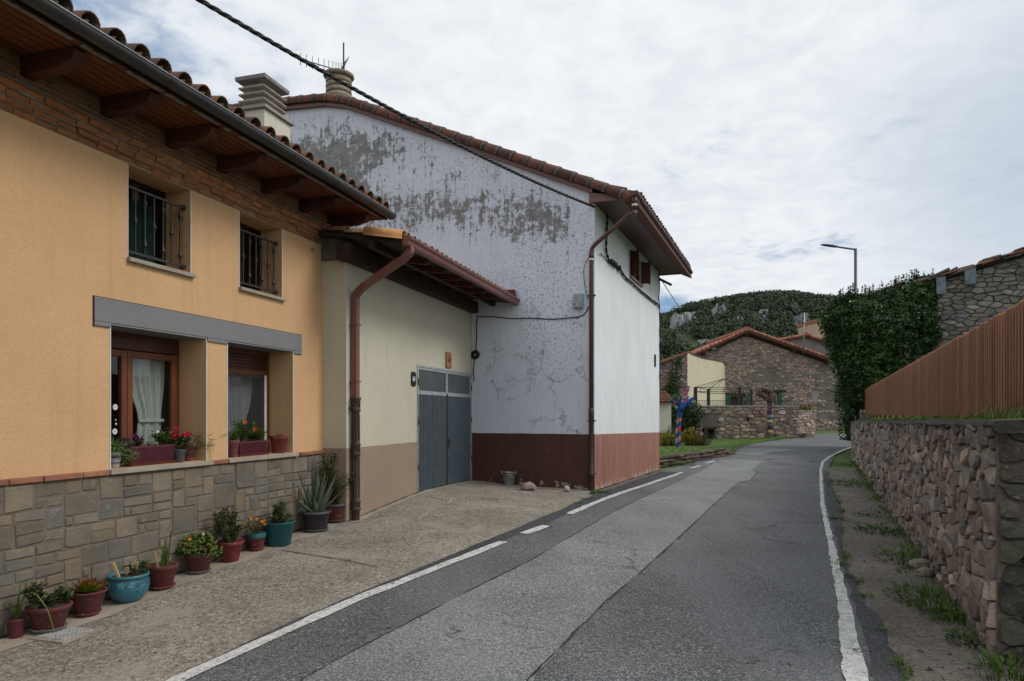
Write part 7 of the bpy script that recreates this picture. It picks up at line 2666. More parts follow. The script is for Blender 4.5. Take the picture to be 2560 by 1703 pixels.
# ================================================================== shrubs on the bank
def bush(name, c, rx, rz, n, lab, leafcol, flower=None, nf=0, stems=24, group=None, L=.09, cat='shrub'):
    root = thing(name, c, lab, cat, group)
    mb = MB()
    tips = []
    for k in range(stems):
        a = rs.uniform(0, 6.283); q = rx * math.sqrt(rs.random())
        tip = Vector((c[0] + q * math.cos(a), c[1] + q * math.sin(a) * .6, c[2] + rz * rs.uniform(.55, 1.0) * (1 - .35 * (q / rx) ** 2)))
        b_ = Vector((c[0] + q * .25 * math.cos(a), c[1] + q * .2 * math.sin(a), c[2] - .05))
        m_ = b_.lerp(tip, .5) + Vector((math.cos(a), math.sin(a), 0)) * rx * .05
        mb.tube(smooth_path([b_, m_, tip], 3), [.018, .016, .014, .012, .010, .008, .005][:7], 5, (.55, .45, .35))
        tips.append((b_, m_, tip))
    mb.build('stems', 'bark', root)
    if n:
        mb = MB()
        for _ in range(n):
            b_, m_, tip = rs.choice(tips)
            f = rs.random() ** .6
            p = (m_.lerp(tip, f) if rs.random() < .8 else b_.lerp(m_, f)) + rv() * rx * .16
            leafquad(mb, p, rv() + Vector((0, 0, .3)), rv(), rs.uniform(.7, 1.3) * L, rs.uniform(.35, .55) * L, jit(leafcol, .35))
        mb.build('foliage', 'leaf', root)
    if nf:
        mb = MB()
        for _ in range(nf):
            b_, m_, tip = rs.choice(tips)
            p = m_.lerp(tip, rs.random() ** .5 * 1.02) + rv() * rx * .11
            s_ = rs.uniform(.03, .05)
            leafquad(mb, p, rv(), rv(), s_ * 1.6, s_ * 1.5, jit(flower, .2), .1)
        mb.build('blossom', 'petal', root)
    return root
yb = ty + 1.8
for (px, w_, py0, py1, n, nf, lab) in ((1664, .62, 1078, 1124, 1500, 800, 'yellow flowering broom half hidden behind the white house edge'), (1726, .55, 1066, 1122, 1300, 1100, 'tall yellow flowering shrub right of the blue knitted tree'), (1740, .5, 1092, 1122, 900, 350, 'low yellow shrub at the foot of the tall flowering one')):
    x, z1 = W2(px, py0, yb); _, z0 = W2(px, py1, yb)
    bush('flowering_shrub', (x, yb, z0), w_, z1 - z0, n, lab, (1.15, 1.1, .8), (.62, .42, .01), nf, 34, 'flowering shrubs on the bank', .10)
x, z1 = W2(1682, 1066, yb + 1.2); _, z0 = W2(1682, 1120, yb + 1.2)
bush('green_shrub', (x, yb + 1.2, z0), .8, z1 - z0, 2600, 'dark green shrub between the shed and the blue knitted tree', (.85, .85, .75), (.6, .42, .02), 60, 34, None, .11)
x, z1 = W2(1757, 1066, yb - .2); _, z0 = W2(1757, 1120, yb - .2)
bush('budding_shrub', (x, yb - .2, z0), .75, z1 - z0, 420, 'nearly bare arching shrub in bud before the cellar opening', (1.9, 1.6, .9), None, 0, 46, None, .05)

# ================================================================== flower pots along the wall
def place(px, py, rad):
    x, y = G(px, py)
    L = math.hypot(x, y)
    x, y = x + x / L * rad, y + y / L * rad
    d = (x - FL.o[0]) * FL.n[0] + (y - FL.o[1]) * FL.n[1]
    return x, y, d
def potshape(mb, c, rr, rb, h, band=.22, lipk=1.07, tint=(1, 1, 1), tf=None, seg=28):
    zb_ = h * (1 - band)
    rm = rb + (rr / lipk - rb) * (1 - band)
    mb.lathe(c, [(rb * .94, 0), (rb, .01), (rm, zb_), (rm * lipk, zb_ + .006), (rr, h - .006), (rr * .985, h), (rr * .90, h), (rr * .86, h * .86), (.01, h * .86)], seg, tint, tf=tf)
def saucer(root, c, r, mat, tint=(1, 1, 1)):
    mb = MB()
    mb.lathe(c, [(r * .78, 0), (r, .028), (r * 1.01, .034), (r * .95, .034), (r * .76, .012), (.01, .012)], 28, tint)
    mb.build('saucer', mat, root)
def soil(root, c, r, h):
    mb = MB()
    prof = [(r, -.03), (r * .98, .0), (r * .6, .012), (.01, .016)]
    mb.lathe((c[0], c[1], c[2] + h), prof, 16)
    mb.build('soil', 'soil', root)
def twigs(mbw, mbl, c, R, H, nst, nl, L, cols, spread=.35, wr=.55, up=.4):
    tips = []
    for k in range(nst):
        a = rs.uniform(0, 6.283); q = R * math.sqrt(rs.random())
        tip = Vector((c[0] + q * math.cos(a), c[1] + q * math.sin(a), c[2] + H * rs.uniform(.45, 1.0)))
        b_ = Vector((c[0] + rs.uniform(-1, 1) * R * .2, c[1] + rs.uniform(-1, 1) * R * .2, c[2]))
        m_ = b_.lerp(tip, .5) + rv() * R * .18
        pts = smooth_path([b_, m_, tip], 4)
        mbw.tube(pts, [.006 * (1 - .6 * i / (len(pts) - 1)) for i in range(len(pts))], 5, (.6, .5, .4))
        tips.append((b_, m_, tip))
    for _ in range(nl):
        b_, m_, tip = rs.choice(tips)
        f = rs.random() ** .55
        p = m_.lerp(tip, f) if rs.random() < .75 else b_.lerp(m_, .3 + .7 * f)
        p = p + rv() * R * spread * rs.random()
        d = rv(); d.z = abs(d.z) * .6 + rs.uniform(-.4, .3)
        leafquad(mbl, p, d, (0, 0, 1), L * rs.uniform(.65, 1.3), L * wr * rs.uniform(.8, 1.2), jit(rs.choice(cols), .22))
    return tips
def flower(mb, p, r, col, n=9, nrm=None):
    p = Vector(p); nrm = nrm or Vector((rs.uniform(-.4, .8), -1, rs.uniform(.1, .8))).normalized()
    x = nrm.orthogonal().normalized(); y = nrm.cross(x)
    for lay in (0, 1):
        for k in range(n):
            a = k * 2 * math.pi / n + lay * .35
            d = (x * math.cos(a) + y * math.sin(a)) + nrm * (.25 + .5 * lay)
            leafquad(mb, p, d, nrm, r * (1 - .3 * lay), r * .55, jit(col, .15), .1)
GRN = [(1, 1, .9), (.8, .95, .8), (1.25, 1.2, .8)]
DGR = [(.6, .72, .6), (.75, .8, .6), (.5, .6, .5)]
def mk(px, py, rimw, basew, hpx, mat, lab, sauc=None, saucmat='terracotta_pot', stint=(1, 1, 1), band=.22, tint=(1, 1, 1), name='potted_plant', extra=0):
    x, y = G(px, py)
    s_ = y / FPX
    rr, rb, h = rimw / 2 * s_, basew / 2 * s_, hpx * s_
    x, y, d = place(px, py, (sauc or basew) / 2 * s_)
    dmin = rr + .075
    if d < dmin:
        x += FL.n[0] * (dmin - d); y += FL.n[1] * (dmin - d)
    z = gz(x, y) + .010
    root = thing(name, (x, y, z), lab, 'potted plant')
    c = (x, y, z + (.014 if sauc else 0))
    mb = MB()
    potshape(mb, c, rr, rb, h, band, tint=tint)
    mb.build('pot', mat, root)
    if sauc: saucer(root, (x, y, z), sauc / 2 * s_, saucmat, stint)
    soil(root, c, rr * .87, h * .88)
    return root, Vector((x, y, c[2] + h * .90)), rr, h, s_

# 0 pot cut by the left picture edge, its long leaf arching over
r_, c, rr, h, s_ = mk(-12, 1592, 40, 30, 46, 'plastic_pot', 'purple pot at the left picture edge with long arching strap leaves', band=.15)
mb = MB()
fr_ = FL.u
for k in range(9):
    a = rs.uniform(0, 6.283)
    blade(mb, c, .42 * rs.uniform(.6, 1.1), Vector((math.cos(a), math.sin(a), 0)) * 1.1, .014, (1.5, 1.35, .7), 8, .55)
for tgt, hh in ((G(140, 1600), .30), (G(80, 1580), .36)):
    e = Vector((tgt[0], tgt[1], gz(*tgt) + .02))
    pts = smooth_path([c, c.lerp(e, .3) + Vector((0, 0, hh)), c.lerp(e, .75) + Vector((0, 0, hh * .75)), e], 6)
    vs = []
    for i, p in enumerate(pts):
        w_ = .009 * (1 - .7 * i / len(pts))
        vs += [p + Vector((w_ * .3, w_, 0)), p - Vector((w_ * .3, w_, 0))]
    mb.add(vs, [(2 * i, 2 * i + 1, 2 * i + 3, 2 * i + 2) for i in range(len(pts) - 1)], (1.5, 1.4, .7))
mb.build('foliage', 'leaf', r_)
# 1
r_, c, rr, h, s_ = mk(103, 1587, 104, 64, 60, 'terracotta_pot', 'wide dark red pot with sparse dark leaves on a grey saucer', 84, 'concrete_cap', (.6, .6, .62))
mw, ml = MB(), MB()
for off, R, H, n in ((-.75, .10, .26, 120), (-.2, .08, .12, 50), (.72, .09, .16, 80), (.3, .06, .08, 25)):
    twigs(mw, ml, c - Vector(FL.v(1, 0, 0)) * off * rr, R, H, 8, n, .062, DGR + [(.55, .4, .35)])
mw.build('stems', 'bark', r_); ml.build('foliage', 'leaf', r_)
# 2 red-tipped rosette
r_, c, rr, h, s_ = mk(217, 1548, 89, 54, 58, 'terracotta_pot', 'stained dark red pot with a spiky red tipped succulent rosette', 62, 'terracotta_pot', (1.4, 1.3, 1.3), band=.12)
mb = MB()
for ring, (n, el, L) in enumerate(((16, .30, 1.0), (14, .60, .95), (12, .9, .85), (9, 1.2, .7), (6, 1.45, .5))):
    for k in range(n):
        a = k * 2 * math.pi / n + ring * .3 + rs.uniform(-.1, .1)
        d = Vector((math.cos(a) * math.cos(el), math.sin(a) * math.cos(el), math.sin(el)))
        L_ = L * rr * 1.05 * rs.uniform(.85, 1.12)
        sd_ = d.cross(Vector((0, 0, 1))).normalized(); up_ = sd_.cross(d)
        p = c + Vector((0, 0, .0))
        wd = .025
        prev = None
        for seg, (f0, f1, col) in enumerate(((0, .45, (1.7, 1.5, .4)), (.45, .74, (1.7, 1.3, .4)), (.74, 1.0, (2.6, .5, .4)))):
            w0 = wd * (1 - f0 ** 2 * .9); w1 = wd * (1 - f1 ** 2 * .95)
            q0, q1 = p + d * L_ * f0 + up_ * .02 * f0 * f0, p + d * L_ * f1 + up_ * .02 * f1 * f1
            mb.add([q0 + sd_ * w0, q0 - up_ * .006, q0 - sd_ * w0, q1 + sd_ * w1, q1 - up_ * .006, q1 - sd_ * w1], [(0, 1, 4, 3), (1, 2, 5, 4)], jit(col, .15))
mb.build('rosette', 'leaf', r_)
# 3 blue bowl
x, y = G(321, 1512); s_ = y / FPX
x, y, d = place(321, 1512, 30 * s_)
z = gz(x, y) + .01
r_ = thing('potted_plant', (x, y, z), 'round glazed blue bowl holding wooden stakes and a wilted plant', 'potted plant')
R = 49.5 * s_
mb = MB()
prof = [(R * .55, 0), (R * .66, .02), (R * .90, .085), (R * 1.0, .16), (R * .97, .215), (R * .90, .235), (R * .96, .245), (R * .99, .262), (R * .95, .275), (R * .86, .27), (R * .84, .235), (.01, .23)]
def bt(i, k):
    if i >= 4: return (.9, .75, .65) if i > 5 else (.5, .5, .52)
    if i == 3: return rs.choice([(.55, .48, .5), (.6, .55, .55), (1.0, 1.0, 1.0)])
    return (.75, .8, .8) if i else (.5, .5, .5)
mb.lathe((x, y, z), prof, 32, tf=bt)
mb.build('bowl', 'glazed_blue', r_)
mb = MB()                                            # painted leaves and dots
eye = Vector((0, 0, EYE))
th0 = math.atan2(-y, -x)
for k in range(26):
    th = th0 + rs.uniform(-.9, .9)
    zz = rs.uniform(.165, .205)
    rq = R * .995
    p = Vector((x + math.cos(th) * rq, y + math.sin(th) * rq, z + zz))
    leafquad(mb, p, Vector((-math.sin(th), math.cos(th), rs.uniform(-.6, .6))), Vector((math.cos(th), math.sin(th), 0)), .018, .009, (.35, .55, .62) if k % 3 else (.2, .3, .12), 0.05)
mb.build('painted_decor', 'petal', r_)
c = Vector((x, y, z + .235))
soil(r_, (x, y, z), R * .85, .245)
for off, lean, L in ((-.55, -.10, .17), (-.02, -.02, .10), (.42, .02, .14)):
    mb = MB()
    b_ = c - Vector(FL.v(1, 0, 0)) * off * R
    e = b_ + Vector((-.6 * lean * .5 + lean, 0, L))
    sx_ = Vector((.016, 0, 0)); sy_ = Vector((0, .008, 0))
    mb.hexa([q + o_ for q in (b_, e) for o_ in (-sx_ - sy_, sx_ - sy_, sx_ + sy_, -sx_ + sy_)])
    mb.build('stake', 'dry_wood', r_)
mw, ml = MB(), MB()
twigs(mw, ml, c + Vector((.02, .03, 0)), R * .6, .13, 9, 60, .05, [(.7, .8, .6), (.5, .5, .35), (.9, .8, .6)])
twigs(mw, ml, c - Vector(FL.v(1, 0, 0)) * .75 * R, R * .35, .13, 6, 50, .06, DGR)
mw.build('stems', 'bark', r_); ml.build('foliage', 'leaf', r_)
# 4 strap leaves and a stake
r_, c, rr, h, s_ = mk(405, 1481, 78, 50, 56, 'terracotta_pot', 'dark red pot with upright strap leaves and a wooden stake on a clay saucer', 64, 'terracotta_pot', (1.5, 1.35, 1.3))
mb = MB()
for k in range(22):
    p = c + Vector((rs.uniform(-.05, .04), rs.uniform(-.04, .04), 0)) - Vector(FL.v(1, 0, 0)) * .05
    a = rs.uniform(0, 6.283)
    blade(mb, p, rs.uniform(.16, .34), Vector((math.cos(a), math.sin(a), 0)) * rs.uniform(.05, .5), .016, jit((1.1, 1.25, .7), .2), 6, .1)
for k in range(5):
    a = math.atan2(-.6, .9) + rs.uniform(-.6, .6)
    blade(mb, c, .36, Vector((math.cos(a), math.sin(a), 0)) * 1.1, .010, jit((.8, 1.0, .6), .2), 9, .85)
mb.build('foliage', 'leaf', r_)
mb = MB()
b_ = c + Vector(FL.v(.09, .03, 0)); e = b_ + Vector(FL.v(.06, 0, .19))
mb.hexa([q + o_ for q in (b_, e) for o_ in (Vector((-.013, -.006, 0)), Vector((.013, -.006, 0)), Vector((.013, .006, 0)), Vector((-.013, .006, 0)))])
mb.build('stake', 'dry_wood', r_)
mb = MB()
mb.tube(smooth_path([c + Vector(FL.v(-.06, 0, 0)), c + Vector(FL.v(-.10, 0, .15)), c + Vector(FL.v(-.12, .01, .36))], 4), .007, 6, (.4, .35, .3))
mb.build('twig', 'bark', r_)
# 5 jade plant
r_, c, rr, h, s_ = mk(482, 1439, 70, 46, 46, 'terracotta_pot', 'dark red pot overflowing with a rounded plump leaved jade plant', 59, 'concrete_cap', (.6, .58, .57))
mb, mw = MB(), MB()
RX, HZ_ = 50 * s_, 62 * s_
for k in range(330):
    v = rv(); v.z = abs(v.z)
    f = rs.uniform(.55, 1.0)
    p = c + Vector((v.x * RX * f, v.y * RX * .8 * f, v.z * HZ_ * f * .9 - .02 + (.0 if v.z > .3 else .02)))
    d = (v + rv() * .6 + Vector((0, 0, .3))).normalized()
    x_ = d.orthogonal().normalized(); y_ = d.cross(x_)
    rL, rW, rT = .030 * rs.uniform(.8, 1.2), .021 * rs.uniform(.8, 1.2), .005
    col = jit(rs.choice([(1.3, 1.35, .7), (1.6, 1.5, .75), (1.0, 1.15, .65), (1.9, 1.2, .7)]), .15)
    vs = [p]
    for q in range(8):
        th = q * 2 * math.pi / 8
        vs.append(p + d * (rL * .9 + rL * math.cos(th)) + x_ * rW * math.sin(th) + y_ * rT * .3)
    vs.append(p + d * rL + y_ * rT * 2.0); vs.append(p + d * rL - y_ * rT)
    mb.add(vs, [(1 + q, 1 + (q + 1) % 8, 9) for q in range(8)] + [(1 + (q + 1) % 8, 1 + q, 10) for q in range(8)], col, True)
mb.build('foliage', 'leaf', r_)
twigs(mw, MB(), c, RX * .6, HZ_ * .7, 14, 0, .05, GRN)
mw.build('stems', 'bark', r_)
mb = MB()
flower(mb, c + Vector((-.06, -.10, HZ_ * .70)), .028, (.75, .35, .02))
flower(mb, c + Vector((.07, -.05, HZ_ * .88)), .020, (.75, .7, .65))
mb.build('flower', 'petal', r_)
# 6 two-lobed shrub in bright red pot
r_, c, rr, h, s_ = mk(563, 1408, 66, 40, 50, 'weathered_pot', 'bright red scuffed clay pot with a two lobed small leaved shrub', tint=(1.25, 1.0, 1.0))
mw, ml = MB(), MB()
e = Vector(FL.v(1, 0, 0))
twigs(mw, ml, c, 44 * s_, 56 * s_, 30, 1000, .034, DGR + [(1.0, .75, .45), (.9, 1, .7)], .3)
twigs(mw, ml, c + e * 34 * s_ + Vector((0, 0, 20 * s_)), 17 * s_, 74 * s_, 14, 560, .034, DGR + [(1.1, .8, .5)], .45)
twigs(mw, ml, c - e * 5 * s_ + Vector((0, 0, 20 * s_)), 15 * s_, 72 * s_, 12, 420, .034, DGR + [(1.2, .7, .5)], .45)
mw.build('stems', 'bark', r_); ml.build('foliage', 'leaf', r_)
# 7 small pot with orange flowers
r_, c, rr, h, s_ = mk(623, 1380, 46, 33, 40, 'weathered_pot', 'small weathered pot with teal rim and orange yellow flowers', 39, 'terracotta_pot', (1.5, 1.3, 1.3), band=.32, tint=(1.0, 1.05, 1.05))
mb = MB()
mb.lathe(c + Vector((0, 0, -h * .90)), [(rr * 1.0, h * .74), (rr * 1.03, h * .985), (rr * 1.02, h * 1.0), (rr * .9, h * 1.002)], 28, (1.2, 1.1, 1.1))
mb.build('painted_rim', 'teal_pot', r_)
mw, ml = MB(), MB()
tp = twigs(mw, ml, c, 27 * s_, 40 * s_, 18, 380, .028, [(1.6, .9, .45), (1, 1, .6), (1.9, .8, .5)], .35)
twigs(mw, ml, c + e * 22 * s_, 14 * s_, 10 * s_, 6, 110, .02, GRN, .4)
mw.build('stems', 'bark', r_); ml.build('foliage', 'leaf', r_)
mb = MB()
for k in range(11):
    flower(mb, rs.choice(tp)[2] + rv() * .012 + Vector((0, 0, .012)), .024, rs.choice([(.8, .38, .02), (.8, .27, .02)]), 7)
flower(mb, c + e * 22 * s_ + Vector((0, 0, 48 * s_)), .028, (.8, .42, .03)); flower(mb, c + e * 20 * s_ + Vector((0, -.01, 42 * s_)), .022, (.8, .40, .03))
mb.build('flowers', 'petal', r_)
# 8 teal bucket pot
r_, c, rr, h, s_ = mk(669, 1367, 80, 57, 58, 'teal_pot', 'large teal plastic pot with a cone shaped green shrub', band=.06)
mw, ml = MB(), MB()
twigs(mw, ml, c, 33 * s_, 22 * s_, 16, 420, .036, GRN + DGR, .4)
twigs(mw, ml, c, 20 * s_, 58 * s_, 22, 800, .036, GRN + DGR + [(1.3, .9, .5)], .6)
mw.build('stems', 'bark', r_); ml.build('foliage', 'leaf', r_)
# 9 aloe
r_, c, rr, h, s_ = mk(776, 1334, 73, 56, 46, 'black_red_pot', 'black and rust red pot with a big grey green aloe', 67, 'concrete_cap', (.45, .45, .47), band=.10)
mb = MB()
mb.lathe(c + Vector((0, 0, -h * .90)), [(rr * .99, h * .90), (rr * 1.04, h * .95), (rr * 1.04, h * 1.0), (rr * .97, h * 1.01), (rr * .90, h * .98)], 28, (.5, .55, .6))
mb.build('pot_rim', 'lamp_grey', r_)
mb = MB()
vd = Vector((c.x, c.y, 0)).normalized(); sdv = Vector((vd.y, -vd.x, 0))
for ang_, el, L, cu in ((-75, 68, 1.0, .1), (-45, 30, .75, .35), (-30, 82, .95, 0), (8, 80, 1.08, 0), (25, 66, 1.12, .0), (60, 62, 1.1, .05), (78, 40, .8, .25), (-110, 55, .75, .2), (110, 60, .9, .1), (170, 70, .9, 0), (200, 50, .8, .2), (-60, 15, .55, .4), (40, 78, .8, 0), (90, 75, .9, 0), (-10, 60, .5, .0), (130, 45, .7, .2), (-5, 45, .35, .3), (35, 40, .4, .3)):
    L_ = L * 118 * s_
    az_ = R_(ang_); el_ = R_(el)
    out = (sdv * math.sin(az_) - vd * math.cos(az_))
    pts, rad = [], []
    n = 12
    vs = []
    for i in range(n + 1):
        f = i / n
        bend = cu * f * f
        p = c + out * (math.cos(el_) * f * L_ + bend * L_ * -.15 + .02) + Vector((0, 0, math.sin(el_) * f * L_ + bend * L_ * .35 - .02))
        w_ = 8.5 * s_ * (1 - f ** 1.7) ** .8 * (1.05 - .12 * (1 - f)) + .001
        tdir = (out * math.cos(el_) + Vector((0, 0, math.sin(el_)))).normalized()
        sd_ = tdir.cross(out.cross(tdir).normalized() if out.cross(tdir).length > .01 else Vector((0, 0, 1)))
        sd_ = Vector((-out.y, out.x, 0))
        nr2 = sd_.cross(tdir).normalized()
        th_ = w_ * .45
        for q in range(6):
            a = q * 2 * math.pi / 6
            k = math.sin(a)
            vs.append(p + sd_ * math.cos(a) * w_ + nr2 * (k * th_ * (1.0 if k > 0 else .35) + abs(math.cos(a)) * w_ * -.25))
    b = len(mb.v)
    col0 = jit((1.1, 1.1, 1.05), .12)
    for p in vs: mb.v.append(tuple(p))
    for i in range(n):
        tipc = max(0, (i / n - .62) / .38) * (.9 if L > .7 else .6)
        col = lerp(col0, (1.15, .62, .62), min(1, tipc))
        for q in range(6):
            mb.f.append((b + i * 6 + q, b + i * 6 + (q + 1) % 6, b + i * 6 + 6 + (q + 1) % 6, b + i * 6 + 6 + q)); mb.t.append(col); mb.sm.append(True)
mb.build('aloe_leaves', 'aloe_skin', r_)
mb = MB()
for k in range(16):
    a = rs.uniform(0, 6.283)
    blade(mb, c + Vector((math.cos(a), math.sin(a), 0)) * rr * .6, .10, Vector((math.cos(a), math.sin(a), 0)) * 1.0, .012, jit((1.6, 1.3, 1.0), .3), 5, .8)
mb.build('dry_leaves', 'leaf', r_)
# 10 rose
r_, c, rr, h, s_ = mk(823, 1309, 54, 42, 42, 'weathered_pot', 'faded clay pot with a tall reddish rose bush beside the cast iron pipe', 48, 'concrete_cap', (.42, .42, .44), band=.12, tint=(.9, 1.3, 1.3))
mb = MB()
mb.lathe(c + Vector((0, 0, -h * .90)), [(rr * .99, h * .89), (rr * 1.06, h * .94), (rr * 1.06, h * 1.0), (rr * .97, h * 1.01), (rr * .90, h * .98)], 28, (.5, .55, .6))
mb.build('pot_rim', 'lamp_grey', r_)
mw, ml = MB(), MB()
twigs(mw, ml, c, 46 * s_, 100 * s_, 30, 1000, .045, DGR + [(1.5, .7, .5), (1.2, .9, .6)], .35, .7)
twigs(mw, ml, c + e * 30 * s_ + Vector((0, 0, 40 * s_)), 24 * s_, 100 * s_, 12, 360, .045, DGR + [(1.3, .8, .5), (1, 1, .6)], .4, .7)
twigs(mw, ml, c - e * 24 * s_ + Vector((0, 0, 10 * s_)), 24 * s_, 78 * s_, 12, 300, .042, DGR + [(1.8, .7, .5)], .4, .7)
mw.build('stems', 'bark', r_); ml.build('foliage', 'leaf', r_)

# ------------------------------------------------------------------ on the window sills
def sillpot(px, w_m, h, mat, lab, d=-.14, tint=(1, 1, 1), band=.25, sauc=True, name='potted_plant', hy=1150):
    a, _ = FL.hit(px, hy, d)
    x, y, _z = FL.p(a, d, 0)
    root = thing(name, (x, y, zs_), lab, 'potted plant')
    z = zs_ + .003
    mb = MB()
    potshape(mb, (x, y, z + (.012 if sauc else 0)), w_m / 2, w_m / 2 * .68, h, band, tint=tint)
    mb.build('pot', mat, root)
    if sauc: saucer(root, (x, y, z), w_m / 2 * .78, 'terracotta_pot', (1.6, 1.4, 1.3))
    soil(root, (x, y, z), w_m / 2 * .87, h * .92)
    return root, Vector((x, y, z + h * .92 + .012))
def planter(px0, px1, h, lab, d0=-.22, d1=-.06):
    a0, _ = FL.hit(px1, 1150, d1); a1, _ = FL.hit(px0, 1150, d1)
    root = thing('window_box', FL.p((a0 + a1) / 2, (d0 + d1) / 2, zs_), lab, 'window box')
    z = zs_ + .003
    mb = MB()
    n = 26
    tp = .02
    mb.hexa([FL.p(a, d, z + .02) for a, d in ((a0 + tp, d0 + tp), (a1 - tp, d0 + tp), (a1 - tp, d1 - tp), (a0 + tp, d1 - tp))] + [FL.p(a, d, z + h - .02) for a, d in ((a0, d0), (a1, d0), (a1, d1), (a0, d1))])
    for i in range(n):                              # moulded ribs on the front
        a = a0 + tp * 1.5 + (a1 - a0 - 3 * tp) * (i + .3) / n
        wd = (a1 - a0) / n * .5
        mb.hexa([FL.p(x, dd, zz) for zz, off in ((z + .03, tp * .9), (z + h - .035, .001)) for x, dd in ((a, d1 - off - .004), (a + wd, d1 - off - .004), (a + wd, d1 - off + .004), (a, d1 - off + .004))], (.9, .9, .9))
    for q in ((a0 - .008, a1 + .008, d1 - .012, d1 + .008), (a0 - .008, a1 + .008, d0 - .008, d0 + .012), (a0 - .008, a0 + .012, d0 + .012, d1 - .012), (a1 - .012, a1 + .008, d0 + .012, d1 - .012)):
        mb.fbox(FL, q[0], q[1], q[2], q[3], z + h - .022, z + h, (1.15, 1.1, 1.1))
    mb.build('box', 'plastic_pot', root)
    mb = MB()
    mb.hexa([FL.p(a, d, z) for a, d in ((a0 + .0, d0 + .0), (a1 - .0, d0 + .0), (a1 - .0, d1 - .0), (a0 + .0, d1 - .0))] + [FL.p(a, d, z + .03) for a, d in ((a0 - .03, d0 - .02), (a1 + .03, d0 - .02), (a1 + .03, d1 + .025), (a0 - .03, d1 + .025))], (1.4, 1.4, 1.4))
    mb.build('drip_tray', 'plastic_pot', root)
    mb = MB()
    mb.fbox(FL, a0 + .01, a1 - .01, d0 + .012, d1 - .012, z + h - .05, z + h - .018)
    mb.build('soil', 'soil', root)
    return root, a0, a1, (d0 + d1) / 2, z + h - .02
def spiky(root, c, R, n, cols, drop=.3, L=.12, wd=.008, name='foliage'):
    mb = MB()
    cs = [c + rv() * R * .5 for _ in range(max(3, n // 28))]
    for _ in range(n):
        p = rs.choice(cs)
        d = rv(); d.z = d.z * .8 + .15
        q = p + rv() * R * .12
        leafquad(mb, q, d, rv(), L * rs.uniform(.6, 1.25), wd, jit(rs.choice(cols), .2), .2)
    mb.build(name, 'leaf', root)
GREY = [(1.6, 1.75, 2.2), (1.9, 1.9, 2.0), (1.2, 1.4, 1.5)]
root, c = sillpot(283, .17, .16, 'pale_stone', 'small painted ceramic pot with spiky grey green plant at the left sill end', -.10, (1.2, 1.25, 1.3), .12, False)
mb = MB()
mb.lathe(c - Vector((0, 0, .155)), [(.0612, .03), (.0655, .055)], 24, (.25, .35, .7)); mb.lathe(c - Vector((0, 0, .155)), [(.0745, .10), (.0785, .125)], 24, (.25, .4, .75))
mb.build('painted_band', 'glazed_blue', root)
spiky(root, c + Vector((.02, -.03, .05)), .14, 150, GREY)
spiky(root, c + Vector(FL.v(-.12, .10, -.06)), .10, 80, GREY, L=.10, name='hanging_foliage')
root, c = sillpot(312, .15, .13, 'plastic_pot', 'dark pot with purple cyclamen behind the left window box', -.27, (1, 1, 1), .2, False)
mw, ml = MB(), MB()
tp = twigs(mw, ml, c, .14, .13, 18, 90, .075, [(.4, .5, .4), (.5, .35, .45)], .3, .8)
mw.build('stems', 'bark', root); ml.build('foliage', 'leaf', root)
mb = MB()
for k in range(13):
    flower(mb, rs.choice(tp)[2] + Vector((0, 0, rs.uniform(.02, .07))) + rv() * .03, .042, (.16, .012, .13), 5)
mb.build('flowers', 'petal', root)
root, a0, a1, dm, zt_ = planter(328, 438, .215, 'long maroon window box with sprouting green plants in the left window')
mw, ml = MB(), MB()
for f, R, H, n, cols in ((.88, .06, .07, 30, GREY), (.70, .08, .10, 60, GRN), (.52, .04, .04, 12, GRN), (.20, .13, .16, 240, [(.9, 1.35, .6), (1, 1.2, .7)]), (.10, .10, .10, 90, [(.9, 1.3, .6)])):
    twigs(mw, ml, Vector(FL.p(a0 + (a1 - a0) * f, dm, zt_)), R, H, 8, n, .042, cols, .4, .75)
mw.build('stems', 'bark', root); ml.build('foliage', 'leaf', root)
root, c = sillpot(448, .15, .15, 'lamp_grey', 'small grey pot with crimson cyclamen beside the left window box', -.06, (1.5, 1.5, 1.5), .15, False)
mw, ml = MB(), MB()
tp = twigs(mw, ml, c, .12, .12, 12, 60, .07, [(.45, .6, .5), (.6, .75, .6)], .35, .9)
mw.build('stems', 'bark', root); ml.build('foliage', 'leaf', root)
mb = MB()
for k in range(8):
    flower(mb, rs.choice(tp)[2] + Vector((0, 0, rs.uniform(.03, .10))), .050, rs.choice([(.55, .012, .05), (.65, .02, .06), (.5, .015, .10)]), 5, Vector((rs.uniform(-.5, .5), -.6, .8)).normalized())
for k in range(3):
    flower(mb, Vector(FL.p(FL.hit(432 + 5 * k, 1090, -.2)[0], -.2, zs_ + .33 + .03 * k)), .045, (.5, .012, .06), 5)
mb.build('flowers', 'petal', root)
root, c = sillpot(470, .20, .19, 'weathered_pot', 'stained maroon pot with a sprawling dry grey green plant at the right sill end', -.16, (.7, .8, .9), .2, True)
spiky(root, c + Vector(FL.v(-.16, .08, .03)), .15, 260, GREY + [(2.2, 1.7, 1.2)], L=.13)
spiky(root, c + Vector(FL.v(-.22, .10, -.14)), .10, 90, GREY, L=.11, name='hanging_foliage')
mb = MB()
for k in range(26):
    p = c + rv() * .05
    e2 = c + Vector(FL.v(rs.uniform(-.42, .1), rs.uniform(.0, .16), rs.uniform(-.12, .14)))
    mb.tube(smooth_path([p, p.lerp(e2, .5) + Vector((0, 0, rs.uniform(.02, .09))), e2], 4), .003, 4, (2.0, 1.6, 1.1))
p = c + Vector(FL.v(-.20, .10, .05))
mb.tube(smooth_path([p, p + Vector(FL.v(-.16, .05, .12)), p + Vector(FL.v(-.20, .05, .24)), p + Vector(FL.v(-.195, .05, .30))], 5), .0025, 4, (1.2, 1.0, .8))
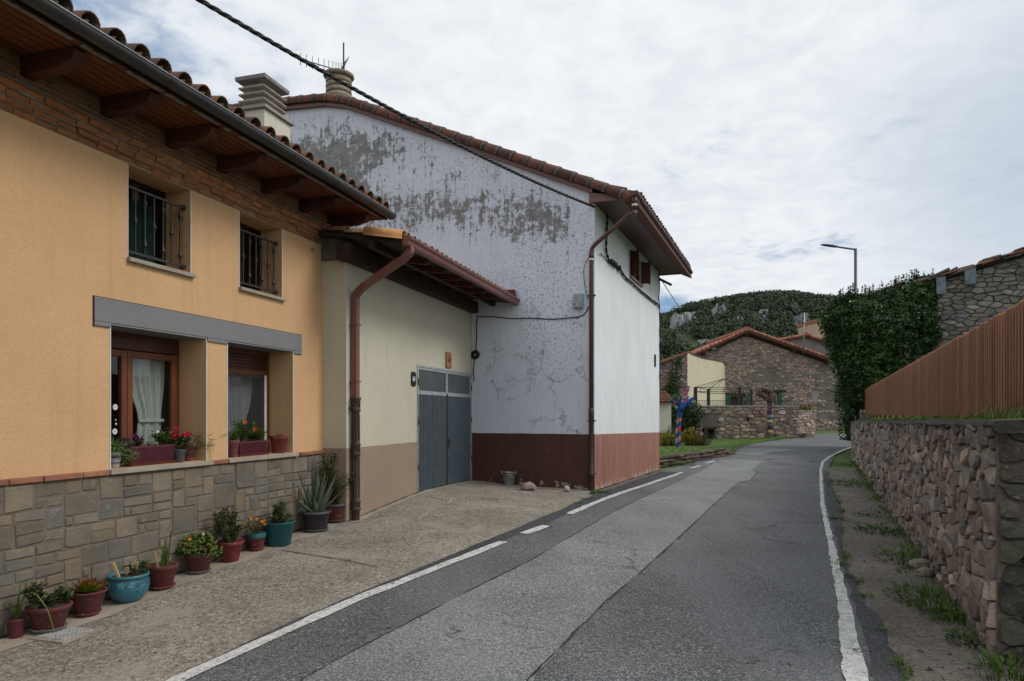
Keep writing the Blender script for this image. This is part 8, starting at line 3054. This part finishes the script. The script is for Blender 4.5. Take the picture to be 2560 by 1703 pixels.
mb.tube(smooth_path([p, p + Vector(FL.v(-.15, .05, .03)), p + Vector(FL.v(-.27, .06, .07))], 5), .004, 4, (1.2, 1.2, .8))
mb.build('stems', 'bark', root)
mb = MB()
for k in range(26):
    f = rs.random()
    leafquad(mb, p + Vector(FL.v(-.15 - .14 * f, .055, .03 + .05 * f)), rv(), rv(), .04, .008, jit(GREY[0], .2))
mb.build('trailing_tip', 'leaf', root)
root, c = sillpot(580, .20, .21, 'terracotta_pot', 'clay pot with a small fresh green sprout left of the right window box', -.10, (1.45, 1.5, 1.5), .25, True)
mw, ml = MB(), MB()
twigs(mw, ml, c, .07, .09, 8, 60, .055, [(1.1, 1.4, .6)], .4, .7)
mw.build('stems', 'bark', root); ml.build('foliage', 'leaf', root)
root, a0, a1, dm, zt_ = planter(600, 672, .20, 'maroon window box with orange marigolds in the right window')
mw, ml = MB(), MB()
tq = []
for f, R, H, n, cols in ((.78, .13, .30, 330, [(.85, 1.3, .6), (1, 1.2, .6)]), (.35, .11, .17, 200, [(.9, 1.3, .6), (1.2, 1.3, .8)]), (.12, .07, .17, 90, GRN)):
    tq += twigs(mw, ml, Vector(FL.p(a0 + (a1 - a0) * f, dm, zt_)), R, H, 10, n, .05, cols, .4, .6)
twigs(mw, ml, Vector(FL.p(a1 - .02, dm - .03, zt_)), .08, .22, 8, 90, .045, [(2.6, 3.0, 4.2), (2.2, 2.6, 3.4)], .4, .35)
mw.build('stems', 'bark', root); ml.build('foliage', 'leaf', root)
mb = MB()
for px, py, r in ((612, 1056, .040), (639, 1073, .045), (618, 1074, .025)):
    a, z_ = FL.hit(px, py, dm + .03)
    flower(mb, FL.p(a, dm + .03, z_), r, (.85, .20, .02), 12)
mb.build('flowers', 'petal', root)
root, c = sillpot(697, .27, .235, 'weathered_pot', 'large red rimmed clay pot at the right end of the right window sill', -.12, (1.0, .95, .95), .22, True)
mw, ml = MB(), MB()
twigs(mw, ml, c, .06, .03, 6, 30, .04, GRN, .4, .6)
mw.build('stems', 'bark', root); ml.build('foliage', 'leaf', root)

# ------------------------------------------------------------------ bucket, stones, covers
x, y = G(1279.5, 1214)
s_ = y / FPX
y += 14 * s_
d = (x - FC[0]) * FW.n[0] + (y - FC[1]) * FW.n[1]
if d < .2: x += FW.n[0] * (.2 - d); y += FW.n[1] * (.2 - d)
z = gz(x, y) + .014
bk = thing('metal_bucket', (x, y, z), 'galvanised metal bucket with wooden grip against the dark red gable foot', 'bucket')
mb = MB()
R, rb, h = 17.6 * s_, 13.5 * s_, 32 * s_
mb.lathe((x, y, z), [(rb, 0), (rb, .015), (rb * 1.03, .03), (R * .88, h * .62), (R * .91, h * .64), (R * .90, h * .67), (R * .97, h - .01), (R * 1.02, h - .006), (R * 1.02, h + .003), (R * .97, h), (rb * .98, .03), (.01, .025)], 28)
mb.build('body', 'galvanised', bk)
mb = MB()
for sgn in (-1, 1):
    mb.box(x + sgn * R * .98 - .012, x + sgn * R * .98 + .012, y - .02, y + .02, h + z - .05, z + h + .03)
pts = [(x + math.cos(th) * R * 1.02, y - math.sin(th) * R * .98, z + h + .01 - math.sin(th) * R * .35) for th in [math.pi * k / 16 for k in range(17)]]
mb.tube(pts, .006, 6)
mb.build('handle', 'galvanised', bk)
mb = MB()
p = Vector(pts[8])
mb.tube([p + Vector((-.055, .004, 0)), p + Vector((.055, .004, 0))], .014, 8)
mb.build('grip', 'dry_wood', bk)
def rock(name, px, py, w_, d_, h_, mat, lab, seed, smooth=False, cat='stone'):
    x, y = G(px, py)
    y += d_ / 2
    z = gz(x, y)
    mb = MB()
    nu, nv = 20, 11
    vs = []
    for j in range(nv + 1):
        ph = -math.pi / 2 + math.pi * j / nv
        for i in range(nu):
            th = i * 2 * math.pi / nu
            q = Vector((math.cos(th) * math.cos(ph), math.sin(th) * math.cos(ph), math.sin(ph)))
            k = 1 if smooth else 1 + .35 * mnoise.noise(q * 1.3 + Vector((seed, 0, 0))) + .14 * mnoise.noise(q * 4 + Vector((0, seed, 0)))
            vs.append((x + q.x * w_ / 2 * k, y + q.y * d_ / 2 * k, z + h_ * .45 + q.z * h_ / 2 * k))
    mb.add(vs, [(j * nu + i, j * nu + (i + 1) % nu, j * nu + nu + (i + 1) % nu, j * nu + nu + i) for j in range(nv) for i in range(nu)], (1, 1, 1), smooth)
    return tag(mb.build(name, mat, None, origin=(x, y, z)), lab, cat)
rock('rock', 1320, 1228, .36, .24, .19, 'pink_stone', 'rough pinkish rock lying on the concrete beside the bucket', 3)
rock('round_stone', 1417, 1231, .145, .145, .14, 'pale_stone', 'smooth round pale stone ball near the white corner downpipe', 5, True)
x, y = G(164, 1588)
uc = thing('utility_cover', (x, y, gz(x, y)), 'small pale square utility cover set in the concrete by the first pots', 'utility cover')
th = math.atan2(FL.u[1], FL.u[0])
mb = MB()
z = gz(x, y) + .010
def sq(r, z0, z1, tint=(1, 1, 1)):
    mb.hexa([(x + math.cos(th + math.pi / 4 + k * math.pi / 2) * r, y + math.sin(th + math.pi / 4 + k * math.pi / 2) * r, zz) for zz in (z0, z1) for k in range(4)], tint)
sq(.27, z - .03, z + .004)
mb.build('rim', 'smooth_concrete', uc)
mb = MB()
sq(.215, z, z + .010)
ux, vx = Vector((math.cos(th), math.sin(th), 0)), Vector((-math.sin(th), math.cos(th), 0))
for i in range(-6, 7):
    for j in range(-6, 7):
        if (i + j) % 2 or (abs(i) < 2 and abs(j) < 2): continue
        q = Vector((x, y, z + .010)) + ux * i * .021 + vx * j * .021
        mb.hexa([q + ux * a * .009 + vx * b * .005 + Vector((0, 0, c_)) for c_ in (0, .003) for a, b in ((-1, -1), (1, -1), (1, 1), (-1, 1))], (.9, .9, .9))
mb.build('plate', 'cover_plate', uc)
x, y = G(2066, 1125)
mb = MB()
mb.lathe((x, y, gz(x, y) - .02), [(.36, 0), (.36, .030), (.31, .032), (.305, .024), (.01, .026)], 24)
tag(mb.build('manhole_cover', 'rust_iron', None, origin=(x, y, gz(x, y))), 'round iron manhole cover in the far road bend', 'manhole cover')
mb = MB()
for k in range(520):
    if k < 300:
        a, d = rs.uniform(.1, 7), abs(rs.gauss(0, .16)) + .05
        x, y, _ = FL.p(a, d, 0)
    elif k < 400:
        x, y, _ = FW.p(rs.uniform(.1, 2.6), abs(rs.gauss(0, .15)) + .03, 0)
    else:
        y = rs.uniform(3, 15); x = asl(y) - abs(rs.gauss(0, .5))
    z = gz(x, y) + .014
    s_ = rs.uniform(.004, .012) if k % 9 else rs.uniform(.015, .028)
    leafquad(mb, (x, y, z), Vector((rs.uniform(-1, 1), rs.uniform(-1, 1), .15)), (0, 0, 1), s_ * 2, s_ * 1.2, rs.choice([(.5, .35, .25), (.3, .25, .2), (1.2, .8, .5), (.8, .7, .6)]), .3)
tag(mb.build('litter', 'field_stone'), label='dry leaf bits and grit along the foot of the houses', kind='stuff', cat='litter')
# faded lighter repairs in the far road
strip('road_patch', [(G(1765, 1133), G(1900, 1139)), (G(1800, 1126), G(1935, 1131)), (G(1900, 1120), G(1990, 1124))], 'asphalt_patch', 0.006, nc=4, step=.4, jl=.1, jr=.1)
strip('road_seam', line_rows([G(1850, 1150), G(1905, 1152), G(1935, 1148)], .10), 'seam', 0.010, nc=1, step=.2, jl=.04, jr=.04)
